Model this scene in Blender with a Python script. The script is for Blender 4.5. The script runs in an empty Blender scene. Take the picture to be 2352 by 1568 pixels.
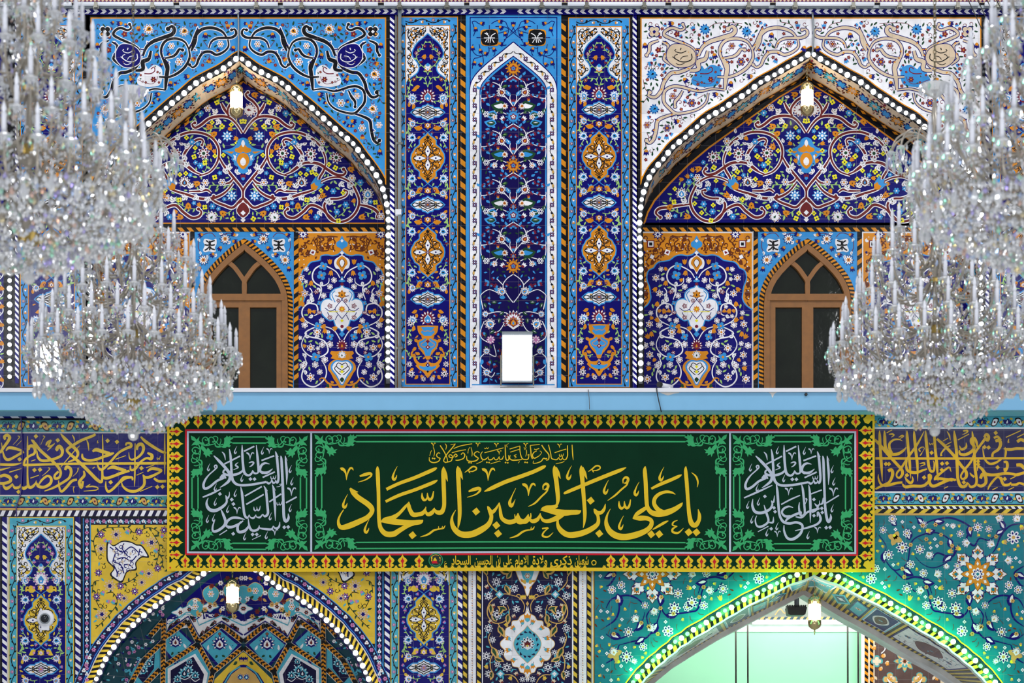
import bpy, math, random
from math import sin, cos, pi, atan2, hypot, radians
from mathutils import Vector, Matrix

# ------------------------------------------------------------------ camera, world, light
sc = bpy.context.scene
COL = sc.collection
S = 0.005            # metres on the tiled wall per photograph pixel
D = 25.0             # camera to wall
CAMZ, ZC = 2.0, 7.4  # camera height, height of the picture centre on the wall
cam_d = bpy.data.cameras.new('camera')
cam = bpy.data.objects.new('camera', cam_d)
COL.objects.link(cam)
cam.location = (0, -D, CAMZ)
cam.rotation_euler = (pi / 2, 0, 0)
cam_d.sensor_width = 36.0
cam_d.lens = 36.0 * D / (2352 * S)
cam_d.shift_y = (ZC - CAMZ) / (2352 * S)
cam_d.clip_end = 200
cam_d.dof.use_dof = True
cam_d.dof.focus_distance = D
cam_d.dof.aperture_fstop = 2.2
sc.camera = cam

world = bpy.data.worlds.new('hall_light')
sc.world = world
world.use_nodes = True
bg = world.node_tree.nodes['Background']
bg.inputs[0].default_value = (0.86, 0.91, 1.0, 1)
bg.inputs[1].default_value = 0.4
sc.view_settings.view_transform = 'Standard'
sc.view_settings.look = 'None'
sc.view_settings.exposure = 0.0
sc.view_settings.gamma = 1.0
sc.view_settings.use_curve_mapping = False


def area(name, loc, target, size, power, color=(1, 1, 1), sy=None):
    l = bpy.data.lights.new(name, 'AREA')
    l.energy = power
    l.color = color
    l.shape = 'RECTANGLE'
    l.size = size
    l.size_y = sy or size
    o = bpy.data.objects.new(name, l)
    COL.objects.link(o)
    o.location = loc
    d = Vector(target) - Vector(loc)
    o.rotation_euler = d.to_track_quat('-Z', 'Y').to_euler()
    return o


area('hall_fill', (-6.5, -8.5, 17), (-1, 0, 6.5), 4, 560, (1, 0.98, 0.95), 3)  # unseen area lights added to brighten wall and chandeliers
area('hall_fill', (6.5, -8.5, 17), (1, 0, 6.5), 4, 560, (1, 0.98, 0.95), 3)
area('hall_fill', (-9, -20, 12), (-3, -8, 7), 3, 420, (0.96, 0.98, 1.0), 2)
area('hall_fill', (9, -20, 12), (3, -8, 7), 3, 420, (0.96, 0.98, 1.0), 2)
area('hall_fill', (0, -17, 1.2), (0, 0, 6), 9, 240, (0.97, 0.98, 1.0), 2)  # low light added in front to fill the lower wall

for k_, (x_, y_, z_) in enumerate(((-8, -26, 7.5), (-4.5, -27, 9), (-1.5, -29, 6.5), (2, -27, 8.5), (5, -26, 7), (8.5, -28, 9), (-10, -18, 8.5), (10, -18, 8.5), (-6.5, -20, 4), (6.5, -20, 4))):
    l_ = bpy.data.lights.new('glint_light', 'POINT')
    l_.energy = 130  # unseen point lights added for sharp glints in the crystals
    l_.shadow_soft_size = 0.16
    o_ = bpy.data.objects.new('glint_light', l_)
    COL.objects.link(o_)
    o_.location = (x_, y_, z_)
random.seed(7)


# ------------------------------------------------------------------ helpers
def P(px, py, y=0.0):
    """photograph pixel -> point of the plane at depth y (wall plane is y = 0)"""
    k = (D + y) / D
    return ((px - 1176) * S * k, y, CAMZ + (ZC + (784 - py) * S - CAMZ) * k)


def lin(c):
    return tuple((v / 12.92 if v <= 0.04045 else ((v + 0.055) / 1.055) ** 2.4) for v in c)


def rgb(r, g, b):
    return lin((r / 255, g / 255, b / 255)) + (1,)


def nodes_of(name):
    m = bpy.data.materials.new(name)
    m.use_nodes = True
    nt = m.node_tree
    return m, nt, nt.nodes['Principled BSDF']


def plain(name, c, rough=0.4, metal=0.0, emit=None, strength=0.0, noise=0.0, bump=0.0, scale=20, spec=0.5):
    m, nt, b = nodes_of(name)
    b.inputs['Specular IOR Level'].default_value = spec
    b.inputs['Base Color'].default_value = c
    b.inputs['Roughness'].default_value = rough
    b.inputs['Metallic'].default_value = metal
    if emit:
        b.inputs['Emission Color'].default_value = emit
        b.inputs['Emission Strength'].default_value = strength
    if noise or bump:
        t = nt.nodes.new('ShaderNodeTexNoise')
        t.inputs['Scale'].default_value = scale
        t.inputs['Detail'].default_value = 5
        g = nt.nodes.new('ShaderNodeNewGeometry')
        nt.links.new(g.outputs['Position'], t.inputs['Vector'])
        if noise:
            r = nt.nodes.new('ShaderNodeMapRange')
            r.inputs['To Min'].default_value = 1 - noise
            r.inputs['To Max'].default_value = 1 + noise
            nt.links.new(t.outputs['Fac'], r.inputs['Value'])
            mx = nt.nodes.new('ShaderNodeMix')
            mx.data_type = 'RGBA'
            mx.blend_type = 'MULTIPLY'
            mx.inputs[0].default_value = 1
            mx.inputs[6].default_value = c
            nt.links.new(r.outputs[0], mx.inputs[7])
            nt.links.new(mx.outputs[2], b.inputs['Base Color'])
        if bump:
            bp = nt.nodes.new('ShaderNodeBump')
            bp.inputs['Strength'].default_value = bump
            bp.inputs['Distance'].default_value = 0.01
            nt.links.new(t.outputs['Fac'], bp.inputs['Height'])
            nt.links.new(bp.outputs[0], b.inputs['Normal'])
    return m


def grout_group():
    """mask of the joints between the square glazed tiles, from world position"""
    g = bpy.data.node_groups.new('tile_joints', 'ShaderNodeTree')
    g.interface.new_socket('Mask', in_out='OUTPUT', socket_type='NodeSocketFloat')
    g.interface.new_socket('Shade', in_out='OUTPUT', socket_type='NodeSocketFloat')
    n, l = g.nodes, g.links
    out = n.new('NodeGroupOutput')
    geo = n.new('ShaderNodeNewGeometry')
    sep = n.new('ShaderNodeSeparateXYZ')
    l.new(geo.outputs['Position'], sep.inputs[0])

    def M(op, a, b=None, c=None):
        m = n.new('ShaderNodeMath')
        m.operation = op
        for i, v in enumerate((a, b, c)):
            if v is None:
                continue
            if isinstance(v, (int, float)):
                m.inputs[i].default_value = v
            else:
                l.new(v, m.inputs[i])
        return m.outputs[0]
    zl = P(0, 930)[2]
    up = M('GREATER_THAN', sep.outputs[2], zl)
    px = M('ADD', M('MULTIPLY', up, 0.105), 0.225)
    ox = M('ADD', M('MULTIPLY', up, -0.255 + 0.9), -0.9)
    u = M('DIVIDE', M('SUBTRACT', sep.outputs[0], ox), px)
    v = M('DIVIDE', M('SUBTRACT', sep.outputs[2], P(0, 46)[2]), 0.2148)
    masks = []
    for t, pitch in ((u, px), (v, 0.2148)):
        f = M('ABSOLUTE', M('SUBTRACT', M('FRACT', M('ADD', t, 0.5)), 0.5))
        masks.append(M('LESS_THAN', M('MULTIPLY', f, pitch), 0.0021))
    l.new(M('MAXIMUM', masks[0], masks[1]), out.inputs['Mask'])
    # every tile fired a little differently
    wn = n.new('ShaderNodeTexWhiteNoise')
    wn.noise_dimensions = '2D'
    cb = n.new('ShaderNodeCombineXYZ')
    l.new(M('FLOOR', u), cb.inputs[0])
    l.new(M('FLOOR', v), cb.inputs[1])
    l.new(cb.outputs[0], wn.inputs['Vector'])
    tn = n.new('ShaderNodeTexNoise')
    tn.inputs['Scale'].default_value = 9
    tn.inputs['Detail'].default_value = 4
    l.new(geo.outputs['Position'], tn.inputs['Vector'])
    s = M('ADD', M('MULTIPLY', wn.outputs['Value'], 0.16), M('MULTIPLY', tn.outputs['Fac'], 0.5))
    l.new(M('ADD', s, 0.67), out.inputs['Shade'])
    return g


GROUT = grout_group()


def tile(name, r, g, b, rough=0.22, joint=0.34):
    m, nt, bs = nodes_of(name)
    c = rgb(r, g, b)
    gn = nt.nodes.new('ShaderNodeGroup')
    gn.node_tree = GROUT
    mul = nt.nodes.new('ShaderNodeMix')
    mul.data_type = 'RGBA'
    mul.blend_type = 'MULTIPLY'
    mul.inputs[0].default_value = 1
    mul.inputs[6].default_value = c
    nt.links.new(gn.outputs['Shade'], mul.inputs[7])
    mx = nt.nodes.new('ShaderNodeMix')
    mx.data_type = 'RGBA'
    mx.inputs[7].default_value = rgb(132, 128, 134)
    nt.links.new(mul.outputs[2], mx.inputs[6])
    f = nt.nodes.new('ShaderNodeMath')
    f.operation = 'MULTIPLY'
    f.inputs[1].default_value = joint
    nt.links.new(gn.outputs['Mask'], f.inputs[0])
    nt.links.new(f.outputs[0], mx.inputs[0])
    nt.links.new(mx.outputs[2], bs.inputs['Base Color'])
    bs.inputs['Roughness'].default_value = rough
    t = nt.nodes.new('ShaderNodeTexNoise')
    t.inputs['Scale'].default_value = 14
    bp = nt.nodes.new('ShaderNodeBump')
    bp.inputs['Strength'].default_value = 0.06
    bp.inputs['Distance'].default_value = 0.02
    bs.inputs['Specular IOR Level'].default_value = 0.16
    ge = nt.nodes.new('ShaderNodeNewGeometry')
    nt.links.new(ge.outputs['Position'], t.inputs['Vector'])
    nt.links.new(t.outputs['Fac'], bp.inputs['Height'])
    nt.links.new(bp.outputs[0], bs.inputs['Normal'])
    return m


MAT = {
    'W': tile('glazed_tile_white', 226, 226, 232), 'K': tile('glazed_tile_black', 16, 17, 22),
    'B': tile('glazed_tile_cobalt', 9, 5, 102), 'N': tile('glazed_tile_navy', 15, 6, 74),
    'S': tile('glazed_tile_sky', 54, 140, 206), 'O': tile('glazed_tile_orange', 206, 132, 30),
    'Y': tile('glazed_tile_yellow', 214, 180, 56), 'M': tile('glazed_tile_maroon', 112, 28, 50),
    'G': tile('glazed_tile_dark_green', 28, 66, 42), 'L': tile('glazed_tile_leaf_green', 152, 192, 112),
    'T': tile('glazed_tile_turquoise', 22, 116, 132), 'C': tile('glazed_tile_cream', 206, 186, 160),
    'P': tile('glazed_tile_pink', 186, 118, 168), 'U': tile('glazed_tile_brown', 96, 44, 20),
    'H': tile('glazed_tile_pale_blue', 128, 196, 222), 'A': tile('glazed_tile_lettering_gold', 212, 168, 26),
    'R': tile('glazed_tile_lemon', 226, 218, 48), 'V': tile('glazed_tile_aqua', 72, 164, 188),
    'J': tile('glazed_tile_midnight', 18, 14, 58), 'Q': tile('glazed_tile_sand', 198, 158, 88),
    'E': tile('glazed_tile_rust', 104, 34, 34), 'F': tile('glazed_tile_seafoam', 74, 150, 150),
    'I': tile('glazed_tile_teal', 20, 62, 76), 'X': tile('plaster_joint', 200, 196, 190, 0.7), 'Z': tile('glazed_tile_taupe', 84, 66, 62),
}


def parse(s, ox=0, oy=0, k=1.0):
    """'x,y[,w] x,y[,w] ...' in a zoomed crop -> photograph pixels"""
    out = []
    for t in s.split():
        v = [float(a) for a in t.split(',')]
        p = (ox + v[0] / k, oy + v[1] / k)
        out.append(p if len(v) == 2 else p + (v[2] / k,))
    return out


def crom(pts, step=3.0, closed=False):
    n = len(pts)
    if n < 3 and not closed:
        return list(pts)
    out = []
    segs = n if closed else n - 1
    for i in range(segs):
        p1, p2 = pts[i], pts[(i + 1) % n]
        p0 = pts[(i - 1) % n] if (closed or i > 0) else p1
        p3 = pts[(i + 2) % n] if (closed or i + 2 < n) else p2
        m = max(1, min(14, int(hypot(p2[0] - p1[0], p2[1] - p1[1]) / step)))
        for j in range(m):
            t = j / m
            out.append(tuple(0.5 * (2 * b + (c - a) * t + (2 * a - 5 * b + 4 * c - d) * t * t
                                    + (3 * b - a - 3 * c + d) * t ** 3)
                             for a, b, c, d in zip(p0, p1, p2, p3)))
    if not closed:
        out.append(tuple(pts[-1]))
    return out


def inside(x, y, poly):
    c = False
    j = len(poly) - 1
    for i in range(len(poly)):
        xi, yi = poly[i][0], poly[i][1]
        xj, yj = poly[j][0], poly[j][1]
        if (yi > y) != (yj > y) and x < (xj - xi) * (y - yi) / (yj - yi) + xi:
            c = not c
        j = i
    return c


class Pan:
    """a flat (or mapped) decorated surface: shapes laid over one another like coloured glazes, in photograph pixels"""

    def __init__(s, y=0.0, lift=0.0012, mapf=None):
        s.y, s.lift, s.mapf = y, lift, mapf
        s.fan = False
        s.v, s.f, s.m = [], [], []
        s.T = [lambda x, y: (x, y)]
        s.flip = [False]
        s.occ = []
        s.n = 0
        s.clip = None
        s.par = None

    def sym(s, cx):
        s.T = [lambda x, y: (x, y), lambda x, y: (2 * cx - x, y)]
        s.flip = [False, True]

    def nosym(s):
        s.T = [lambda x, y: (x, y)]
        s.flip = [False]

    def setT(s, fs, flips):
        s.T, s.flip = fs, flips

    def pt(s, x, y, off):
        if s.mapf:
            return s.mapf(x, y, off)
        return P(x, y, s.y - off)

    def off(s, L):
        s.n += 1
        return L * s.lift + (s.n % 40) * 6e-6

    def add(s, pts, faces, mat, L):
        if s.par:
            ox, oy, k = s.par
            pts = [(ox + p[0] / k, oy + p[1] / k) for p in pts]
        for T, fl in zip(s.T, s.flip):
            off = s.off(L)
            q = [T(p[0], p[1]) for p in pts]
            if s.clip and not all(s.clip(a, b) for a, b in q[::2]):
                continue
            i0 = len(s.v)
            rise = 8e-7 if 1 < len(faces) and len(q) < 400 else 0  # a stroke that crosses itself passes over, never through
            s.v += [s.pt(a, b, off + rise * k) for k, (a, b) in enumerate(q)]
            for f in faces:
                s.f.append([i0 + k for k in (reversed(f) if fl else f)])
                s.m.append(mat)

    def poly(s, pts, mat, L=1):
        a = sum(pts[i - 1][0] * pts[i][1] - pts[i][0] * pts[i - 1][1] for i in range(len(pts)))
        idx = list(range(len(pts)))
        if s.fan:
            return s.fanpoly(pts, mat, L)
        s.add(pts, [idx if a < 0 else idx[::-1]], mat, L)

    def fanpoly(s, q, mat, L):
        """finely cut fill that hugs a curved surface"""
        cx, cy = sum(a[0] for a in q) / len(q), sum(a[1] for a in q) / len(q)
        out = []
        for a, b in zip(q, q[1:] + q[:1]):
            k = max(1, int(hypot(b[0] - a[0], b[1] - a[1]) / 6))
            out += [(a[0] + (b[0] - a[0]) * i / k, a[1] + (b[1] - a[1]) * i / k) for i in range(k)]
        n = len(out)
        R = max(hypot(a - cx, b - cy) for a, b in out)
        m = max(1, int(R / 6))
        pts = [(cx + (a - cx) * (1 - r / m), cy + (b - cy) * (1 - r / m)) for r in range(m) for a, b in out] + [(cx, cy)]
        f = [(k * n + i, k * n + (i + 1) % n, (k + 1) * n + (i + 1) % n, (k + 1) * n + i) for k in range(m - 1) for i in range(n)]
        f += [((m - 1) * n + i, (m - 1) * n + (i + 1) % n, m * n) for i in range(n)]
        s.add(pts, f, mat, L)

    def spoly(s, pts, mat, L=1, step=3.0, ring=None, rw=2.0):
        """smooth closed outline, optionally with a rim of another glaze"""
        q = crom(pts, step, True)
        if ring:
            r = [(a, b, rw * 2) for a, b in q]
            s.ribbon([r[-1]] + r + r[:2], ring, L - 0.3)
        s.poly(q, mat, L)

    def rect(s, x0, y0, x1, y1, mat, L=0):
        s.poly([(x0, y0), (x1, y0), (x1, y1), (x0, y1)], mat, L)

    def frame(s, x0, y0, x1, y1, w, mat, L=1):
        s.rect(x0, y0, x1, y0 + w, mat, L)
        s.rect(x0, y1 - w, x1, y1, mat, L)
        s.rect(x0, y0 + w, x0 + w, y1 - w, mat, L)
        s.rect(x1 - w, y0 + w, x1, y1 - w, mat, L)

    def stroke(s, pts, w=2.0, mat='W', L=2, step=3.0, taper=(1, 1), occ=True, smooth=True, out=None, ow=1.6, closed=False):
        if isinstance(pts, str):
            pts = parse(pts)
        pts = [p if len(p) > 2 else (p[0], p[1], w) for p in pts]
        n0 = len(pts)
        if taper != (1, 1) and n0 > 1:
            pts = [(p[0], p[1], p[2] * (taper[0] + (1 - taper[0]) * min(1, 3 * i / (n0 - 1)))
                    * (taper[1] + (1 - taper[1]) * min(1, 3 * (n0 - 1 - i) / (n0 - 1)))) for i, p in enumerate(pts)]
        q = crom(pts, step, closed) if smooth else pts
        if closed:
            q = q + [q[0]]
        if occ:
            s.occ += [(p[0], p[1], max(1.5, p[2])) for p in q[::3]]
        if out:
            s.ribbon([(a, b, c + 2 * ow) for a, b, c in q], out, L - 0.5)
        s.ribbon(q, mat, L)

    def ribbon(s, q, mat, L):
        n = len(q)
        pts = []
        for i, (x, y, w) in enumerate(q):
            a, b = q[max(0, i - 1)], q[min(n - 1, i + 1)]
            dx, dy = b[0] - a[0], b[1] - a[1]
            d = hypot(dx, dy) or 1
            nx, ny = -dy / d * w / 2, dx / d * w / 2
            pts += [(x + nx, y + ny), (x - nx, y - ny)]
        s.add(pts, [(2 * i, 2 * i + 2, 2 * i + 3, 2 * i + 1) for i in range(n - 1)], mat, L)

    def dot(s, x, y, r, mat, L=3, n=9):
        s.poly([(x + r * cos(2 * pi * i / n), y + r * sin(2 * pi * i / n)) for i in range(n)], mat, L)

    def dia(s, x, y, r, mat, L=3, rot=0.0, asp=1.0):
        s.poly([(x + r * cos(rot + pi / 2 * i) * (asp if i % 2 else 1), y + r * sin(rot + pi / 2 * i)) for i in range(4)], mat, L)

    # --- flowers
    def petals(s, x, y, r, n, mat, L, ang=0.0, r0=0.25, fat=1.0, point=False):
        """a lobed or pointed outline as one polygon"""
        pts = []
        for i in range(n):
            a = ang + 2 * pi * i / n
            h = pi / n
            ri = r * (0.5 if not point else 0.42) * (1 / max(0.6, fat)) ** 0
            pts.append((x + r * 0.58 * cos(a - h), y + r * 0.58 * sin(a - h)))
            if point:
                pts.append((x + r * 0.85 * cos(a - h * 0.45), y + r * 0.85 * sin(a - h * 0.45)))
                pts.append((x + r * 1.05 * cos(a), y + r * 1.05 * sin(a)))
                pts.append((x + r * 0.85 * cos(a + h * 0.45), y + r * 0.85 * sin(a + h * 0.45)))
            else:
                for t in (-0.62, -0.2, 0.2, 0.62):
                    pts.append((x + r * (1.0 if abs(t) < 0.5 else 0.9) * cos(a + h * t), y + r * (1.0 if abs(t) < 0.5 else 0.9) * sin(a + h * t)))
        s.poly(pts, mat, L)

    def ros(s, x, y, r, n=6, mat='W', inn='M', cen='O', L=4, ang=0.0, point=False, out=None):
        s.occ.append((x, y, r))
        if out:
            s.petals(x, y, r * 1.18 + 0.6, n, out, L - 0.4, ang, point=point)
        s.petals(x, y, r, n, mat, L, ang, point=point)
        if inn and r > 3.2:
            for i in range(n):
                a = ang + 2 * pi * i / n
                c, d = cos(a), sin(a)
                u = r * 0.6
                q = r * 0.16
                s.poly([(x + c * r * 0.38, y + d * r * 0.38), (x + c * u - d * q, y + d * u + c * q),
                        (x + c * r * 0.84, y + d * r * 0.84), (x + c * u + d * q, y + d * u - c * q)], inn, L + 0.5)
        if cen:
            s.dot(x, y, r * 0.27, cen, L + 0.8, 7)

    def leaf(s, x, y, ln, ang, mat='L', w=0.34, L=3, vein=None, bend=0.18):
        c, d = cos(ang), sin(ang)
        pts = []
        for u, v in ((0, 0), (0.25, w * 0.8), (0.55, w * 0.85 + bend * 0.4), (0.8, w * 0.4 + bend), (1, bend), (0.72, -w * 0.3 + bend * 0.5), (0.4, -w * 0.6), (0.15, -w * 0.4)):
            pts.append((x + ln * (u * c - v * d * 0.8), y + ln * (u * d + v * c * 0.8)))
        s.poly(pts, mat, L)
        s.occ.append((x + ln * 0.5 * c, y + ln * 0.5 * d, ln * 0.45))
        if vein:
            s.poly([(x + ln * (u * c - v * d), y + ln * (u * d + v * c)) for u, v in ((0.2, 0.0), (0.5, 0.09), (0.8, 0.1), (0.5, -0.03))], vein, L + 0.4)

    def tulip(s, x, y, r, ang, mat='O', base='S', L=4):
        c, d = cos(ang), sin(ang)
        R = lambda u, v: (x + r * (u * c - v * d), y + r * (u * d + v * c))
        s.occ.append((x, y, r * 0.8))
        s.poly([R(*p) for p in ((-0.9, 0), (-0.5, 0.6), (0.2, 0.75), (0.95, 0.85), (0.55, 0.35), (1.1, 0), (0.55, -0.35), (0.95, -0.85), (0.2, -0.75), (-0.5, -0.6))], mat, L)
        s.poly([R(*p) for p in ((-1.0, 0), (-0.55, 0.55), (0.05, 0.4), (-0.1, 0), (0.05, -0.4), (-0.55, -0.55))], base, L + 0.4)

    def lotus(s, x, y, r, ang=-pi / 2, mats=('W', 'M', 'S', 'O'), n=9, L=4, spread=2.5):
        s.occ.append((x, y, r * 0.95))
        pts = []
        for i in range(n):
            a = ang - spread + 2 * spread * (i + 0.5) / n
            h = spread / n
            rr = r * (1.0 - 0.18 * abs((i + 0.5) / n - 0.5))
            pts += [(x + rr * 0.68 * cos(a - h), y + rr * 0.68 * sin(a - h)), (x + rr * 0.92 * cos(a - h * 0.5), y + rr * 0.92 * sin(a - h * 0.5)),
                    (x + rr * 1.08 * cos(a), y + rr * 1.08 * sin(a)), (x + rr * 0.92 * cos(a + h * 0.5), y + rr * 0.92 * sin(a + h * 0.5))]
        pts.append((x + r * 0.68 * cos(ang + spread), y + r * 0.68 * sin(ang + spread)))
        b = (x - r * 0.75 * cos(ang), y - r * 0.75 * sin(ang))
        s.poly(pts + [b], mats[0], L)
        for i in range(n):
            a = ang - spread + 2 * spread * (i + 0.5) / n
            c, d = cos(a), sin(a)
            q = r * 0.1
            s.poly([(x + c * r * .55, y + d * r * .55), (x + c * r * .75 - d * q, y + d * r * .75 + c * q), (x + c * r * .93, y + d * r * .93), (x + c * r * .75 + d * q, y + d * r * .75 - c * q)], mats[1], L + 0.4)
        c, d = cos(ang), sin(ang)
        R = lambda u, v: (x + r * (u * c - v * d), y + r * (u * d + v * c))
        s.poly([R(*p) for p in ((-0.5, 0), (-0.3, 0.42), (0.1, 0.4), (0.55, 0), (0.1, -0.4), (-0.3, -0.42))], mats[2], L + 0.7)
        s.poly([R(*p) for p in ((-0.35, 0), (-0.15, 0.2), (0.3, 0), (-0.15, -0.2))], mats[3], L + 1.0)

    def vine(s, pts, w, mat, leaf='L', gap=11, ln=8, L=2, flip=1, out=None, ow=1.2, both=False, vein=None):
        if isinstance(pts, str):
            pts = parse(pts)
        s.stroke(pts, w, mat, L, out=out, ow=ow)
        q = crom([p[:2] for p in pts], 2.0)
        d = 0.0
        for a, b in zip(q, q[1:]):
            d += hypot(b[0] - a[0], b[1] - a[1])
            if d > gap:
                d = 0
                t = atan2(b[1] - a[1], b[0] - a[0])
                for f in ((1, -1) if both else (flip,)):
                    s.leaf(a[0], a[1], ln * random.uniform(.8, 1.15), t + f * 0.8, leaf, L=L + 0.6, vein=vein, bend=0.18 * f)
                flip = -flip

    def curl(s, x, y, a, r, w, mat, L=4, tail=None):
        """small spiral tendril with a leaf at its throat"""
        d = 1 if int(a * 10) % 2 else -1
        q = [(x + r * (1 - .62 * t) * cos(a + d * 5.2 * t), y + r * (1 - .62 * t) * sin(a + d * 5.2 * t), w * (.6 + .8 * t)) for t in [i / 9 for i in range(10)]]
        q = [(x + r * 1.5 * cos(a - d * .7), y + r * 1.5 * sin(a - d * .7), w * .5)] + q
        s.stroke(q, w, mat, L, occ=False, step=2.5)
        if tail:
            s.leaf(x + r * cos(a), y + r * sin(a), r * .9, a + d * 1.2, tail, .5, L + .4)

    def free(s, x, y, r):
        for a, b, c in s.occ:
            if (a - x) ** 2 + (b - y) ** 2 < (c + r) ** 2:
                return False
        return True

    def fill(s, poly, draws, r=5, tries=400, seed=1):
        """strew small flowers and leaves where a polygon is still empty"""
        rnd = random.Random(seed)
        xs = [p[0] for p in poly]
        ys = [p[1] for p in poly]
        for _ in range(tries):
            x, y = rnd.uniform(min(xs), max(xs)), rnd.uniform(min(ys), max(ys))
            if inside(x, y, poly) and s.free(x, y, r) and all(inside(x + r * a, y + r * b, poly) for a, b in ((1, 0), (-1, 0), (0, 1), (0, -1))):
                rnd.choice(draws)(x, y, rnd.uniform(0, 2 * pi))
                s.occ.append((x, y, r))

    def stripes(s, x0, y0, x1, y1, w, period, slant, a, b, L=1, duty=0.5):
        """slanted two-colour bar from one point to another; w is its width to the left of the way"""
        ln = hypot(x1 - x0, y1 - y0)
        ux, uy = (x1 - x0) / ln, (y1 - y0) / ln
        vx, vy = -uy, ux
        R = lambda t, v: (x0 + ux * t + vx * v, y0 + uy * t + vy * v)
        s.poly([R(0, 0), R(ln, 0), R(ln, w), R(0, w)], b, L)
        t = -slant if slant > 0 else 0
        while t < ln:
            q = [(t, 0), (t + period * duty, 0), (t + period * duty + slant, w), (t + slant, w)]
            if min(p[0] for p in q) >= -0.01 and max(p[0] for p in q) <= ln:
                s.poly([R(*p) for p in q], a, L + 0.5)
            t += period

    def band(s, path, w0, w1, mat, L=1, closed=False):
        """strip running along a path between offsets w0 and w1 (to its left)"""
        n = len(path)
        pts = []
        for i in range(n):
            a, b = path[max(0, i - 1)], path[min(n - 1, i + 1)]
            dx, dy = b[0] - a[0], b[1] - a[1]
            d = hypot(dx, dy) or 1
            nx, ny = dy / d, -dx / d
            pts += [(path[i][0] + nx * w0, path[i][1] + ny * w0), (path[i][0] + nx * w1, path[i][1] + ny * w1)]
        s.add(pts, [(2 * i, 2 * i + 1, 2 * i + 3, 2 * i + 2) for i in range(n - 1)], mat, L)

    def bandstripes(s, path, w0, w1, period, slant, a, b, L=1, duty=0.5):
        s.band(path, w0, w1, b, L)
        ln = pathlen(path)
        t = period
        while t < ln - period:
            q = []
            for u, w in ((t, w0), (t + period * duty, w0), (t + period * duty + slant, w1), (t + slant, w1)):
                x, y, nx, ny = along(path, max(0, min(ln, u)))
                q.append((x + nx * w, y + ny * w))
            s.poly(q, a, L + 0.5)
            t += period

    def build(s, name, parent=None, label=None, kind=None):
        me = bpy.data.meshes.new(name)
        me.from_pydata(s.v, [], s.f)
        keys = sorted(set(s.m))
        for k in keys:
            me.materials.append(MAT[k])
        ix = {k: i for i, k in enumerate(keys)}
        me.polygons.foreach_set('material_index', [ix[k] for k in s.m])
        me.update()
        return link(name, me, parent, label, kind)


def grow(q, w):
    n = len(q)
    a = sum(q[i - 1][0] * q[i][1] - q[i][0] * q[i - 1][1] for i in range(n))
    sg = 1 if a > 0 else -1
    out = []
    for i in range(n):
        p, r = q[i - 1], q[(i + 1) % n]
        dx, dy = r[0] - p[0], r[1] - p[1]
        d = hypot(dx, dy) or 1
        out.append((q[i][0] + sg * dy / d * w, q[i][1] - sg * dx / d * w))
    return out


def pathlen(p):
    return sum(hypot(b[0] - a[0], b[1] - a[1]) for a, b in zip(p, p[1:]))


def along(p, t):
    for a, b in zip(p, p[1:]):
        d = hypot(b[0] - a[0], b[1] - a[1])
        if t <= d or b is p[-1]:
            k = t / d if d else 0
            ux, uy = (b[0] - a[0]) / (d or 1), (b[1] - a[1]) / (d or 1)
            return a[0] + (b[0] - a[0]) * k, a[1] + (b[1] - a[1]) * k, uy, -ux
        t -= d


def link(name, data, parent=None, label=None, kind=None, local=False):
    o = bpy.data.objects.new(name, data)
    COL.objects.link(o)
    if parent:
        o.parent = parent
        o.matrix_parent_inverse = Matrix.Translation(parent.location).inverted() if parent.location.length and not local else Matrix()
    if label:
        o['label'] = label
    if kind:
        o['kind'] = kind
    return o


def thing(name, label, cat, loc=(0, 0, 0), group=None, kind=None):
    o = bpy.data.objects.new(name, None)
    o.empty_display_size = 0.05
    COL.objects.link(o)
    o.location = loc
    o['label'] = label
    o['category'] = cat
    if group:
        o['group'] = group
    if kind:
        o['kind'] = kind
    return o


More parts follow.
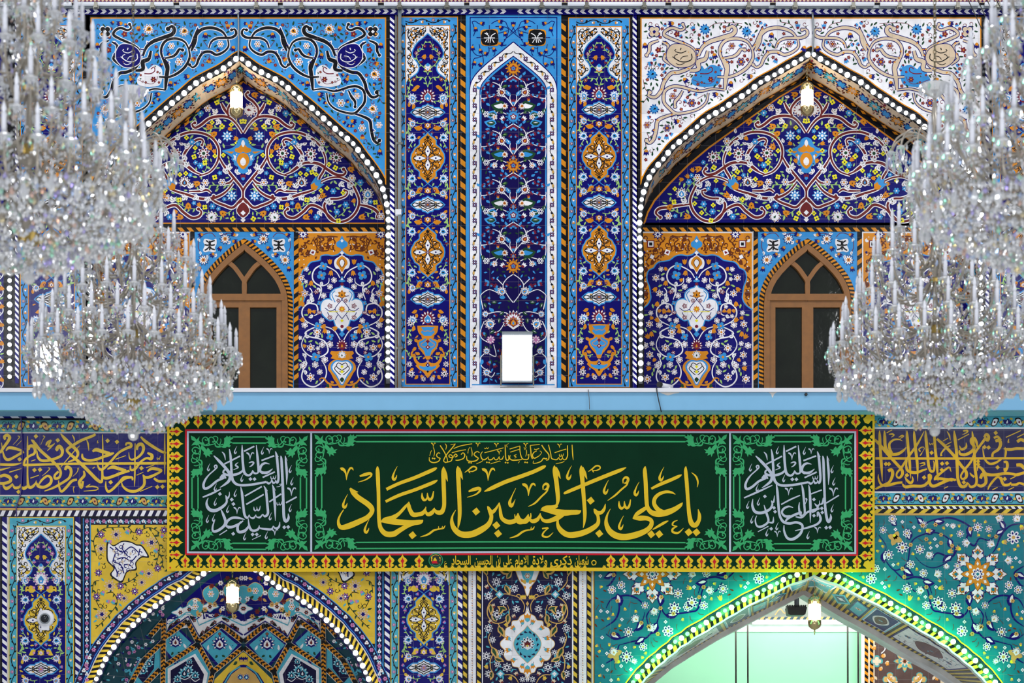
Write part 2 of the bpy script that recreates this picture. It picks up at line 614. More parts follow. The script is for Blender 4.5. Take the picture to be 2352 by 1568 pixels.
class MB:
    """collects solid shapes into one mesh"""

    def __init__(s):
        s.v, s.f, s.m = [], [], []
        s.cur = 0

    def box(s, x0, x1, y0, y1, z0, z1):
        i = len(s.v)
        s.v += [(x, y, z) for x in (x0, x1) for y in (y0, y1) for z in (z0, z1)]
        for f in ((0, 1, 3, 2), (4, 6, 7, 5), (0, 4, 5, 1), (2, 3, 7, 6), (0, 2, 6, 4), (1, 5, 7, 3)):
            s.f.append([i + k for k in f])
            s.m.append(s.cur)

    def prism(s, pts, y0, y1):
        """outline in x,z pushed from depth y0 back to y1"""
        a = sum(pts[i - 1][0] * pts[i][1] - pts[i][0] * pts[i - 1][1] for i in range(len(pts)))
        if a < 0:
            pts = pts[::-1]
        n = len(pts)
        i = len(s.v)
        s.v += [(x, y0, z) for x, z in pts] + [(x, y1, z) for x, z in pts]
        s.f.append([i + k for k in range(n)])
        s.f.append([i + n + k for k in reversed(range(n))])
        for k in range(n):
            j = (k + 1) % n
            s.f.append([i + k, i + n + k, i + n + j, i + j])
        s.m += [s.cur] * (n + 2)

    def lathe(s, prof, c=(0, 0, 0), n=16, axis='z', cap=True):
        i = len(s.v)
        for r, h in prof:
            for k in range(n):
                a = 2 * pi * k / n
                if axis == 'z':
                    s.v.append((c[0] + r * cos(a), c[1] + r * sin(a), c[2] + h))
                elif axis == 'y':
                    s.v.append((c[0] + r * cos(a), c[1] + h, c[2] + r * sin(a)))
                else:
                    s.v.append((c[0] + h, c[1] + r * cos(a), c[2] + r * sin(a)))
        for j in range(len(prof) - 1):
            for k in range(n):
                k2 = (k + 1) % n
                s.f.append([i + j * n + k, i + j * n + k2, i + (j + 1) * n + k2, i + (j + 1) * n + k])
                s.m.append(s.cur)
        if cap:
            s.f.append([i + k for k in reversed(range(n))])
            s.f.append([i + (len(prof) - 1) * n + k for k in range(n)])
            s.m += [s.cur] * 2

    def tube(s, path, r, n=6, cap=True):
        i = len(s.v)
        m = len(path)
        up = None
        for j, p in enumerate(path):
            a, b = Vector(path[max(0, j - 1)]), Vector(path[min(m - 1, j + 1)])
            t = (b - a).normalized()
            if up is None:
                up = t.orthogonal().normalized()
            up = (up - t * up.dot(t)).normalized()
            w = t.cross(up)
            rr = r[j] if isinstance(r, (list, tuple)) else r
            for k in range(n):
                q = Vector(p) + (up * cos(2 * pi * k / n) + w * sin(2 * pi * k / n)) * rr
                s.v.append(tuple(q))
        for j in range(m - 1):
            for k in range(n):
                k2 = (k + 1) % n
                s.f.append([i + j * n + k, i + j * n + k2, i + (j + 1) * n + k2, i + (j + 1) * n + k])
                s.m.append(s.cur)
        if cap:
            s.f.append([i + k for k in reversed(range(n))])
            s.f.append([i + (m - 1) * n + k for k in range(n)])
            s.m += [s.cur] * 2

    def ball(s, c, r, n=10, m=7):
        s.lathe([(max(1e-4, r * sin(pi * k / m)), -r * cos(pi * k / m)) for k in range(m + 1)], c, n, cap=False)

    def mesh(s, name, mats, smooth=False):
        me = bpy.data.meshes.new(name)
        me.from_pydata(s.v, [], s.f)
        for m in (mats if isinstance(mats, (list, tuple)) else [mats]):
            me.materials.append(m)
        me.polygons.foreach_set('material_index', s.m)
        if smooth:
            me.polygons.foreach_set('use_smooth', [True] * len(s.f))
        me.update()
        return me

    def build(s, name, mats, parent=None, label=None, kind=None, smooth=False):
        return link(name, s.mesh(name, mats, smooth), parent, label, kind)
# ------------------------------------------------------------------ the setting: upper storey
YN = 0.5     # back of the upper niches
YL = -0.10   # face of the lower storey


def half(pts, cx, sign):
    """mirror a half outline given as (dx,y) into a full one, left to right"""
    l = [(cx - abs(a), b) for a, b in pts][::-1]
    r = [(cx + abs(a), b) for a, b in pts]
    return l + (r[1:] if abs(pts[0][0]) < 0.01 else r)


def offpath(path, w):
    out = []
    n = len(path)
    for i in range(n):
        a, b = path[max(0, i - 1)], path[min(n - 1, i + 1)]
        dx, dy = b[0] - a[0], b[1] - a[1]
        d = hypot(dx, dy) or 1
        out.append((path[i][0] + dy / d * w, path[i][1] - dx / d * w))
    return out


def zhalf(s, cx, k, ox, oy):
    return [((abs(a - cx)) / k, oy + b / k) for a, b in [tuple(map(float, t.split(','))) for t in s.split()]]


ARC_L = half([(0, 130)] + zhalf("257,468 347,515 440,566 522,636 604,702 682,770 763,842 840,910 922,976 986,1062 1048,1142 1103,1232 1137,1328 1157,1432 1162,1535", 146, 2.96, 0, 0) + [(342, 600), (342, 893)], 549, 1)
ARC_R = half([(0, 120)] + zhalf("1033,297 952,343 873,391 790,436 716,493 637,545 563,596 480,643 410,703 343,762 270,820 212,893 152,961 110,1047 85,1133 77,1222 72,1311", 1088, 2.579, 0, 20) + [(391, 620), (391, 893)], 1862.5, 1)
ARC_LOWL = half([(0, 1281)] + zhalf("1005,148 1058,195 1130,248 1195,300 1272,335 1340,370 1404,420 1476,466 1540,513 1598,562 1667,617 1718,670 1785,724 1833,786 1892,850 1940,915 1988,980 2028,1046 2062,1118 2096,1200 2132,1268 2180,1400 2210,1560", 728, 4.438, 0, 1280), 534, 1)
ARC_LOWR = half([(0, 1303)] + zhalf("1152,365 1110,380 1070,392 1030,412 993,432 953,452 913,472 875,490 832,510 795,533 760,555 721,575 683,600 645,622 609,647 570,668 530,690 500,716 454,740 430,767 390,795 362,822 322,852 298,880 262,913 237,945 190,1010 150,1080", 1209, 2.371, 0, 1160), 1870, 1)



def smooth_arch(path, cx):
    i = min(range(len(path)), key=lambda k: path[k][1])
    return crom(path[:i + 1], 9) + crom(path[i:], 9)[1:]


ARC_L, ARC_R, ARC_LOWL, ARC_LOWR = [smooth_arch(a, 0) for a in (ARC_L, ARC_R, ARC_LOWL, ARC_LOWR)]

wall_upper = thing('wall_upper', 'glazed tile wall of the upper storey above the pale blue ledge', 'wall', kind='structure')
wall_lower = thing('wall_lower', 'glazed tile wall of the lower storey below the pale blue ledge', 'wall', kind='structure')


def opening_base(p, path, x0, x1, y0, y1, edge, mat='K'):
    """a wall field with an arched hole: the field above and beside the arch"""
    q = offpath(path, edge)
    lo = [a for a in q if a[1] <= y1]
    pts = [(x0, y1), (x0, y0), (x1, y0), (x1, y1), (lo[-1][0], y1)] + lo[::-1] + [(lo[0][0], y1)]
    p.poly(pts, mat, 0)


def soffit(name, path, edge, depth, parent, label, style, y0=0.0, back=None):
    q = offpath(path, edge)
    ln = pathlen(q)
    lb = pathlen(back) if back else 0

    def mp(u, v, off):
        x, y, nx, ny = along(q, max(0, min(ln, u)))
        if back:
            a, b, _, _ = along(back, max(0, min(lb, u * lb / ln)))
            v_ = max(0, min(1, v * S / depth))
            A = Vector(P(x - nx * off / S, y - ny * off / S, y0))
            B = Vector(P(a - nx * off / S, b - ny * off / S, y0 + depth))
            return tuple(A.lerp(B, v_))
        X, _, Z = P(x - nx * off / S, y - ny * off / S, y0)
        return (X, y0 + v * S, Z)
    p = Pan(mapf=mp)
    p.fan = True
    dp = depth / S
    n = 70
    us = [ln * i / n for i in range(n + 1)]
    # keep the corner at the crown sharp
    us = sorted(us + [ln / 2])

    def strip(v0, v1, mat, L):
        pts = []
        for u in us:
            pts += [(u, v0), (u, v1)]
        p.add(pts, [(2 * i, 2 * i + 1, 2 * i + 3, 2 * i + 2) for i in range(len(us) - 1)], mat, L)
    style(p, strip, ln, dp)
    return p.build(name, parent, label)


def style_upper(p, strip, ln, dp):
    strip(0, dp, 'C', 0)
    strip(dp * 0.8, dp, 'K', 1)
    strip(dp * 0.78, dp * 0.81, 'O', 2)
    rnd = random.Random(3)
    u = ln / 2 % 62
    k = 0
    while u < ln - 10:
        c = dp * 0.36
        if k % 2 == 0:
            p.petals(u, c, 22, 8, 'K', 2, point=True)
            p.petals(u, c, 17, 8, 'O' if k % 4 else 'V', 3, point=True)
            p.ros(u, c, 8, 6, 'C', 'M', 'O', 4)
        else:
            p.petals(u, c, 17, 6, 'B', 2)
            p.petals(u, c, 12, 6, 'S', 3)
        for _ in range(16):
            a, b = u + rnd.uniform(-30, 30), rnd.uniform(3, dp * 0.66)
            if hypot(a - u, b - c) > 22:
                p.leaf(a, b, rnd.uniform(6, 13), rnd.uniform(0, 6.3), rnd.choice('UUMOKB'), L=2)
        u += 31
        k += 1
    u = 10
    while u < ln - 10:
        p.poly([(u, dp * .84), (u + 9, dp * .9), (u, dp * .97), (u - 9, dp * .9)], 'O', 2)
        u += 30


# ---------------- spandrels over the two upper arches
def arabesque(p, pts, w, core, rim, L=3, ow=1.5, tip=None):
    p.stroke(pts, w, core, L, out=rim, ow=ow, taper=(0.55, 0.55))
    if tip:
        for e in ((0,) if tip == 1 else (-1,) if tip == 2 else (0, -1)):
            q = pts[e]
            p.dot(q[0], q[1], w * 0.62 + ow, rim, L - 0.5)
            p.dot(q[0], q[1], w * 0.62, core, L + 0.1)


def spandrel(path, cx, sx, x0, x1, field, core, rim, patch, cart, script, name, label):
    p = Pan(0.0)
    opening_base(p, path, x0 - 10, x1 + 9, 33, 894, -8)
    o = offpath(path, 13)
    top = [a for a in o if a[1] < 425]
    top = [(max(x0 + 2, min(x1 - 2, a)), b) for a, b in top]
    fld = [(x0, 425), (x0, 40), (x1, 40), (x1, 425)] + top[::-1]
    p.poly(fld, 'O', 1)
    o2 = offpath(path, 15.5)
    top2 = [(max(x0 + 5, min(x1 - 5, a)), b) for a, b in o2 if b < 405]
    p.poly([(x0 + 3, 405), (x0 + 3, 43), (x1 - 3, 43), (x1 - 3, 405)] + top2[::-1], field, 2)
    K = 2.96
    Z = lambda s_: [(cx + (a[0] - 146) / K * sx, a[1] / K) + ((a[2] / K,) if len(a) > 2 else ()) for a in parse(s_)]
    p.sym(cx)
    lift = 0
    A = lambda s_, w=4.2, tip=None: arabesque(p, Z(s_), w * 1.35, core, rim, 4, 1.7, tip)
    A("197,203 178,198 166,215 170,238 200,256 250,258 300,262 335,285 350,325", 4.4, 1)
    A("232,252 262,214 325,190 395,198 440,240 462,290 487,335", 5.2)
    A("222,268 218,315 250,352 300,372 340,352 390,358 420,400 435,440 462,458 482,440", 4.4, 2)
    A("425,195 440,240 448,290 470,345", 6)
    A("487,335 515,285 572,262 635,272 668,310 675,360 655,420 640,470", 4.4)
    A("487,335 482,390 510,450 560,495 620,522 690,522", 4.6)
    A("530,340 552,335 572,365 600,385 650,395", 4.6, 1)
    A("655,400 632,450 640,530 647,612", 6.5)
    A("647,612 720,604 790,620 850,606 900,590 950,588 995,620 1000,690 970,735 930,770 870,765 800,740 755,695 742,630", 4.2)
    A("628,196 603,178 586,200 600,232 660,256 730,282 775,320 800,380", 6.6, 1)
    A("745,345 760,400 800,420 800,470 850,480", 7)
    A("890,165 880,190 905,205 950,190 985,205 1000,235 960,262 880,298 830,330 815,370", 4.4, 1)
    A("1010,285 975,310 980,360 1000,400 960,440", 4.6)
    A("1030,275 1080,300 1085,345 1100,375", 4.6, 2)
    A("830,330 815,400 850,460 910,490 960,500 1000,560 1015,615 1050,660 1090,650 1082,628", 5.4, 2)
    A("890,615 912,660 935,690 935,725", 4.2, 2)
    A("930,772 985,790 1035,820 1045,880 1060,945 1085,972 1100,955", 5.2, 2)
    for s_, a in (("430,205", -1.9), ("465,300", .3), ("455,335", 2.6), ("650,390", .2), ("640,420", 2.8), ("668,340", 1.2), ("790,340", -.5), ("760,300", -1.2), ("800,370", .6), ("850,470", -.6), ("930,500", -.9), ("990,540", -.4),
                  ("1010,600", .7), ("880,300", -1.2), ("820,330", 2.4), ("980,300", -1.1), ("990,360", .8), ("800,620", -1.2), ("850,606", 1.0), ("950,770", .9), ("1030,820", -.6), ("1050,880", .2), ("340,352", 1.9), ("390,360", -1), ("330,290", .4)):
        x, y = Z(s_)[0]
        p.leaf(x, y, 10, a, rim, .6, 3.6)
        p.leaf(x, y, 6.5, a, 'B' if core == 'K' else 'O', .4, 4.3)
    # corner quatrefoil and the script cartouche
    q = Z("1105,165")[0]
    p.petals(*Z("1056,215")[0], 15.5, 4, rim, 4.1, pi / 4)
    p.petals(*Z("1056,215")[0], 13, 4, core, 4.3, pi / 4)
    p.dia(*Z("1056,215")[0], 4.2, 'W' if core == 'K' else 'B', 5)
    p.spoly(Z("885,305 940,300 970,325 985,375 970,420 925,455 870,455 825,430 815,380 835,335"), cart, 4.6, ring=rim, rw=1.7)
    for s_, w in (("840,365 838,400 870,420 910,415 950,385", 2.2), ("870,345 900,360 935,350", 1.8), ("860,380 890,385 905,405", 1.6),
                  ("900,325 905,340", 2.2), ("930,335 938,345", 2.2), ("880,430 910,440 930,430", 1.5), ("920,370 935,375 940,395", 1.6)):
        p.stroke(Z(s_), w, script, 6)
    p.spoly(Z("672,470 720,440 765,470 775,450 815,460 820,500 840,540 830,575 780,590 740,590 690,580 670,540"), patch, 3, ring=None)
    p.stroke(Z("745,470 725,455 718,480 745,500 790,500"), 2.2, 'M', 3.6)
    p.stroke(Z("700,520 710,550 740,570 790,560 835,540"), 1.2, 'M', 3.6)
    p.ros(*Z("728,540")[0], 6.5, 6, 'M', 'E', 'O', 4)
    for s_ in ("700,490", "780,560", "690,560", "815,510"):
        p.ros(*Z(s_)[0], 3.2, 5, 'M', None, 'O', 4)
    big = ('W', 'M', 'O') if core == 'K' else ('S', 'B', 'O')
    for s_, r in (("518,212", 12), ("760,198", 13), ("1068,505", 13), ("1055,740", 12), ("552,420", 10), ("838,700", 10), ("982,870", 9)):
        x, y = Z(s_)[0]
        if r > 11:
            p.lotus(x, y, r, 0.6, (big[0], big[1], 'O' if core == 'K' else 'S', 'K'), 9, 5, 2.7)
        else:
            p.ros(x, y, r, 6, big[0] if core == 'K' else 'M', big[1] if core == 'K' else 'S', 'O', 5)
    for s_ in ("272,300", "605,312", "948,652", "1098,850"):
        p.ros(*Z(s_)[0], 8, 6, 'W' if core == 'K' else 'M', 'M' if core == 'K' else 'W', 'O', 5)
    for s_ in ("925,232", "1033,340"):
        p.ros(*Z(s_)[0], 7, 5, 'M', 'E', 'O', 5)
    bud = 'B'
    for s_, a in (("375,240", 1.4), ("187,330", 1.2), ("705,380", 1.9), ("500,520", .2), ("612,570", 1.4), ("700,642", .3), ("958,160", .2), ("1110,310", 1.6),
                  ("875,545", 2.3), ("925,825", .3), ("1103,1035", 1.6)):
        x, y = Z(s_)[0]
        p.tulip(x, y, 7.5, a, bud, 'O', 5)
    for s_, a in (("222,180", -1.6), ("350,412", 1.2), ("830,195", -1.2), ("1078,432", .4), ("985,930", 1.5), ("455,400", .8)):
        x, y = Z(s_)[0]
        p.tulip(x, y, 6.5, a, 'O' if core == 'K' else 'S', 'M', 5)
    tw = 'M'
    for s_ in ("240,205 265,165 320,150", "545,160 620,155 700,160 740,190", "860,215 880,200", "390,275 350,330", "545,180 590,165", "760,640 805,670",
               "1090,420 1105,470", "1120,540 1110,600 1090,640 1120,700", "1100,900 1085,940", "1060,910 1105,960 1100,1010", "500,440 525,400", "590,470 600,520"):
        p.vine(Z(s_), 1.3, tw, 'G', 9, 10, 3)
    half_poly = [(cx + 4, 48), (x1 - 8, 48), (x1 - 8, 380)] + [(a, b - 8) for a, b in o2[::-1] if a > cx + 4 and b < 380]
    p.fill(half_poly, [lambda x, y, a: p.leaf(x - 5 * cos(a), y - 5 * sin(a), 11, a, 'G', L=3),
                       lambda x, y, a: p.leaf(x - 5 * cos(a), y - 5 * sin(a), 10, a, 'G', L=3),
                       lambda x, y, a: p.tulip(x, y, 5, a, bud if core == 'K' else 'S', 'O' if core == 'K' else 'M', 4),
                       lambda x, y, a: p.ros(x, y, 4.2, 5, 'M', None, 'O', 4),
                       lambda x, y, a: p.curl(x, y, a, 5.5, 1.2, 'M', 3, 'G')], 3.8, 4000, 5)
    return p.build(name, wall_upper, label)


spandrel(ARC_L, 549, 1.0, 208, 887, 'S', 'K', 'W', 'W', 'B', 'W', 'tile_spandrel', 'sky blue tile spandrel with black scrolls over the left arch')
spandrel(ARC_R, 1862.5, 1.17, 1471, 2254, 'W', 'C', 'B', 'S', 'C', 'K', 'tile_spandrel', 'white tile spandrel with beige scrolls over the right arch')
def splay(path):
    """where the back edge of the soffit shows: straight back, drawn in a little at the crown"""
    out = []
    for a, b in zip(offpath(path, -8), offpath(path, -21)):
        k = max(0, min(1, (470 - a[1]) / 120))
        x, y = a[0] + (b[0] - a[0]) * k, a[1] + (b[1] - a[1]) * k
        out.append((1176 + (x - 1176) * D / (D + YN), 1864 + (y - 1864) * D / (D + YN)))
    return out


soffit('arch_soffit', ARC_L, -8, YN, wall_upper, 'cream patterned underside of the upper left arch', style_upper, 0.0, splay(ARC_L))
soffit('arch_soffit', ARC_R, -8, YN, wall_upper, 'cream patterned underside of the upper right arch', style_upper, 0.0, splay(ARC_R))


# ---------------- tympana
def tympanum(cx, outline, name, label, wide):
    p = Pan(YN)
    p.rect(cx - 420, 90, cx + 420, 530, 'K', 0)
    lo = 514
    f = half(outline, cx, 1)
    p.poly(f + [(f[-1][0], lo), (f[0][0], lo)], 'O', 1)
    g = [(a + (cx - a) * 0.008, b + 3.5) for a, b in f]
    p.poly(g + [(g[-1][0], lo - 3), (g[0][0], lo - 3)], 'B', 2)
    K = 2.96
    Z = lambda s_: [(cx + (a[0] - 172) / K, a[1] / K + (0 if not wide else -1)) + ((a[2] / K,) if len(a) > 2 else ()) for a in parse(s_)]
    p.sym(cx)
    A = lambda s_, w=4.0, tip=None, c='E': arabesque(p, Z(s_), w * 1.15, c, 'W', 4, 2.1, tip)
    A("172,1490 172,1420", 4)
    A("176,1350 176,1288 235,1210 300,1130 340,1060", 4.6)
    A("470,1195 395,1165 345,1095 338,1010 380,940 450,905 540,900 620,930 690,985 728,1060 735,1110", 4.4)
    A("452,985 443,960 462,945 500,958 545,1005 575,1060 560,1120 515,1160 450,1190", 4.4, 1)
    A("500,1165 560,1120 620,1105 690,1115 750,1155 800,1185 850,1190 870,1168 855,1150", 5.4, 2)
    A("735,1110 720,1160 690,1215 705,1250", 4)
    A("240,1245 285,1300 340,1335 400,1350 470,1348 560,1320 640,1295 690,1270", 5)
    A("390,1310 420,1290 470,1300 540,1300", 4)
    A("700,1235 760,1210 830,1205 900,1240 940,1300 962,1370 940,1440 890,1490 830,1508 770,1490 735,1440 725,1390 760,1355 820,1350 870,1330 882,1300 860,1295", 4.6, 2)
    A("800,1505 740,1450 690,1410 630,1395 580,1440 520,1480 470,1470 455,1440 475,1420", 5.2, 2)
    A("955,1390 1010,1400 1060,1420 1090,1450 1080,1480 1105,1478" if not wide else "955,1390 1040,1400 1100,1410 1170,1420 1195,1450 1165,1480", 5.2, 2)
    A("176,905 215,845 265,800 330,790 400,805 460,850 500,868 518,845 500,835", 5, 2)
    A("270,800 275,740 240,690 205,665 190,640 205,628", 4.6, 2)
    A("265,790 300,740 320,700", 5)
    A("172,1455 150,1400 175,1350 240,1410 300,1395 350,1375 385,1350 372,1332", 4.6, 2)
    A("235,1210 262,1240 300,1250", 4)
    # acanthus teeth on the scrolls
    for s_, a in (("300,1175", -2.4), ("270,1150", -2.0), ("600,930", -.2), ("640,960", .9), ("690,1000", .6), ("540,1000", -.8), ("560,1060", .6), ("545,1130", -1.0), ("620,1095", -.9),
                  ("650,1130", .8), ("440,1290", -1.1), ("480,1330", .5), ("520,1275", -1.2), ("560,1330", .7), ("830,1240", .6), ("880,1260", -.2), ("905,1290", 1.2), ("640,1370", -1.2), ("690,1430", 1.0),
                  ("770,1390", -2.2), ("740,1380", -1.2), ("990,1380", -.8), ("330,815", .7), ("350,770", -.9), ("250,770", -2.3), ("220,1180", -2.5), ("410,1340", 1.2)):
        x, y = Z(s_)[0]
        for da, l_n in ((0, 15), (.8, 11), (-.8, 11)):
            p.leaf(x, y, l_n, a + da, 'W', 0.5, 4.2 + .05 * (da > 0), 'E' if da else 'G')
    # heart at the foot
    p.spoly(Z("172,1375 215,1430 172,1478 130,1430"), 'E', 4.3, ring='W', rw=1.7)
    p.dia(*Z("172,1447")[0], 6, 'W', 5)
    p.dia(*Z("172,1495")[0], 6, 'W', 5)
    # orange and blue palmette
    p.spoly(Z("172,935 205,950 225,990 260,1010 315,1025 275,1050 240,1080 232,1120 205,1135 205,1165 172,1180 139,1165 139,1135 112,1120 104,1080 69,1050 29,1025 84,1010 119,990 139,950"), 'S', 5)
    p.spoly(Z("172,1040 200,1050 215,1085 205,1120 172,1150 139,1120 129,1085 144,1050"), 'O', 5.4)
    p.spoly(Z("172,975 200,1000 225,1010 225,1030 190,1040 172,1030 154,1040 119,1030 119,1010 144,1000"), 'O', 5.4)
    p.poly(Z("232,1030 295,1028 250,1045"), 'O', 5.4)
    p.poly(Z("240,1050 225,1095 218,1060"), 'W', 5.4)
    p.spoly(Z("172,1070 192,1095 185,1120 172,1128 159,1120 152,1095"), 'W', 5.8, ring='S', rw=1.5)
    p.spoly(Z("172,950 185,975 172,1000 159,975"), 'W', 5.8, ring='S', rw=1.3)
    p.tulip(*Z("172,1205")[0], 7.5, -1.57, 'M', 'S', 5)
    wf = [("440,1042", 15), ("632,1045", 15), ("805,1070", 15), ("280,925", 13), ("250,1330", 13)]
    for s_, r in wf[:3]:
        p.ros(*Z(s_)[0], r, 9, 'W', 'M', 'G', 6, point=True)
    for s_, r in wf[3:]:
        p.ros(*Z(s_)[0], r, 8, 'S', 'W', 'W', 6, point=True)
    p.lotus(*Z("215,748")[0], 17, 0.2, ('W', 'M', 'W', 'M'), 9, 5)
    p.lotus(*Z("570,1240")[0], 14, -1.57, ('W', 'U', 'U', 'S'), 9, 6)
    p.lotus(*Z("1020,1320")[0], 14, -1.57, ('W', 'U', 'S', 'W'), 9, 6)
    p.lotus(*Z("385,1475")[0], 14, -2.2, ('W', 'M', 'W', 'G'), 9, 6, 2.9)
    p.tulip(*Z("668,1255")[0], 16, -0.8, 'S', 'O', 6)
    for s_ in ("712,962", "428,1242", "690,1345", "412,735", "912,1210", "30,1240", "1110,1470"):
        p.ros(*Z(s_)[0], 9, 6, 'W', 'M', 'O', 6)
    for s_ in ("462,770", "520,965", "312,1240", "462,1125", "785,1300", "870,1390", "380,1402", "672,1475", "970,1240", "810,1440"):
        p.ros(*Z(s_)[0], 7.5, 6, 'S', 'S', 'W', 6)
    for s_ in ("315,858", "180,825", "505,1065", "432,1105", "800,1140", "640,1170", "365,1205", "605,1358", "432,1408", "1072,1375", "350,697", "242,1487", "820,1500"):
        x, y = Z(s_)[0]
        p.ros(x, y, 6.5, 4, 'R', None, 'G', 6, ang=random.uniform(0, 1.5))
    for s_, a in (("250,645", .3), ("560,830", .5), ("400,862", .1), ("370,912", .6), ("400,1000", -1.0), ("485,1248", .3), ("905,1150", .3), ("545,1400", 1.6), ("310,1450", 2.6), ("712,1330", -.7),
                  ("600,1475", -.2), ("980,1475", -.2), ("1100,1410", .7)):
        x, y = Z(s_)[0]
        p.tulip(x, y, 8.5, a, 'O', 'O', 6)
        p.dot(x, y, 1.6, 'U', 7)
    for s_, a in (("655,910", -1.8), ("325,975", -1.4), ("575,985", -.6), ("285,665", -.4)):
        x, y = Z(s_)[0]
        p.leaf(x, y, 12, a, 'W', .5, 5, 'M')
    for s_ in ("440,760 500,790 520,840", "660,930 740,1010 790,1100", "880,1200 960,1260 1010,1330", "300,870 420,880 380,950", "440,1060 420,1130 430,1160", "220,1290 300,1260 400,1260",
               "480,1420 560,1410 650,1350", "1000,1440 1040,1450 1080,1420", "250,1430 330,1470 440,1440", "820,1470 860,1440 880,1400", "340,690 300,680", "530,900 510,870"):
        p.vine(Z(s_), 1.5, 'L', 'L', 8, 11, 3)
    hp = [(cx + 3, f[len(f) // 2][1] + 12)] + [(a - 8, b + 8) for a, b in f if a > cx + 10] + [(f[-1][0] - 12, lo - 9), (cx + 3, lo - 9)]
    p.fill(hp, [lambda x, y, a: p.leaf(x - 5 * cos(a), y - 5 * sin(a), 12, a, 'L', L=3),
                lambda x, y, a: p.leaf(x - 5 * cos(a), y - 5 * sin(a), 12, a, 'L', L=3),
                lambda x, y, a: p.ros(x, y, 5.5, 5, 'S', None, 'W', 5),
                lambda x, y, a: p.tulip(x, y, 6, a, 'O', 'O', 5),
                lambda x, y, a: p.ros(x, y, 5.5, 4, 'R', None, 'G', 5)], 4.6, 1600, 9)
    p.fill(hp, [lambda x, y, a: p.leaf(x - 4 * cos(a), y - 4 * sin(a), 9, a, 'L', L=3)], 3.2, 900, 10)
    return p.build(name, wall_upper, label)


tympanum(558.3, zhalf("172,550 300,625 420,700 560,790 700,900 820,1010 920,1120 1010,1220 1080,1300 1120,1390 1142,1500", 172, 2.96, 0, 0), 'tile_tympanum',
         'navy tympanum with flowering scrolls inside the upper left arch', False)
tympanum(1852, zhalf("1062,425 900,520 760,620 620,720 480,820 360,920 250,1030 160,1130 120,1200 97,1272", 1062, 2.579, 0, 20), 'tile_tympanum',
         'navy tympanum with flowering scrolls inside the upper right arch', True)
# ---------------- tall side panels (vase, medallions, cartouches)
def medallion(p, cx, cy, w, h, gold, rim='S', ink='K', mid='M', dot='B'):
    """lobed gold medallion with a white and black knot; drawn on its right half, mirrored by the caller"""
    pts = [(0, -275), (25, -245), (70, -215), (95, -190), (92, -150), (112, -130), (150, -105), (165, -75), (187, -45), (195, 0)]
    pts = pts + [(a, -b) for a, b in pts[-2::-1]]
    full = [(cx + a / 195 * w, cy + b / 275 * h) for a, b in pts] + [(cx - a / 195 * w, cy + b / 275 * h) for a, b in pts[-2:0:-1]]
    save = (p.T, p.flip)
    p.nosym()
    p.poly(grow(full, 2.6), rim, 3)
    p.poly(full, gold, 3.4)
    kx, ky = w / 195, h / 275
    Q = lambda s_: [(cx + a[0] * kx, cy + a[1] * ky) for a in parse(s_)]
    for fx in (1, -1):
        for fy in (1, -1):
            R = lambda s_: [(cx + fx * a[0] * kx, cy + fy * a[1] * ky) for a in parse(s_)]
            for s_ in ("0,-200 40,-170 20,-130 -20,-110 -60,-70", "0,-190 45,-120 60,-70 20,-30 0,0", "30,-175 60,-150 50,-120", "60,-60 110,-110 140,-80 120,-40 80,-50",
                       "60,-60 90,-20 140,-30 172,0", "50,-110 90,-120 110,-95 85,-75", "0,-95 35,-60 90,-30 95,0", "20,-240 10,-215 45,-195"):
                p.stroke(R(s_), max(1.1, 9 * kx), ink, 4.6, occ=False)
            for x, y, a in ((75, -100, -.8), (130, -60, .6), (50, -145, -1.2), (120, -20, 0)):
                p.leaf(cx + fx * x * kx, cy + fy * y * ky, 22 * kx, (a if fx > 0 else pi - a) * fy if True else a, 'W', .5, 4.8)
    for a, b, c, d in ((0, -75, 30, 62), (0, 75, 30, 62), (-95, 0, 72, 26), (95, 0, 72, 26)):
        q = [(cx + (a + c * cos(t) * (1 - .25 * abs(sin(2 * t)))) * kx, cy + (b + d * sin(t) * (1 - .25 * abs(sin(2 * t)))) * ky) for t in [2 * pi * i / 16 for i in range(16)]]
        p.poly(grow(q, max(.8, 6 * kx)), ink, 4.9)
        p.poly(q, 'W', 5.1)
        p.dia(cx + a * kx, cy + b * ky, 13 * kx, dot, 5.4, asp=1.3)
    p.ros(cx, cy, 24 * kx, 6, mid, 'S', 'W', 5.8)
    p.poly([(cx, cy - 250 * ky), (cx + 18 * kx, cy - 225 * ky), (cx, cy - 200 * ky), (cx - 18 * kx, cy - 225 * ky)], ink, 4.6)
    p.poly([(cx, cy + 250 * ky), (cx + 18 * kx, cy + 225 * ky), (cx, cy + 200 * ky), (cx - 18 * kx, cy + 225 * ky)], ink, 4.6)
    p.T, p.flip = save
    p.occ.append((cx, cy, w))
    p.occ.append((cx, cy - h * .6, w * .5))
    p.occ.append((cx, cy + h * .6, w * .5))


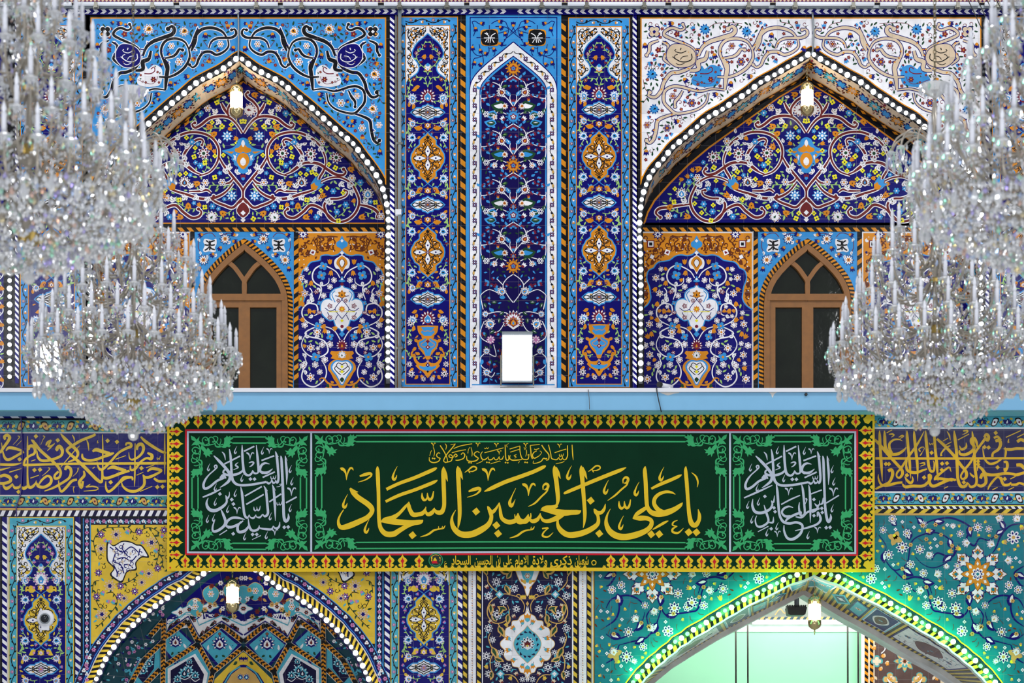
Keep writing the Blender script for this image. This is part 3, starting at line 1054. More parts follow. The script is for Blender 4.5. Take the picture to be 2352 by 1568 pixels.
def cartouche(p, cx, cy, w, h, rim='S', mid='M'):
    save = (p.T, p.flip)
    p.nosym()
    pts = [(-1, 0), (-.8, -.3), (-.66, -.5), (-.36, -.5), (-.3, -.72), (-.12, -.8), (0, -1), (.12, -.8), (.3, -.72), (.36, -.5), (.66, -.5), (.8, -.3), (1, 0)]
    full = [(cx + a * w, cy + b * h) for a, b in pts] + [(cx + a * w, cy - b * h) for a, b in pts[-2:0:-1]]
    p.poly(grow(full, 3.0), rim, 3)
    p.poly(full, 'W', 3.4)
    for fx in (1, -1):
        for fy in (1, -1):
            R = lambda s_: [(cx + fx * a[0] * w / 100, cy + fy * a[1] * h / 100) for a in parse(s_)]
            for s_ in ("95,0 80,-25 55,-10 35,-45 15,-60 0,-85", "0,-50 20,-30 45,0 70,20", "10,-20 35,-10 55,-30"):
                p.stroke(R(s_), 1.9, 'K', 4.4, occ=False)
            p.leaf(cx + fx * w * .42, cy - fy * h * .32, 5, 0 if fx > 0 else pi, 'Q', .5, 4.7)
    p.ros(cx, cy, h * .36, 6, mid, 'V', 'O', 5)
    p.T, p.flip = save
    for k in (-.6, 0, .6):
        p.occ.append((cx + k * w, cy, h * .9))


def vine_border(p, x0, y0, x1, y1, along_y, period, a, b, base=None):
    """black wave with rosettes and tulips in a narrow border"""
    ln = (y1 - y0) if along_y else (x1 - x0)
    c = (x0 + x1) / 2 if along_y else (y0 + y1) / 2
    hw = ((x1 - x0) if along_y else (y1 - y0)) / 2
    R = (lambda t, v: (c + v, y0 + t)) if along_y else (lambda t, v: (x0 + t, c + v))
    n = max(1, round(ln / period))
    per = ln / n
    pts = [R(per / 8 * i, hw * .52 * sin(pi / 4 * i)) for i in range(8 * n + 1)]
    p.stroke(pts, hw * .24, 'K', 3, occ=False, step=2)
    for i in range(n):
        x, y = R(per * (i + .25), -hw * .28)
        p.ros(x, y, hw * .52, 5, a[0], a[1], 'W', 4.5)
        x, y = R(per * (i + .75), hw * .28)
        p.tulip(x, y, hw * .5, (pi / 2 if along_y else 0) + (i % 2) * pi, b[0], b[1], 4.5)
        for t, v, g in ((.02, .5, 1.0), (.5, -.5, 2.2), (.42, .4, -1.0), (.92, -.4, .9)):
            x, y = R(per * (i + t), hw * v)
            p.leaf(x, y, hw * .8, g, 'K', .5, 3.5)


def side_panel(p, cx, dy, pal, x0, x1, y0, y1, meds, carts, lots, vase, bird=True, seed=1):
    """pal: field, gold, border, accent; everything between y0 and y1 (outer frame)"""
    F, GO, BO, AC = pal
    bw = 18
    p.nosym()
    p.rect(x0, y0, x1, y1, GO, 1)
    p.rect(x0 + 2, y0 + 2, x1 - 2, y1 - 1, BO, 1.5)
    p.rect(x0 + bw, y0 + bw + 2, x1 - bw, y1 - 6 if vase else y1, GO, 2)
    p.rect(x0 + bw + 2, y0 + bw + 4, x1 - bw - 2, y1 - 8 if vase else y1, F, 2.5)
    vine_border(p, x0 + 2, y0 + bw, x0 + bw, y1 - 3, True, 53, (AC, 'M' if AC == 'P' else 'W'), (GO, 'W'))
    vine_border(p, x1 - bw, y0 + bw, x1 - 2, y1 - 3, True, 53, (AC, 'M' if AC == 'P' else 'W'), (GO, 'W'))
    vine_border(p, x0 + bw, y0 + 2, x1 - bw, y0 + bw, False, 52, (AC, 'M' if AC == 'P' else 'W'), (GO, 'W'))
    p.sym(cx)
    hw = (x1 - x0) / 2 - bw - 2
    # white spandrel round the ogee head
    t = y0 + bw + 4
    og = [(cx, t + 17), (cx + 12, t + 28), (cx + 24, t + 38), (cx + 33, t + 52), (cx + 36, t + 64), (cx + 32, t + 74), (cx + 24, t + 84), (cx + 20, t + 96), (cx + 24, t + 107), (cx + 34, t + 115), (cx + hw - 4, t + 124), (cx + hw, t + 134)]
    og = crom(og, 4)
    p.poly([(cx, t), (cx + hw, t)] + [q for q in [(cx + hw, t + 134)]] + [(a, b) for a, b in og[::-1]], 'W', 3)
    p.stroke([(a, b, 2.6) for a, b in og], 2.6, 'S', 3.6, occ=False, smooth=False)
    for s_ in ("8,5 20,12 14,22", "20,4 34,10 40,22 30,28 24,18", "44,8 46,24 38,40 44,52", "46,50 38,62 44,76 48,70", "46,84 34,92 30,100 40,108 48,98", "46,110 44,122 48,130",
               "4,10 12,18 26,20 34,34", "30,6 26,14 16,12"):
        q = [(cx + a * hw / 50, t + b) for a, b in parse(s_)]
        p.stroke(q, 2.3, 'K', 4, occ=False)
    for a, b, g in ((16, 10, .5), (28, 10, .2), (40, 16, 1.3), (42, 34, 1.8), (44, 62, 1.5), (40, 90, 2.2), (42, 104, .9), (46, 118, 1.4), (34, 24, .8)):
        p.leaf(cx + a * hw / 50 - 3, t + b, 7, g, GO, .5, 4.4)
        p.leaf(cx + a * hw / 50 + 1, t + b + 5, 6, g + 1.5, 'K', .5, 4.3)
    p.occ.clear()
    p.occ += [(a, b, 3) for a, b in og]
    hd = [(cx, t + 1), (cx + hw - 1, t + 1), (cx + hw - 1, t + 128)] + [(a, b) for a, b in og[::-1]]
    p.fill(hd, [lambda x, y, a: p.curl(x, y, a, 5.2, 1.9, 'K', 4.1, GO)], 4.6, 500, seed + 70)
    p.fill(hd, [lambda x, y, a: p.curl(x, y, a, 3, 1.5, 'K', 4.1)], 2.6, 300, seed + 71)
    # sprig in the head
    c, d = cx, t
    p.vine([(c, d + 112), (c + 6, d + 98), (c + 20, d + 84), (c + 26, d + 66), (c + 14, d + 52), (c + 5, d + 34)], 1.5, 'L', 'L', 8, 8, 3.2)
    p.ros(c + 26, d + 62, 5, 5, AC, 'M' if AC == 'P' else 'W', 'W', 5)
    p.ros(c + 7, d + 46, 4, 5, AC, None, 'W', 5)
    p.tulip(c + 19, d + 50, 5, -1, AC, 'S', 5)
    p.tulip(c + 8, d + 70, 6, 1.0, GO, GO, 5)
    p.tulip(c + 16, d + 80, 5, 1.8, AC, 'S', 5)
    p.nosym()
    p.tulip(c, d + 92, 8, pi / 2, 'W', 'S', 5)
    p.lotus(c, d + 98, 8, -pi / 2, (GO, 'M', 'W', 'S'), 5, 4.8)
    p.sym(cx)
    p.vine([(c, d + 140), (c + 8, d + 120), (c + 22, d + 118), (c + 38, d + 124), (c + 42, d + 146)], 1.6, 'L', 'L', 8, 9, 3.2)
    p.ros(c + 31, d + 122, 5, 6, AC, 'O', 'W', 5)
    p.leaf(c + 18, d + 138, 15, .1, GO, .5, 4)
    for y in lots:
        p.nosym()
        p.lotus(cx, y, 19, -pi / 2, (AC if AC != 'P' else 'W', 'W' if AC != 'P' else 'P', 'W', 'S'), 11, 4, 2.6)
        p.poly([(cx, y - 9), (cx + 7, y), (cx + 4, y + 9), (cx - 4, y + 9), (cx - 7, y)], 'S', 5.4)
        p.dot(cx, y + 4, 2.3, 'W', 5.8)
        p.sym(cx)
        p.lotus(cx + 35, y + 3, 11, -.8, ('W', 'S', 'S', 'W'), 8, 4.4)
        p.leaf(cx + 30, y + 16, 14, 1.0, GO, .5, 4)
        p.leaf(cx + 24, y - 19, 14, .2, GO, .5, 4)
    for y in carts:
        cartouche(p, cx, y, 38, 18, 'S', AC)
        p.sym(cx)
        for e in (1, -1):
            if y0 + 30 < y + e * 34 < y1 - 20 and not (vase and e > 0 and y > vase[0] - 120):
                p.lotus(cx + 35, y + e * 26, 9.5, -e * .6, ('W', 'M' if AC == 'M' else 'P', 'S', 'O'), 8, 4.4)
                p.vine([(cx + 8, y + e * 24), (cx + 20, y + e * 26), (cx + 30, y + e * 22)], 1.4, 'L', 'L', 7, 7, 3.2)
                p.leaf(cx + 44, y + e * 12, 12, e * 2.0, GO, .5, 4)
                p.vine([(cx + 44, y + e * 30), (cx + 46, y + e * 44), (cx + 42, y + e * 54)], 1.5, 'L', 'L', 7, 9, 3.2)
    for y in meds:
        medallion(p, cx, y, 38, 58, GO, 'S')
        p.sym(cx)
        for e in (1, -1):
            yy = y + e * 66
            p.lotus(cx + 36, y + e * 47, 11, .3, ('W', 'S', 'S', 'K'), 9, 4.4, 2.9)
            p.stroke([(cx + 2, yy - e * 6), (cx + 10, yy), (cx + 20, yy + e * 3), (cx + 26, yy - e * 3)], 1.5, 'S', 3.4)
            p.leaf(cx + 12, yy + e * 2, 20, e * .5 if e > 0 else -.3, GO, .5, 4.2)
            p.leaf(cx + 16, yy - e * 2, 17, e * .9, 'S', .5, 4)
            p.ros(cx + 16, yy + e * 9, 3.4, 5, AC, None, 'W', 5)
            p.leaf(cx + 24, y + e * 44, 10, 2.6 * e, GO, .5, 4)
            p.vine([(cx + 40, y + e * 56), (cx + 45, y + e * 64), (cx + 42, y + e * 74)], 1.5, 'L', 'L', 6, 9, 3.2)
            p.vine([(cx + 36, y + e * 36), (cx + 41, y + e * 28), (cx + 44, y + e * 14)], 1.5, 'L', 'L', 7, 7, 3.2)
            p.tulip(cx + 43, y + e * 22, 4.5, -e * 1.4, AC, 'S', 5)
        p.nosym()
        for e in (1, -1):
            if y0 + 30 < y + e * 76 < y1:
                p.lotus(cx, y + e * 75, 8.5, -e * pi / 2, (GO, 'U', 'W', AC), 5, 4.6)
        p.sym(cx)
    if vase:
        vy, vb = vase
        V = lambda s_: [(cx + a, vy + b) for a, b in parse(s_)]
        # vessel
        p.poly(crom(V("0,0 24,1"), 3) + crom(V("24,1 23,12 19,20 11,26 13,31 22,34 24,44 18,56 8,68 4,78 0,79"), 3), GO, 4.6)
        p.poly(V("0,3 16,4 12,9 16,16 8,24 0,24"), 'S', 5)
        p.spoly(V("3,32 12,34 20,39 18,49 9,58 5,70 0,70"), 'S', 5)
        p.stroke(V("0,30 8,38 16,44 8,50 0,46"), 1.6, GO, 5.4, occ=False)
        p.dia(cx, vy + 37, 4.5, 'M', 5.6)
        p.dia(cx, vy + 50, 5.5, 'M', 5.6)
        p.dot(cx, vy + 50, 1.7, 'W', 5.9)
        p.stroke(V("0,12 8,14 14,8"), 1.6, GO, 5.4, occ=False)
        p.ros(cx, vy + 83, 4, 6, 'M', 'W', 'W', 5)
        # stand
        W_ = lambda s_: [(cx + q[0], vb + q[1]) + tuple(q[2:]) for q in parse(s_)]
        p.stroke(W_("33,-6,3 37,-2,4 36,6,4 31,2,5 29,14,6 20,24,7 8,24,6 0,20,5"), 4, GO, 4.6, step=2)
        p.poly(W_("0,22 12,28 24,22 28,28 20,36 10,42 4,52 0,56"), GO, 4.4)
        p.poly(W_("0,28 10,30 20,27 18,33 10,37 0,40"), 'S', 4.9)
        p.dia(cx, vb + 26, 5, 'B', 5.4)
        p.dia(cx, vb + 26, 2, 'W', 5.8)
        p.dia(cx, vb + 41, 3, 'K', 5.4)
        for a, b, r, m_ in ((40, -70, 8, 'W'), (42, -26, 6, 'W'), (42, 24, 7, 'W'), (38, 46, 8.5, 'W'), (10, 58, 6, 'W')):
            p.ros(cx + a, vb + b, r, 7, m_, AC if AC == 'M' else 'P', 'K', 5, point=True)
        for a, b, g in ((22, 2, -.6), (30, -14, .4), (26, 50, .6), (34, -34, 2.1), (18, 48, 1.5), (28, -92, 1.0), (36, 34, .3)):
            p.leaf(cx + a - 4, vb + b, 12, g, GO, .55, 4.2)
        p.vine([(cx + 30, vb + -84), (cx + 34, vb - 60), (cx + 44, vb - 44), (cx + 40, vb - 20)], 1.5, 'L', 'L', 7, 9, 3.2)
        p.vine([(cx + 14, vb + 6), (cx + 30, vb + 8), (cx + 44, vb + 4), (cx + 46, vb - 6)], 1.5, 'L', 'L', 7, 9, 3.2)
    yb = y1 - 14 if vase else y1 - 4
    hp = [(cx + 3, t + 140), (cx + hw - 3, t + 140), (cx + hw - 3, yb), (cx + 3, yb)]
    p.sym(cx)
    p.fill(hp, [lambda x, y, a: p.leaf(x - 4 * cos(a), y - 4 * sin(a), 9, a, 'L', L=3),
                lambda x, y, a: p.leaf(x - 4 * cos(a), y - 4 * sin(a), 9, a, GO, L=3),
                lambda x, y, a: p.tulip(x, y, 4.2, a, AC, 'S', 4)], 4.6, 900, seed)
    p.nosym()


# ---------------- the middle pier of the upper storey
p = Pan(0.0)
p.poly([(896, 20), (1465, 20), (1465, 893), (896, 893)], 'K', 0)
side_panel(p, 982.5, 0, ('B', 'O', 'S', 'M'), 913, 1052, 38, 889, (363, 579), (258, 470, 687), (222, 732), (747, 812), seed=4)
side_panel(p, 1376, 0, ('B', 'O', 'S', 'M'), 1305, 1447, 40, 889, (359, 575), (252, 465, 682), (216, 728), (744, 808), seed=6)
p.stripes(906, 34, 906, 891, 10.5, 13.6, -9, 'W', 'B', 1.2)
p.stripes(1453, 34, 1453, 891, -9.5, 13.6, 9, 'W', 'B', 1.2)
p.stripes(1069, 34, 1069, 891, 11.5, 26, -9, 'O', 'K', 1.2)
p.stripes(1299.5, 34, 1299.5, 891, 11.5, 26, -9, 'O', 'K', 1.2)
p.rect(908.5, 34, 910.5, 891, 'X', 1)
p.build('tile_panel', wall_upper, 'pair of tall navy tile panels with gold medallions')

# arched panel of climbing flowers
p = Pan(-0.006)
cx = 1179
p.rect(1070, 30, 1289, 891, 'S', 0)
p.frame(1079, 39, 1280, 900, 2, 'B', 1)
p.sym(cx)
po = crom(parse("381,248 300,315 200,395 120,470 76,535 62,600", 1060, 20, 3.2), 4) + [(1079.4, 890)]
pi_ = crom(parse("381,345 300,405 210,480 152,545 132,600", 1060, 20, 3.2), 4) + [(1101.2, 890)]
mir = lambda q, c=cx: q + [(2 * c - a, b) for a, b in q[::-1]]
p.nosym()
p.poly(mir([(a - 1.5, b - 2) for a, b in po]), 'B', 1.6)
p.poly(mir(po), 'W', 2)
p.poly(mir(pi_), 'B', 2.3)
inset = lambda d: [(cx, pi_[0][1] + d * 1.3)] + [(a + d, b + d) for a, b in pi_[:-1] if a + d < cx - .5]
p.poly(mir(inset(1.6) + [(1102.8, 890)]), 'S', 2.6)
fld = inset(4.6) + [(1105.8, 884)]
p.poly(mir(fld), 'N', 2.9)
p.rect(1084, 882, 1274, 884.5, 'S', 3.2)
p.rect(1084, 884.5, 1274, 891, 'W', 3.3)
p.sym(cx)
# flowers in the white band
mid = [((a + c) / 2, (b + d) / 2) for (a, b), (c, d) in zip([po[int(i * (len(po) - 2) / 9)] for i in range(10)], [pi_[int(i * (len(pi_) - 2) / 9)] for i in range(10)])]
mid = mid + [(1090.3, y) for y in range(220, 890, 15)]
ln = pathlen(mid)
t = 4
i = 0
wav = []
while t < ln - 4:
    x, y, nx, ny = along(mid, t)
    wav.append((x + nx * 4.5 * sin(t * pi / 16.5), y + ny * 4.5 * sin(t * pi / 16.5)))
    if int(t / 33) != int((t - 4) / 33):
        p.ros(x, y, 6, 4, 'B', 'O', 'W', 4.5, ang=.78)
    if int((t + 16) / 33) != int((t + 12) / 33):
        p.leaf(x - 3, y, 9, 1.2, 'Q', .5, 4.2)
        p.leaf(x + 3, y - 3, 8, 2.4, 'K', .5, 4.1)
    t += 4
p.stroke(wav, 1.5, 'K', 4)
# upper corners: two black squares and navy scrolls
Z = lambda s_: parse(s_, 1060, 20, 3.2)
p.spoly(Z("145,160 205,152 262,152 268,180 272,245 268,270 205,272 150,266 142,215"), 'O', 3)
p.spoly(Z("155,168 255,162 262,260 155,260"), 'K', 3.3, 8)
for s_ in ("170,180 200,200 195,250", "250,180 220,200 210,250", "165,215 200,215 245,215", "175,245 190,225", "240,250 225,225", "180,175 195,185"):
    p.stroke(Z(s_), 1.9, 'W', 4)
for s_ in ("205,150 205,120", "142,212 110,212", "78,95 100,90 130,110 170,105", "78,95 90,130 100,160 88,200", "220,110 260,88 320,95 345,140 400,190 450,230", "250,130 300,130 345,150 330,210 310,245",
           "270,180 310,170 340,160", "260,255 300,270 330,265", "130,260 140,310 155,340 160,400 135,425", "85,260 78,300 110,340 160,345 200,320 200,280", "205,290 240,290 245,330 235,345", "155,345 120,360 90,370 80,440", "381,100 381,135 360,180"):
    p.stroke(Z(s_), 1.5, 'B', 3)
for s_, a in (("104,150", 1.5), ("152,108", .3), ("285,94", .1), ("322,186", 1.4), ("290,140", .8), ("382,115", -1.5), ("140,310", 1.3), ("240,300", 1.2), ("82,290", 1.4), ("180,330", .6), ("95,400", 1.9), ("140,410", 2.2), ("290,258", .4)):
    x, y = Z(s_)[0]
    p.tulip(x, y, 6, a, 'B', 'O', 4)
# climbing stems between the stars
stars = [157, 268, 380, 494, 611]
gold = ['O', 'S', 'O', 'S', 'O']
for y, g in zip(stars, gold):
    p.nosym()
    p.petals(cx, y, 18, 12, g, 5, point=True)
    for i in range(12):
        a = 2 * pi * i / 12
        p.dot(cx + 12.5 * cos(a), y + 12.5 * sin(a), 1.3, 'N' if g == 'S' else 'U', 5.4, 5)
    p.petals(cx, y, 7.5, 5, 'M', 5.7, -pi / 2)
    p.petals(cx, y, 4.5, 5, 'W' if g == 'S' else 'S', 6, -pi / 2)
    p.dot(cx, y, 1.5, 'M', 6.3)
    p.occ.append((cx, y, 18))
    p.sym(cx)
    K = 3.137
    Q = lambda s_: [(cx + a[0] / K, y + a[1] / K) + ((a[2] / K,) if len(a) > 2 else ()) for a in parse(s_)]
    if y > 600:
        continue
    for s_ in ("0,50 40,75 80,100 95,150", "95,150 70,190 30,235 5,270", "90,130 120,110 150,100", "60,205 120,195 180,210 232,215 235,190", "232,215 235,260 225,300 200,330", "5,270 25,220 20,190",
               "50,330 110,305 170,315 200,330", "110,310 130,335", "95,145 100,110"):
        p.stroke(Q(s_), 1.9, 'W', 3.4, taper=(1, .7))
    p.lotus(*Q("85,172")[0], 11.5, -.9, ('W', 'N', 'M', 'O'), 9, 5, 2.8)
    for s_, a in (("150,125", -.4), ("185,110", -1.0), ("62,85", -1.0), ("215,145", -.6), ("215,232", .6), ("180,200", .3), ("0,75", -1.57), ("20,85", -1.0), ("135,195", 2.4)):
        p.tulip(*Q(s_)[0], 5.4, a, 'M', 'S', 5)
    for s_, a in (("45,75", -1.3), ("70,50", -1.2), ("130,80", -.8), ("200,130", .4), ("120,225", 2.0), ("195,250", 2.3), ("170,90", -.2), ("240,150", -.9), ("150,335", .9), ("90,300", -.5)):
        x, yy = Q(s_)[0]
        p.leaf(x, yy, 10.5, a, 'S', .5, 4)
    p.leaf(*Q("25,200")[0], 16, -1.2, 'S', .5, 4.5, 'W')
    p.leaf(*Q("40,125")[0], 14, 0, 'G', .5, 4.5, 'L')
    # serrated leaf with a pale core
    lx = Q("50,275")[0]
    p.leaf(lx[0], lx[1], 36, -.25, 'G', .62, 4.4)
    p.leaf(lx[0] + 2, lx[1] - .5, 27, -.2, 'W' if g == 'O' else 'S', .35, 4.9)
    p.lotus(*Q("62,272")[0], 8, 2.6, ('W', 'M', 'O', 'M'), 7, 5.2)
    p.tulip(*Q("110,222")[0], 5, -1.6, 'M', 'O', 5)
    p.ros(*Q("195,330")[0], 7.5, 6, 'W', 'N', 'N', 5)
    p.ros(*Q("135,350")[0], 7, 5, 'W', 'M', 'O', 5)
    p.tulip(*Q("75,362")[0], 6.5, -.8, 'W', 'M', 5)
    p.leaf(*Q("225,285")[0], 14, 1.6, 'G', .55, 4.5, 'W')
    p.leaf(*Q("70,315")[0], 9, 0, 'G', .55, 4.5, 'L')
    p.tulip(*Q("0,240")[0], 6.5, -1.57, 'M', 'S', 4.6)
    p.lotus(cx, y + 94, 8, -1.57, ('M', 'O', 'S', 'O'), 5, 4.6)
    lx = Q("120,395")[0] if g == 'O' else Q("115,-15")[0]
    p.leaf(lx[0], lx[1] + 1, 29, -.3, 'S', .55, 4.3)
    p.leaf(lx[0] + 3, lx[1], 20, -.2, 'G', .45, 4.8, 'W')
# below: great lotus, flowering stems
p.nosym()
p.lotus(cx, 738, 25, -1.57, ('W', 'M', 'P', 'M'), 13, 5, 2.2)
p.lotus(cx, 741, 14, -1.57, ('E', 'O', 'O', 'S'), 7, 6, 1.9)
p.sym(cx)
Z = lambda s_: parse(s_, 900, 480, 3.733)
for s_ in ("1045,560 1100,600 1130,660 1090,740 1045,800", "1130,650 1180,600", "1170,720 1250,690 1315,730 1320,760 1300,860", "1110,960 1160,1040 1220,1060", "1290,960 1325,1050 1310,1110 1240,1150",
           "1290,1240 1325,1280 1310,1350 1230,1400", "1210,1160 1190,1260 1250,1240", "1200,1400 1230,1440 1280,1400", "1100,890 1180,880 1270,900"):
    p.stroke(Z(s_), 1.9, 'W', 3.4)
for s_, r in (("1240,985", 13), ("1280,900", 8), ("1270,1218", 8), ("1270,1400", 9), ("1140,705", 11)):
    p.lotus(*Z(s_)[0], r, -.6, ('W', 'M', 'S', 'O'), 9, 5, 2.8)
p.ros(*Z("1235,1120")[0], 10, 8, 'P', 'W', 'P', 5)
for s_, a in (("1190,660", -.6), ("1270,645", -.4), ("1255,770", 1), ("1300,1070", .4), ("1180,1070", -.5), ("1250,1320", .8), ("1200,1340", 2)):
    p.tulip(*Z(s_)[0], 6, a, 'M', 'S', 5)
for s_, a, m_ in (("1160,930", 1.3, 'G'), ("1200,1040", .3, 'G'), ("1290,1050", 1.6, 'G'), ("1285,1170", 1.9, 'G'), ("1120,880", .4, 'G'), ("1180,800", -.2, 'G'), ("1290,800", 1.7, 'G'), ("1210,880", -.9, 'S'), ("1300,1290", .9, 'S'), ("1160,700", -.6, 'S'), ("1260,1450", .5, 'S'),
                  ("1250,640", -1, 'S'), ("1230,1290", 1, 'G'), ("1110,760", -.3, 'S')):
    p.leaf(*Z(s_)[0], 14, a, m_, .5, 4.5, 'W' if m_ == 'G' else None)
p.poly(Z("1120,1180 1140,1200 1150,1260 1130,1330 1150,1400 1120,1400 1100,1300"), 'O', 4)
hp = [(a, b) for a, b in [(cx + 2, 140)] + [(2 * cx - q[0] - 2, q[1] + 3) for q in fld] + [(cx + 2, 880)]]
p.fill(hp, [lambda x, y, a: p.leaf(x - 4 * cos(a), y - 4 * sin(a), 9, a, 'S', L=3.2),
            lambda x, y, a: p.tulip(x, y, 4.5, a, 'M', 'S', 4),
            lambda x, y, a: p.leaf(x - 4 * cos(a), y - 4 * sin(a), 9, a, 'G', L=3.2)], 4.2, 1200, 3)
p.build('tile_panel', wall_upper, 'tall arched navy tile panel with climbing star flowers')

# ---------------- outer piers beyond the chandeliers
p = Pan(0.0)
p.poly([(-60, 20), (206, 20), (206, 893), (-60, 893)], 'K', 0)
side_panel(p, 118, 0, ('B', 'O', 'S', 'M'), 46, 190, 38, 889, (363, 579), (258, 470, 687), (222, 732), (747, 812), seed=8)
p.stripes(43, 34, 43, 880, 8.5, 13.6, -9, 'W', 'B', 1.2)
p.rect(-60, 20, 10, 893, 'B', 1)
p.rect(8, 300, 34, 893, 'K', 1.2)
for y in range(600, 880, 42):
    p.stroke([(-20, y), (0, y + 10), (7, y + 30), (-4, y + 44)], 2.4, 'W', 2)
    p.tulip(4, y + 20, 6, y, 'O', 'O', 3)
    p.ros(-4, y + 34, 6, 6, 'W', 'M', 'O', 3)
    p.leaf(0, y + 4, 10, y, 'L', L=3)
p.build('tile_panel', wall_upper, 'navy tile panel at the left edge behind the chandeliers')
p = Pan(0.0)
p.poly([(2264, 20), (2420, 20), (2420, 893), (2264, 893)], 'K', 0)
side_panel(p, 2350, 0, ('B', 'O', 'S', 'M'), 2279, 2420, 38, 889, (363, 579), (258, 470, 687), (222, 732), (747, 812), seed=9)
p.stripes(2272, 34, 2272, 891, 8.5, 13.6, -9, 'W', 'B', 1.2)
p.build('tile_panel', wall_upper, 'navy tile panel at the right edge behind the chandeliers')


# ---------------- niche walls with windows
def niche_panel(p, cx, hw, x0, x1, seed):
    """blue field with vase, under a brown scalloped arch; right half traced"""
    K = 3.409
    Z = lambda s_: [(cx + (a[0] - 546) / K, 500 + a[1] / K) + ((a[2] / K,) if len(a) > 2 else ()) for a in parse(s_)]
    p.nosym()
    p.rect(x0, 530, x1, 893, 'W', 1)
    p.rect(x0 + 3, 535, x1 - 3, 893, 'B', 1.4)
    p.clip = lambda a, b: x0 + 2 < a < x1 - 2 and b < 893
    p.sym(cx)
    og = crom([(cx + (a - cx) * (hw / 130 if b > 590 else 1), b) for a, b in
               Z("546,255 575,285 620,297 665,290 712,300 755,330 800,340 842,347 870,372 882,392 920,412 935,450 933,490 915,540 908,590 905,632 930,680 985,722")], 3)
    cl = p.clip
    p.clip = None
    p.poly([(cx, 535), (cx + hw - 3, 535)] + [(min(cx + hw - 3, og[-1][0]), og[-1][1])] + [(min(a, cx + hw - 3), b) for a, b in og[::-1]], 'O', 2)
    p.stroke([(min(a, cx + hw - 3), b, 2.8) for a, b in og], 2.8, 'S', 3, occ=False, smooth=False)
    p.clip = cl
    for s_ in ("580,150 640,145 690,150 740,140", "600,260 620,230 600,190 630,160 660,200 650,250 700,260", "700,250 720,200 690,170 720,150 760,180 740,240 760,270", "760,270 800,260 830,280 800,300", "840,300 870,320 900,300 940,340 920,380",
               "930,560 960,590 950,640 930,620 960,600", "940,460 965,490 945,530", "800,180 830,200 850,240 880,250", "940,660 960,690"):
        p.stroke(Z(s_), 3.0, 'U', 3)
    for s_, a in (("640,210", .6), ("700,220", 1.2), ("780,260", .4), ("880,330", .8), ("945,380", 1.4), ("950,570", 1.8), ("620,160", .2), ("945,500", 1.2), ("850,240", .3)):
        p.leaf(*Z(s_)[0], 14, a, 'U', .6, 3.2)
        p.dot(*Z(s_)[0], 1.4, 'W', 4)
    p.occ.clear()
    p.occ += [(a, b, 4) for a, b in og] + [Z("905,205")[0] + (13,), Z("775,270")[0] + (8,), (cx, 555, 16)]
    bs = [(cx + 8, 540), (cx + hw - 5, 540), (cx + hw - 5, og[-1][1] - 4)] + [(min(a, cx + hw - 4), b) for a, b in og[::-1]]
    p.fill(bs, [lambda x, y, a: p.curl(x, y, a, 6, 2.4, 'U', 3.1, 'U')], 5.4, 400, seed)
    p.fill(bs, [lambda x, y, a: p.leaf(x - 3 * cos(a), y - 3 * sin(a), 7, a, 'U', .6, 3.1), lambda x, y, a: p.dot(x, y, 1.3, 'W', 3.6)], 2.8, 300, seed + 1)
    p.occ.clear()
    p.dia(*Z("905,205")[0], 12, 'M', 3.4, .78)
    p.dia(*Z("905,205")[0], 9, 'W', 3.7, .78)
    p.dia(*Z("905,205")[0], 5, 'K', 4, .78)
    p.dia(*Z("775,270")[0], 8, 'W', 3.7, .4)
    p.dia(*Z("775,270")[0], 4, 'M', 4, .4)
    p.dia(*Z("895,305")[0], 6, 'W', 3.7, .4)
    for s_ in ("850,130", "955,270"):
        p.petals(*Z(s_)[0], 12, 8, 'B', 3.4, point=True)
        p.petals(*Z(s_)[0], 8, 8, 'W', 3.7, point=True)
        p.dot(*Z(s_)[0], 3, 'B', 4)
    p.leaf(*Z("940,190")[0], 10, -.9, 'W', .6, 3.5)
    # blue finial
    p.spoly(Z("546,140 565,175 590,195 585,225 562,235 546,250 530,235 507,225 502,195 527,175"), 'S', 4)
    p.dia(*Z("546,180")[0], 4, 'W', 4.5)
    # white scrolls
    for s_ in ("562,470 590,425 640,392 700,372 755,398 778,450 765,500 720,530 680,528 650,505 648,470", "735,520 710,545 712,590 730,640", "800,548 780,580 795,630 785,660 825,680 855,715 858,760 830,805 770,838 700,862",
               "800,670 750,680 735,720 742,755 765,765", "560,955 600,890 655,858 735,852 805,878 835,905 800,930 730,945 680,970 655,1030 675,1068 735,1092 800,1080 848,1035 862,985 840,930 820,900",
               "705,1115 672,1175 672,1240 710,1292 765,1322 825,1305 860,1255 852,1195 825,1150 835,1100 855,1060"):
        p.stroke(Z(s_), 3.1, 'W', 4, taper=(.7, .5))
    for s_, a in (("700,500", 1.0), ("735,545", 1.7), ("790,590", 1.5), ("800,640", .8), ("690,470", -1), ("760,925", 2.8), ("640,905", -.9), ("850,1060", 2.0), ("820,1150", -1.0), ("835,1190", 1.5), ("780,660", -2), ("770,765", .2), ("800,935", -.5)):
        p.leaf(*Z(s_)[0], 12, a, 'W', .6, 4.3, 'G')
    # medallion
    p.spoly(Z("546,528 562,548 600,560 632,590 634,628 618,652 650,638 692,650 710,690 706,735 682,772 640,802 612,795 600,825 588,852 560,870 546,890 532,870 504,852 492,825 480,795 452,802 410,772 386,735 382,690 400,650 442,638 474,652 458,628 460,590 492,560 530,548"), 'W', 5, ring='S', rw=2.6)
    for s_ in ("546,640 580,680 600,715 580,750 546,790", "600,715 640,730 680,705", "546,640 560,620 600,610", "580,760 600,800", "640,780 660,740"):
        p.stroke(Z(s_), 1.6, 'B', 5.6)
    p.stroke(Z("575,735 610,735 650,735"), 1.6, 'R', 5.7)
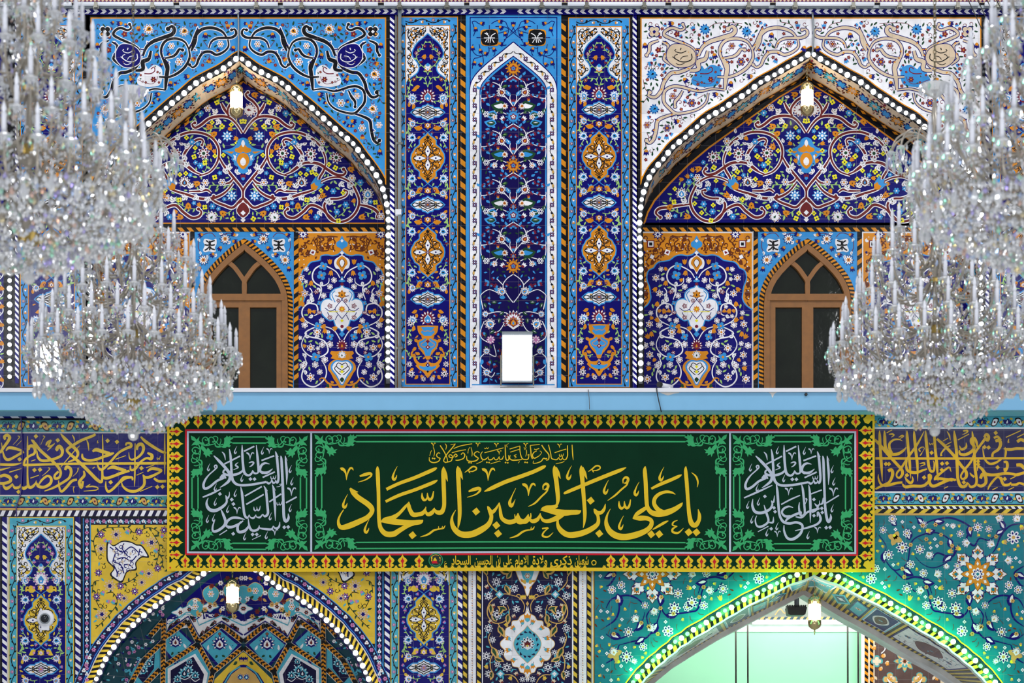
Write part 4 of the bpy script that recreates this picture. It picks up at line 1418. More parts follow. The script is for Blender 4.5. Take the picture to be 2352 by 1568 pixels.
    p.stroke(Z("600,570 625,600 610,640 600,660"), 2.2, 'S', 5.4)
    p.nosym()
    p.petals(*Z("546,715")[0], 8, 8, 'O', 6, point=True)
    p.dot(*Z("546,715")[0], 2, 'R', 6.5)
    p.lotus(*Z("546,602")[0], 10, -1.57, ('O', 'K', 'O', 'K'), 5, 6)
    p.dot(*Z("546,850")[0], 4, 'M', 6)
    p.dia(*Z("546,805")[0], 4, 'R', 6)
    p.dia(*Z("546,910")[0], 7, 'S', 5)
    # upper jewel
    p.spoly(Z("546,290 570,305 600,325 608,360 595,395 565,405 546,440 527,405 497,395 484,360 492,325 522,305"), 'W', 5)
    p.spoly(Z("546,300 580,325 590,360 570,385 546,425 522,385 502,360 512,325"), 'O', 5.4)
    p.spoly(Z("546,325 565,350 546,385 527,350"), 'W', 5.8, ring='U', rw=1.6)
    p.dia(*Z("546,275")[0], 5, 'W', 5)
    p.spoly(Z("546,455 560,485 575,495 546,505 517,495 532,485"), 'S', 5)
    p.dia(*Z("546,480")[0], 3, 'W', 5.4)
    p.dot(*Z("546,520")[0], 4, 'M', 5)
    # lotus, neck and vase
    p.lotus(*Z("546,1000")[0], 14, -1.57, ('M', 'W', 'M', 'O'), 9, 5, 2.4)
    p.sym(cx)
    p.poly(Z("546,1040 590,1045 630,1042 640,1060 620,1080 635,1100 600,1105 570,1110 546,1115"), 'O', 5)
    p.nosym()
    p.lotus(*Z("546,1075")[0], 10, -1.57, ('W', 'G', 'W', 'G'), 7, 5.6)
    p.sym(cx)
    p.poly(crom(Z("546,1110 600,1108 645,1140 655,1185 635,1215 612,1260 585,1300 565,1335"), 3) + Z("546,1335"), 'O', 5)
    p.poly(crom(Z("546,1118 595,1115 632,1150 630,1190 600,1230 575,1270 556,1310"), 3) + Z("546,1310"), 'S', 5.3)
    p.poly(crom(Z("546,1128 590,1126 618,1155 618,1185 590,1225 568,1265 552,1300"), 3) + Z("546,1300"), 'W', 5.6)
    for s_ in ("546,1150 575,1135 590,1160 570,1180 546,1195", "590,1160 605,1180 580,1210 555,1230", "546,1215 565,1200", "546,1250 560,1265 546,1285"):
        p.stroke(Z(s_), 1.9, 'K', 6)
    p.nosym()
    for s_ in ("546,1165", "546,1205"):
        p.dia(*Z(s_)[0], 4, 'R', 6.3)
    p.dia(*Z("546,1270")[0], 5, 'G', 6.3)
    p.sym(cx)
    p.stroke(Z("560,1300,9 610,1310,14 660,1290,14 690,1255,12 720,1260,8 715,1280,5"), 3.4, 'O', 4.6)
    p.poly(Z("620,1335 640,1300 660,1320 690,1335"), 'O', 4.8)
    p.leaf(*Z("610,1295")[0], 9, -.8, 'O', .6, 5)
    p.leaf(*Z("650,1330")[0], 10, -1.3, 'G', .6, 5)
    for s_, r in (("865,470", 9), ("835,592", 9), ("905,745", 6), ("915,832", 9), ("838,838", 8), ("740,895", 10), ("948,1000", 8), ("895,985", 6), ("790,1018", 10), ("702,992", 8), ("912,1072", 9), ("680,1110", 8), ("755,1150", 8), ("720,1207", 7),
                  ("852,1157", 8), ("792,1248", 10), ("932,1262", 10), ("608,488", 7), ("640,540", 7), ("825,402", 6), ("705,805", 7), ("690,610", 7), ("640,990", 8)):
        p.ros(*Z(s_)[0], r, 6, 'W', 'M', 'O' if r > 8 else None, 5.2, point=r > 8, ang=r)
    for s_, r in (("706,450", 11), ("692,378", 10), ("722,668", 6), ("735,846", 9), ("640,930", 9), ("752,1090", 11)):
        p.ros(*Z(s_)[0], r, 4, 'S', 'S', 'O', 5.4, ang=.5)
    for s_, r in (("748,580", 6), ("728,742", 5), ("728,1055", 5), ("575,648", 5), ("640,690", 6), ("640,780", 6), ("715,742", 4)):
        p.ros(*Z(s_)[0], r, 5, 'M', 'W', 'W', 6)
    for s_, a in (("633,432", 1.4), ("788,512", 1.4), ("855,675", 1.4), ("800,730", 2), ("855,800", -1), ("640,345", -1.5), ("600,865", .5), ("680,885", 1.4), ("920,1178", .2), ("930,930", -.8), ("900,910", 1.6), ("690,850", .8), ("870,560", .9)):
        p.tulip(*Z(s_)[0], 6.5, a, 'O', 'O', 5)
    hp = Z("600,440 760,360 860,440 890,560 890,660 960,740 960,1320 700,1320 690,1050 600,900 700,800 720,640 620,560")
    p.fill(hp, [lambda x, y, a: p.leaf(x - 5 * cos(a), y - 5 * sin(a), 11, a, 'L', L=4.2)] * 4 + [lambda x, y, a: p.ros(x, y, 5, 5, 'W', 'M', None, 5),
                                                                                           lambda x, y, a: p.tulip(x, y, 5, a, 'O', 'O', 5)], 4.6, 1100, seed)
    p.clip = None
    p.nosym()


def window_bay(p, cx, x0, x1, wp):
    """sky blue spandrels above the window, striped borders"""
    p.nosym()
    p.rect(x0, 530, x1, 893, 'S', 1)
    K = 3.409
    Z = lambda s_: [(cx + (a[0] - 615) / K, 500 + a[1] / K) for a in parse(s_)]
    p.sym(cx)
    p.spoly(Z("835,165 860,175 885,170 925,165 935,190 925,215 938,255 920,270 890,262 860,270 838,262 845,235 832,205"), 'W', 3, 2)
    for s_ in ("845,178 880,190 875,215 845,210", "915,178 890,195 895,215 925,210", "845,250 875,240 880,225", "925,255 900,240 890,225", "885,180 885,255"):
        p.stroke(Z(s_), 3.2, 'K', 3.6)
    for s_ in ("765,165", "935,330"):
        p.petals(*Z(s_)[0], 13, 10, 'B', 3.2, point=True)
        p.petals(*Z(s_)[0], 10.5, 10, 'W', 3.5, point=True)
        p.petals(*Z(s_)[0], 5, 6, 'O', 3.8)
        p.dot(*Z(s_)[0], 1.8, 'M', 4.2)
        p.occ.append(Z(s_)[0] + (13,))
    for s_, a in (("700,130", -.4), ("865,290", .8), ("805,240", .9), ("965,400", 1.4), ("690,185", 3.0), ("955,135", .5)):
        p.tulip(*Z(s_)[0], 6.5, a, 'B', 'O', 4)
    p.stroke(Z("840,150 870,120 920,125 965,160 975,230 950,280"), 1.3, 'M', 3)
    p.stroke(Z("690,130 740,120 800,140"), 1.3, 'M', 3)
    for s_, a in (("720,185", .5), ("780,125", -.2), ("660,130", .2), ("905,290", 1.4), ("960,260", 1.5), ("830,280", .9), ("980,160", 2)):
        p.leaf(*Z(s_)[0], 10, a, 'W', .5, 3.2, 'K')
    # striped archivolt
    sh = offpath(wp, 1.0)
    q = [a for a in sh]
    p.nosym()
    p.bandstripes(q, 0, 11, 9.2, 4, 'O', 'K', 5)


WIN_H = [(0, 559), (10, 566), (24, 577), (40, 591), (54, 604), (68, 619), (80, 634), (89, 650), (95, 665), (98.5, 680), (100, 700), (100, 893)]


def niche_wall(cxw, e1, e2, f1, f2, x0, x1, name, label):
    p = Pan(YN)
    p.rect(x0, 500, x1, 530, 'K', 0.2)
    wp = half(WIN_H, cxw, 1)
    w2 = offpath(wp, -3)
    p.poly([(x0, 893), (x0, 530), (x1, 530), (x1, 893), (w2[-1][0], 893)] + w2[::-1] + [(w2[0][0], 893)], 'K', 0)
    # field pieces must not close the window opening: they are laid round it
    b0, b1 = cxw - 114, cxw + 114
    q = offpath(wp, 2)
    p.poly([(b0, 893), (b0, 532), (b1, 532), (b1, 893), (q[-1][0], 893)] + q[::-1] + [(q[0][0], 893)], 'S', 0.6)
    keep = p.rect
    p.rect = lambda *a, **k: None
    window_bay(p, cxw, b0, b1, wp)
    p.rect = keep
    p.stripes(x0, 522.5, x1, 522.5, 9, 21, 8, 'O', 'K', 6)
    for xs in (b0 - 11, b1):
        p.stripes(xs + 10.5, 533, xs + 10.5, 893, 10.5, 22, 8, 'O', 'K', 6)
    p.rect(b0 - 12, 531, b0 - 10.5, 893, 'X', 6.2)
    niche_panel(p, *e1)
    niche_panel(p, *e2)
    return p.build(name, wall_upper, label), wp


_, WP_L = niche_wall(561, (785.5, 106, 679, 905, 21), (331, 106, 215, 438, 22), 0, 0, 205, 905, 'tile_niche', 'blue and orange tiles round the upper left window')
_, WP_R = niche_wall(1855, (1600, 130, 1470, 1730, 23), (2110, 130, 1980, 2240, 24), 0, 0, 1462, 2262, 'tile_niche', 'blue and orange tiles round the upper right window')
# ------------------------------------------------------------------ windows, ledge, cornice
WOOD = plain('oak_wood', rgb(132, 84, 30), 0.45, noise=0.28, bump=0.1, scale=14)
M_GLASS = plain('dark_window_glass', rgb(22, 27, 19), 0.06, bump=0.6, scale=3, noise=.7)
M_PAINT = plain('pale_blue_paint', rgb(122, 182, 222), 0.5, noise=0.05, scale=6)
M_WHITE = plain('white_paint', rgb(226, 228, 236), 0.5, noise=0.04, scale=8)
M_GREY = plain('grey_metal', rgb(128, 136, 142), 0.35, 0.4)
M_STEEL = plain('brushed_steel', rgb(120, 120, 112), 0.4, 0.7)
M_BLACK = plain('black_plastic', rgb(26, 27, 30), 0.4)
M_BRASS = plain('polished_brass', rgb(196, 178, 132), 0.2, 1.0)
M_CABLE = plain('grey_cable', rgb(88, 92, 98), 0.5)
M_PLASTER = plain('bare_plaster', rgb(214, 210, 206), 0.8, noise=0.1, bump=0.2)
M_BULB = plain('lit_white_bulb', rgb(255, 255, 255), 0.3, emit=(0.93, 0.96, 1, 1), strength=5.5)
M_BULB2 = plain('lit_white_small_bulb', rgb(255, 255, 255), 0.3, emit=(0.93, 0.96, 1, 1), strength=1.7)
M_GBULB = plain('lit_green_bulb', rgb(235, 255, 235), 0.3, emit=(0.62, 1, 0.7, 1), strength=3.6)
M_GBULB2 = plain('lit_green_small_bulb', rgb(90, 255, 120), 0.3, emit=(0.38, 0.95, 0.45, 1), strength=1.1)
M_LAMPGLASS = plain('lit_frosted_glass', rgb(255, 248, 235), 0.3, emit=(1, 0.92, 0.8, 1), strength=3.2)
M_LED = plain('lit_led_panel', rgb(255, 255, 255), 0.3, emit=(0.95, 0.97, 1, 1), strength=9)
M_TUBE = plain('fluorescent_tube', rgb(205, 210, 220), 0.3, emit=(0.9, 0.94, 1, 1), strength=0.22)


def pbar(mb, pts, w, y0, y1, smooth=True):
    """bar of rectangular section along a path of photograph pixels, front at depth y0"""
    q = crom(pts, 3.0) if smooth else pts
    n = len(q)
    i0 = len(mb.v)
    for i, p_ in enumerate(q):
        a, b = q[max(0, i - 1)], q[min(n - 1, i + 1)]
        dx, dy = b[0] - a[0], b[1] - a[1]
        d = hypot(dx, dy) or 1
        nx, ny = -dy / d * w / 2, dx / d * w / 2
        for s_, y in ((1, y0), (-1, y0), (-1, y1), (1, y1)):
            X, _, Z = P(p_[0] + s_ * nx, p_[1] + s_ * ny, y0)
            mb.v.append((X, y, Z))
    for i in range(n - 1):
        for k in range(4):
            mb.f.append([i0 + 4 * i + k, i0 + 4 * i + (k + 1) % 4, i0 + 4 * i + 4 + (k + 1) % 4, i0 + 4 * i + 4 + k])
            mb.m.append(mb.cur)
    mb.f.append([i0 + k for k in range(4)])
    mb.f.append([i0 + 4 * (n - 1) + k for k in reversed(range(4))])
    mb.m += [mb.cur] * 2


def window(n, cx, wp, label):
    w = thing('window_%d' % n, label, 'window', P(cx, 893, YN), kind='structure')
    y = YN
    f = MB()
    pbar(f, offpath(wp, -6.5), 13, y - 0.03, y + 0.08, False)
    f.build('window_frame', WOOD, w)
    f = MB()
    pbar(f, [(cx - 92, 682), (cx + 92, 682)], 15, y - 0.032, y + 0.06, False)
    f.build('transom', WOOD, w)
    f = MB()
    pbar(f, [(cx, 677), (cx, 648), (cx - 10, 630), (cx - 24, 612), (cx - 42, 598)], 10, y - 0.022, y + 0.05)
    pbar(f, [(cx, 677), (cx, 648), (cx + 10, 630), (cx + 24, 612), (cx + 42, 598)], 10, y - 0.0215, y + 0.05)
    f.build('tracery', WOOD, w)
    for s_ in (-1, 1):
        c = cx + s_ * 43.5
        L_ = MB()
        for a, b in (((c - 37, 692), (c - 37, 893)), ((c + 37, 692), (c + 37, 893))):
            pbar(L_, [a, b], 13, y - 0.012, y + 0.05, False)
        pbar(L_, [(c - 43, 698), (c + 43, 698)], 15, y - 0.011, y + 0.05, False)
        lf = L_.build('casement', WOOD, w)
        g = MB()
        g.prism([(P(c + a, b, y)[0], P(c + a, b, y)[2]) for a, b in ((-31, 704), (31, 704), (31, 893), (-31, 893))], y + 0.03, y + 0.04)
        g.build('pane', M_GLASS, lf)
    g = MB()
    q = [a for a in offpath(wp, -10) if a[1] < 680]
    q = [(q[0][0], 678)] + q + [(q[-1][0], 678)]
    g.prism([(P(a, b, y)[0], P(a, b, y)[2]) for a, b in q], y + 0.03, y + 0.04)
    g.build('pane', M_GLASS, w, 'arched top pane')
    return w


window(1, 561, WP_L, 'arched oak window with dark panes in the left niche')
window(2, 1855, WP_R, 'arched oak window with dark panes in the right niche')

# ledge
ledge = thing('trim_1', 'pale blue painted ledge running between the two storeys', 'ledge', P(1176, 920, -0.4), kind='structure')
YE = -0.40
f = MB()
x0, x1 = P(-120, 0, YE)[0], P(2480, 0, YE)[0]
f.box(x0, x1, YE, YN, P(0, 945, YE)[2], P(0, 901, YE)[2])
f.build('fascia', M_PAINT, ledge)
f = MB()
f.box(x0, x1, YE - 0.03, YN, P(0, 901, YE)[2] + 0.0005, P(0, 892, YE)[2])
f.build('edge_strip', M_WHITE, ledge, 'white strip along the top edge')
f = MB()
f.box(x0, x1, YE - 0.01, YE, P(0, 943.5, YE)[2] - 0.006, P(0, 939, YE)[2] - 0.012)
f.build('drip_edge', plain('teal_paint', rgb(70, 128, 142), 0.5), ledge)
f = MB()
for s_ in ("1513,900 1522,904 1534,908 1548,904 1560,902 1562,899 1512,899", "1765,900 1771,905 1774,914 1779,904 1786,900"):
    q = [(P(a, b, YE)[0], P(a, b, YE)[2]) for a, b in parse(s_)]
    f.prism(q, YE - 0.0025, YE + 0.004)
f.build('chipped_patch', M_PLASTER, ledge, 'bare plaster where the blue paint has flaked')

# cornice with striped edge and a row of faintly glowing tube lamps
corn = thing('trim_2', 'striped cornice along the top of the tiled wall', 'cornice', P(1176, 20, -0.2), kind='structure')
f = MB()
f.box(x0, x1, -0.07, 0.4, P(0, 18, -0.07)[2], P(0, 12, -0.07)[2])
f.build('shelf', M_GREY, corn)
p = Pan(-0.02)
p.rect(-70, 18, 2420, 34, 'B', 0)
p.stripes(-70, 20, 1176, 20, 6, 18, 6, 'W', 'B', 1)
p.stripes(1176, 20, 2420, 20, 6, 18, -6, 'W', 'B', 1)
p.stripes(-70, 26.2, 1176, 26.2, 5, 18, -6, 'W', 'B', 1)
p.stripes(1176, 26.2, 2420, 26.2, 5, 18, 6, 'W', 'B', 1)
p.build('striped_border', corn)
p = Pan(-0.06)
p.rect(-70, -20, 2420, 6, 'C', 0)
for i in range(-70, 2420, 9):
    p.poly([(i, 4), (i + 4.5, -1), (i + 9, 4)], 'M', 1)
    p.dot(i + 4.5, 3.5, 1.5, 'B', 2)
p.build('patterned_edge', corn)
tubes = [(-60, 166), (176, 400), (410, 640), (648, 870), (880, 1068), (1076, 1292), (1302, 1530), (1540, 1770), (1780, 2010), (2020, 2250), (2260, 2420)]
names = ['above the left chandelier', 'over the left end of the blue spandrel', 'over the peak of the blue spandrel', 'over the right end of the blue spandrel', 'left of the arched flower panel', 'over the arched flower panel',
         'right of the arched flower panel', 'over the left end of the white spandrel', 'over the peak of the white spandrel', 'over the right end of the white spandrel', 'at the top right corner']
for (a, b), nm in zip(tubes, names):
    pa, pb = P(a, 9, -0.1), P(b, 9, -0.1)
    t = thing('tube_lamp', 'long white tube lamp on the cornice ' + nm, 'lamp', pa, 'tube lamps along the cornice')
    f = MB()
    f.tube([(pa[0] + .01, pa[1], pa[2]), (pb[0] - .01, pb[1], pb[2])], 0.024, 8)
    f.build('tube', M_TUBE, t, smooth=True)
    for u in (0.2, 0.78):
        f = MB()
        xx = pa[0] + (pb[0] - pa[0]) * u
        f.box(xx - .02, xx + .02, -0.13, -0.06, pa[2] - 0.05, pa[2] + .012)
        f.box(xx - .03, xx + .03, -0.115, -0.085, pa[2] - 0.058, pa[2] - .02)
        f.build('bracket', M_STEEL, t)

# backing of the whole facade, so that no gap opens from the side
f = MB()
f.box(P(-200, 0, 1)[0], P(2560, 0, 1)[0], YN + 0.14, YN + 0.2, P(0, 893, 1)[2], P(0, -60, 1)[2])
f.build('backing', plain('dark_masonry', rgb(20, 18, 24), 0.9), wall_upper)

fl = MB()
fl.box(-13, 13, -34, 9, -.1, 0)
o = fl.build('floor', plain('pale_marble_floor', rgb(206, 204, 200), .25, noise=.1, scale=2))
o['kind'] = 'structure'
o['label'] = 'pale marble floor of the hall below the picture'
o['category'] = 'floor'
# ------------------------------------------------------------------ the setting: lower storey
def frieze(p, x0, x1, y0, y1, ground, seed, leafc='Q'):
    """turquoise border with black vine, comma leaves and navy palmettes"""
    p.rect(x0, y0, x1, y1, ground, 1)
    c = (y0 + y1) / 2
    h = (y1 - y0) / 2
    n = round((x1 - x0) / 28.5)
    per = (x1 - x0) / n
    p.stroke([(x0 + per / 4 * i, c + h * .5 * sin(pi / 2 * i + pi / 4)) for i in range(4 * n + 1)], 1.5, 'K', 2, occ=False, step=2.5)
    for i in range(n):
        x = x0 + per * (i + .5)
        k = i % 4
        if i % 2 == 0:
            d = 1 if k == 0 else -1
            q = [(x - d * h * .7, c + h * .7), (x - d * h * .2, c - h * .75), (x + d * h * .8, c - h * .7), (x + d * h * .5, c + h * .3), (x, c + h * .8)]
            p.spoly(q, 'K', 3, 3)
            p.spoly([(x + (a - x) * .72, c + (b - c) * .72) for a, b in q], leafc, 3.4, 3)
            p.dot(x, c, h * .2, 'M', 3.8)
            for a in (-1, 1):
                p.leaf(x + a * h, c + a * d * h * .3, h * .8, -pi / 2 * a * d + .5, 'Y', .5, 3)
        else:
            e = 1 if k == 1 else -1
            for a in (-1, 0, 1):
                p.leaf(x, c + e * h * .35, h * 1.1, -e * pi / 2 + a * .95, 'B', .55, 3)
            p.leaf(x, c + e * h * .3, h * .7, -e * pi / 2, 'W' if e > 0 else 'Y', .4, 3.5)
            p.poly([(x - h * .2, c + e * h * .3), (x + h * .2, c + e * h * .3), (x, c + e * h * .9)], 'B', 3.4)
            for a in (-1, 1):
                p.leaf(x + a * h * .5, c - e * h * .7, h * .7, 0 if a > 0 else pi, 'Y', .5, 3.2)
                p.stroke([(x + a * h * .3, c + e * h * .6), (x + a * h * .8, c + e * h * .8), (x + a * h * 1.1, c + e * h * .4)], 1.3, 'K', 3)


def small_border(p, x0, y0, x1, y1, ground, fl, period=26, seed=0):
    """narrow border of little roses and white trefoils"""
    vert = abs(y1 - y0) > abs(x1 - x0)
    ln = (y1 - y0) if vert else (x1 - x0)
    w = (x1 - x0) if vert else (y1 - y0)
    p.rect(x0, y0, x1, y1, ground, 1)
    c = (x0 + x1) / 2 if vert else (y0 + y1) / 2
    R = (lambda t, v: (c + v, y0 + t)) if vert else (lambda t, v: (x0 + t, c + v))
    n = max(1, int(ln / period))
    p.stroke([R(period / 4 * i, w * .22 * sin(pi / 2 * i)) for i in range(4 * n + 1)], 1.1, fl[2], 2, occ=False, step=3)
    for i in range(n):
        a = R(period * (i + .25), 0)
        b = R(period * (i + .75), 0)
        p.ros(a[0], a[1], w * .36, 6, fl[0], None, fl[3], 4)
        p.ros(b[0], b[1], w * .34, 3, fl[1], None, fl[3], 4, ang=-pi / 2)
        for t in (0.5, 1.0):
            q = R(period * (i + t), w * .12)
            p.leaf(q[0] - 2, q[1], w * .4, 1.2, fl[2], .6, 3)


ARCB = offpath(ARC_LOWL, 0)
p = Pan(YL)
q8 = [a for a in offpath(ARC_LOWL, -8) if a[1] < 1600]
p.poly([(-80, 1600), (-80, 945), (1366, 945), (1366, 1600), (q8[-1][0], 1600)] + q8[::-1] + [(q8[0][0], 1600)], 'K', 0)
# borders of the arch
p.bandstripes(ARC_LOWL, 5, 19, 13, -9, 'Y', 'K', 3)
p.band(ARC_LOWL, 19, 21.5, 'X', 3)
p.band(ARC_LOWL, 21.5, 28, 'B', 3)
p.band(ARC_LOWL, 24, 25.5, 'S', 3.5)
p.band(ARC_LOWL, 28, 41.5, 'J', 3)
p.band(ARC_LOWL, 41.5, 43.2, 'S', 3)
p.band(ARC_LOWL, -8, 5, 'J', 2)
ln = pathlen(ARC_LOWL)
t = 12
i = 0
while t < ln - 12:
    x, y, nx, ny = along(ARC_LOWL, t)
    x, y = x + nx * 34.6, y + ny * 34.6
    if i % 2:
        p.ros(x, y, 5.2, 6, 'P', None, 'M', 5)
    else:
        p.ros(x, y, 5, 3, 'W', None, 'O', 5, ang=-pi / 2)
    x, y, nx, ny = along(ARC_LOWL, min(ln, t + 9))
    p.leaf(x + nx * 34, y + ny * 34, 6, atan2(-nx, ny) + .5, 'H', .6, 4.4)
    t += 17
    i += 1
# yellow spandrels
A43 = [a for a in offpath(ARC_LOWL, 43) if a[1] < 1600]
yl, yr, yt = 209, 861, 1205
l_ = [a for a in A43 if a[0] > yl and a[0] < yr]
p.poly([(yl, l_[0][1]), (yl, yt), (yr, yt), (yr, l_[-1][1])] + l_[::-1], 'Y', 1.5)
small_border(p, 193, 1190, 206, 1600, 'J', ('P', 'W', 'H', 'M'), 26)
small_border(p, 206, 1190, 866, 1203, 'J', ('P', 'W', 'H', 'M'), 26)
small_border(p, 865, 1190, 878, 1600, 'J', ('P', 'W', 'H', 'M'), 26)
for a, b in ((190.5, 192.5), (206.5, 208.5), (862, 864.5), (878.5, 881)):
    p.rect(a, 1190, b, 1600, 'S', 2)
p.sym(534)
Z = lambda s_: [(1068 - a, b) for a, b in parse(s_, 0, 930, 2.457)]
p.spoly(Z("605,770 640,790 690,765 740,770 770,785 800,790 830,830 840,860 800,860 770,890 770,930 720,940 690,1000 650,985 620,955 640,920 605,880 600,830"), 'K', 3.6, 3)
p.spoly(Z("613,780 642,797 690,772 738,777 768,792 796,797 822,832 830,853 797,853 763,888 763,923 716,934 687,990 655,978 630,953 648,918 613,878 608,830"), 'W', 4, 3)
for s_ in ("620,800 650,830 640,880 680,900 700,950", "650,800 690,830 740,800 780,830", "660,870 700,860 740,880 770,850", "700,780 690,810 720,850", "700,900 730,900 750,920", "640,900 660,940 660,970", "790,810 780,850"):
    p.stroke(Z(s_), 2.6, 'B', 4.6)
p.occ.clear()
p.fill(Z("625,810 690,785 800,805 825,850 765,870 760,930 690,970 640,950 655,910 620,870"), [lambda x, y, a: p.curl(x, y, a, 5.5, 1.7, 'B', 4.5, 'C')], 5, 200, 77)
p.occ.append(Z("710,870")[0] + (46,))
for s_, a in (("650,815", .5), ("700,880", 0), ("740,830", 1), ("670,950", 1.5)):
    p.leaf(*Z(s_)[0], 8, a, 'C', .5, 4.9)
for s_, r in (("655,730", 13), ("570,810", 12), ("855,775", 14), ("620,1020", 14), ("575,1180", 14), ("840,950", 11), ("800,1000", 10), ("700,1090", 10)):
    p.ros(*Z(s_)[0], r, 9, 'C', 'Q', 'M', 4, point=True)
    p.petals(*Z(s_)[0], r * .4, 6, 'B', 5, point=True)
for s_ in ("570,730", "785,715", "555,945", "545,1080", "925,705", "675,1080", "760,1050", "890,920", "680,1020"):
    p.ros(*Z(s_)[0], 9, 7, 'B', 'P', 'W', 4, point=True)
for s_ in ("545,850 530,760 580,700 640,690", "640,690 720,690 760,720 840,690 900,720", "860,720 900,800 880,900", "560,990 530,1000 520,1060", "600,1060 640,1060 660,1120 600,1200 540,1260", "650,1010 720,1000 780,960", "540,1100 560,1140", "890,830 920,880 900,930"):
    p.vine(Z(s_), 1.5, 'K', 'G', 10, 11, 3)
for s_ in ("720,715", "800,945", "880,820", "640,1110", "580,1060", "550,1190"):
    p.tulip(*Z(s_)[0], 6, 1, 'V', 'P', 4)
hp = [(1068 - a, b) for a, b in [(yl + 6, yt + 8), (530, yt + 8)]] + [(a + 3, b - 6) for a, b in l_ if a > 538 and a < 845] + [(yr - 4, l_[-1][1] - 30)]
p.fill(hp, [lambda x, y, a: p.leaf(x - 5 * cos(a), y - 5 * sin(a), 11, a, 'G', L=3),
            lambda x, y, a: p.leaf(x - 5 * cos(a), y - 5 * sin(a), 10, a, 'V', L=3),
            lambda x, y, a: p.curl(x, y, a, 6, 1.2, 'K', 3, 'G'),
            lambda x, y, a: p.tulip(x, y, 5, a, 'P', 'V', 4)], 5, 1200, 31)
p.nosym()
# left and middle medallion panels
side_panel(p, 94, 0, ('B', 'Y', 'V', 'P'), 20, 170, 1187, 1640, (1424,), (1537,), (1330, 1640), None, seed=11)
side_panel(p, 973.5, 0, ('B', 'Y', 'V', 'P'), 897, 1051, 1187, 1640, (1422,), (1533,), (1330, 1640), None, seed=12)
p.stripes(5, 1187, 5, 1600, -11, 18, 9, 'W', 'B', 2)
p.rect(16, 1187, 20, 1600, 'X', 1)
p.stripes(173, 1187, 173, 1600, -12, 18, 9, 'W', 'B', 2)
p.stripes(883.5, 1187, 883.5, 1600, -11.5, 18, 9, 'W', 'B', 2)
p.stripes(1062, 1187, 1062, 1600, 10.5, 20, -8, 'W', 'B', 2)
for a, b in ((1064, 8.5), (1096, 8.5), (1317, 8.5), (1349, 8.5)):
    p.stripes(a + b, 1187, a + b, 1600, b, 20, -7, 'Y', 'K', 2)
for a in (1075, 1329):
    p.rect(a, 1187, a + 19, 1600, 'B', 1)
    p.rect(a + 1, 1187, a + 18, 1600, 'W', 1.2)
    small_border(p, a + 2.5, 1187, a + 16.5, 1600, 'F', ('W', 'W', 'E', 'O'), 22)
p.rect(1106, 1187, 1110, 1600, 'B', 1)
p.rect(1107, 1187, 1109, 1600, 'W', 1.5)
p.rect(1314, 1187, 1317, 1600, 'W', 1.5)
# midnight panel with gold vines
p.rect(1111, 1187, 1314, 1600, 'J', 1.5)
cx = 1211.5
p.sym(cx)
Z = lambda s_: [(cx + abs(a[0] - 1530) / 4.356 * (1 if a[0] >= 1530 else 1), 1290 + a[1] / 4.356) + ((a[2] / 4.356,) if len(a) > 2 else ()) for a in parse(s_)]
p.spoly(Z("1530,480 1555,520 1600,560 1625,585 1680,600 1690,650 1740,670 1760,720 1750,760 1795,800 1795,840 1760,880 1765,920 1740,970 1690,990 1680,1040 1620,1055 1590,1100 1560,1120 1530,1165"), 'W', 3, 3)
full = crom([(cx + a, b) for a, b in [(q[0] - cx, q[1]) for q in Z("1530,480 1555,520 1600,545 1625,585 1680,595 1690,640 1740,665 1755,720 1750,755 1795,800 1795,840 1755,885 1765,930 1735,980 1690,990 1675,1040 1620,1055 1600,1100 1560,1115 1530,1165")]], 3)
p.nosym()
fm = full + [(2 * cx - a, b) for a, b in full[-2:0:-1]]
p.poly(grow(fm, 1.4), 'Q', 3)
p.poly(fm, 'W', 3.4)
dr = crom(Z("1530,640 1560,680 1620,730 1660,790 1660,850 1620,920 1560,980 1530,1010"), 3)
dm = dr + [(2 * cx - a, b) for a, b in dr[-2:0:-1]]
p.poly(grow(dm, 1.2), 'Q', 4)
p.poly(dm, 'V', 4.3)
p.lotus(cx, 1290 + 825 / 4.356, 17, -1.57, ('W', 'J', 'J', 'O'), 9, 5, 2.4)
p.tulip(cx, 1290 + 835 / 4.356, 9, -1.57, 'E', 'W', 6)
p.dot(cx, 1290 + 840 / 4.356, 2.6, 'Y', 7)
for i in range(14):
    a = 2 * pi * i / 14
    x, y = cx + 24 * cos(a), 1290 + 825 / 4.356 + 29 * sin(a)
    p.petals(x, y, 2.8, 4, 'J', 5)
    p.leaf(x, y, 6, a + 1.9, 'J', .4, 5)
for i in range(12):
    a = 2 * pi * i / 12 + .26
    x, y = cx + 46 * cos(a), 1290 + 822 / 4.356 + 52 * sin(a)
    p.tulip(x, y, 6.5, a, 'O', 'V', 4.6)
    p.stroke([(x, y), (x - 10 * cos(a + .5), y - 10 * sin(a + .5))], 1, 'J', 4.4)
p.tulip(cx, 1290 + 560 / 4.356, 10, -1.57, 'O', 'V', 5)
p.tulip(cx, 1290 + 1075 / 4.356, 10, 1.57, 'O', 'V', 5)
p.occ += [(cx, 1478, 50), (cx, 1440, 32), (cx, 1520, 32), (cx + 40, 1478, 26)]
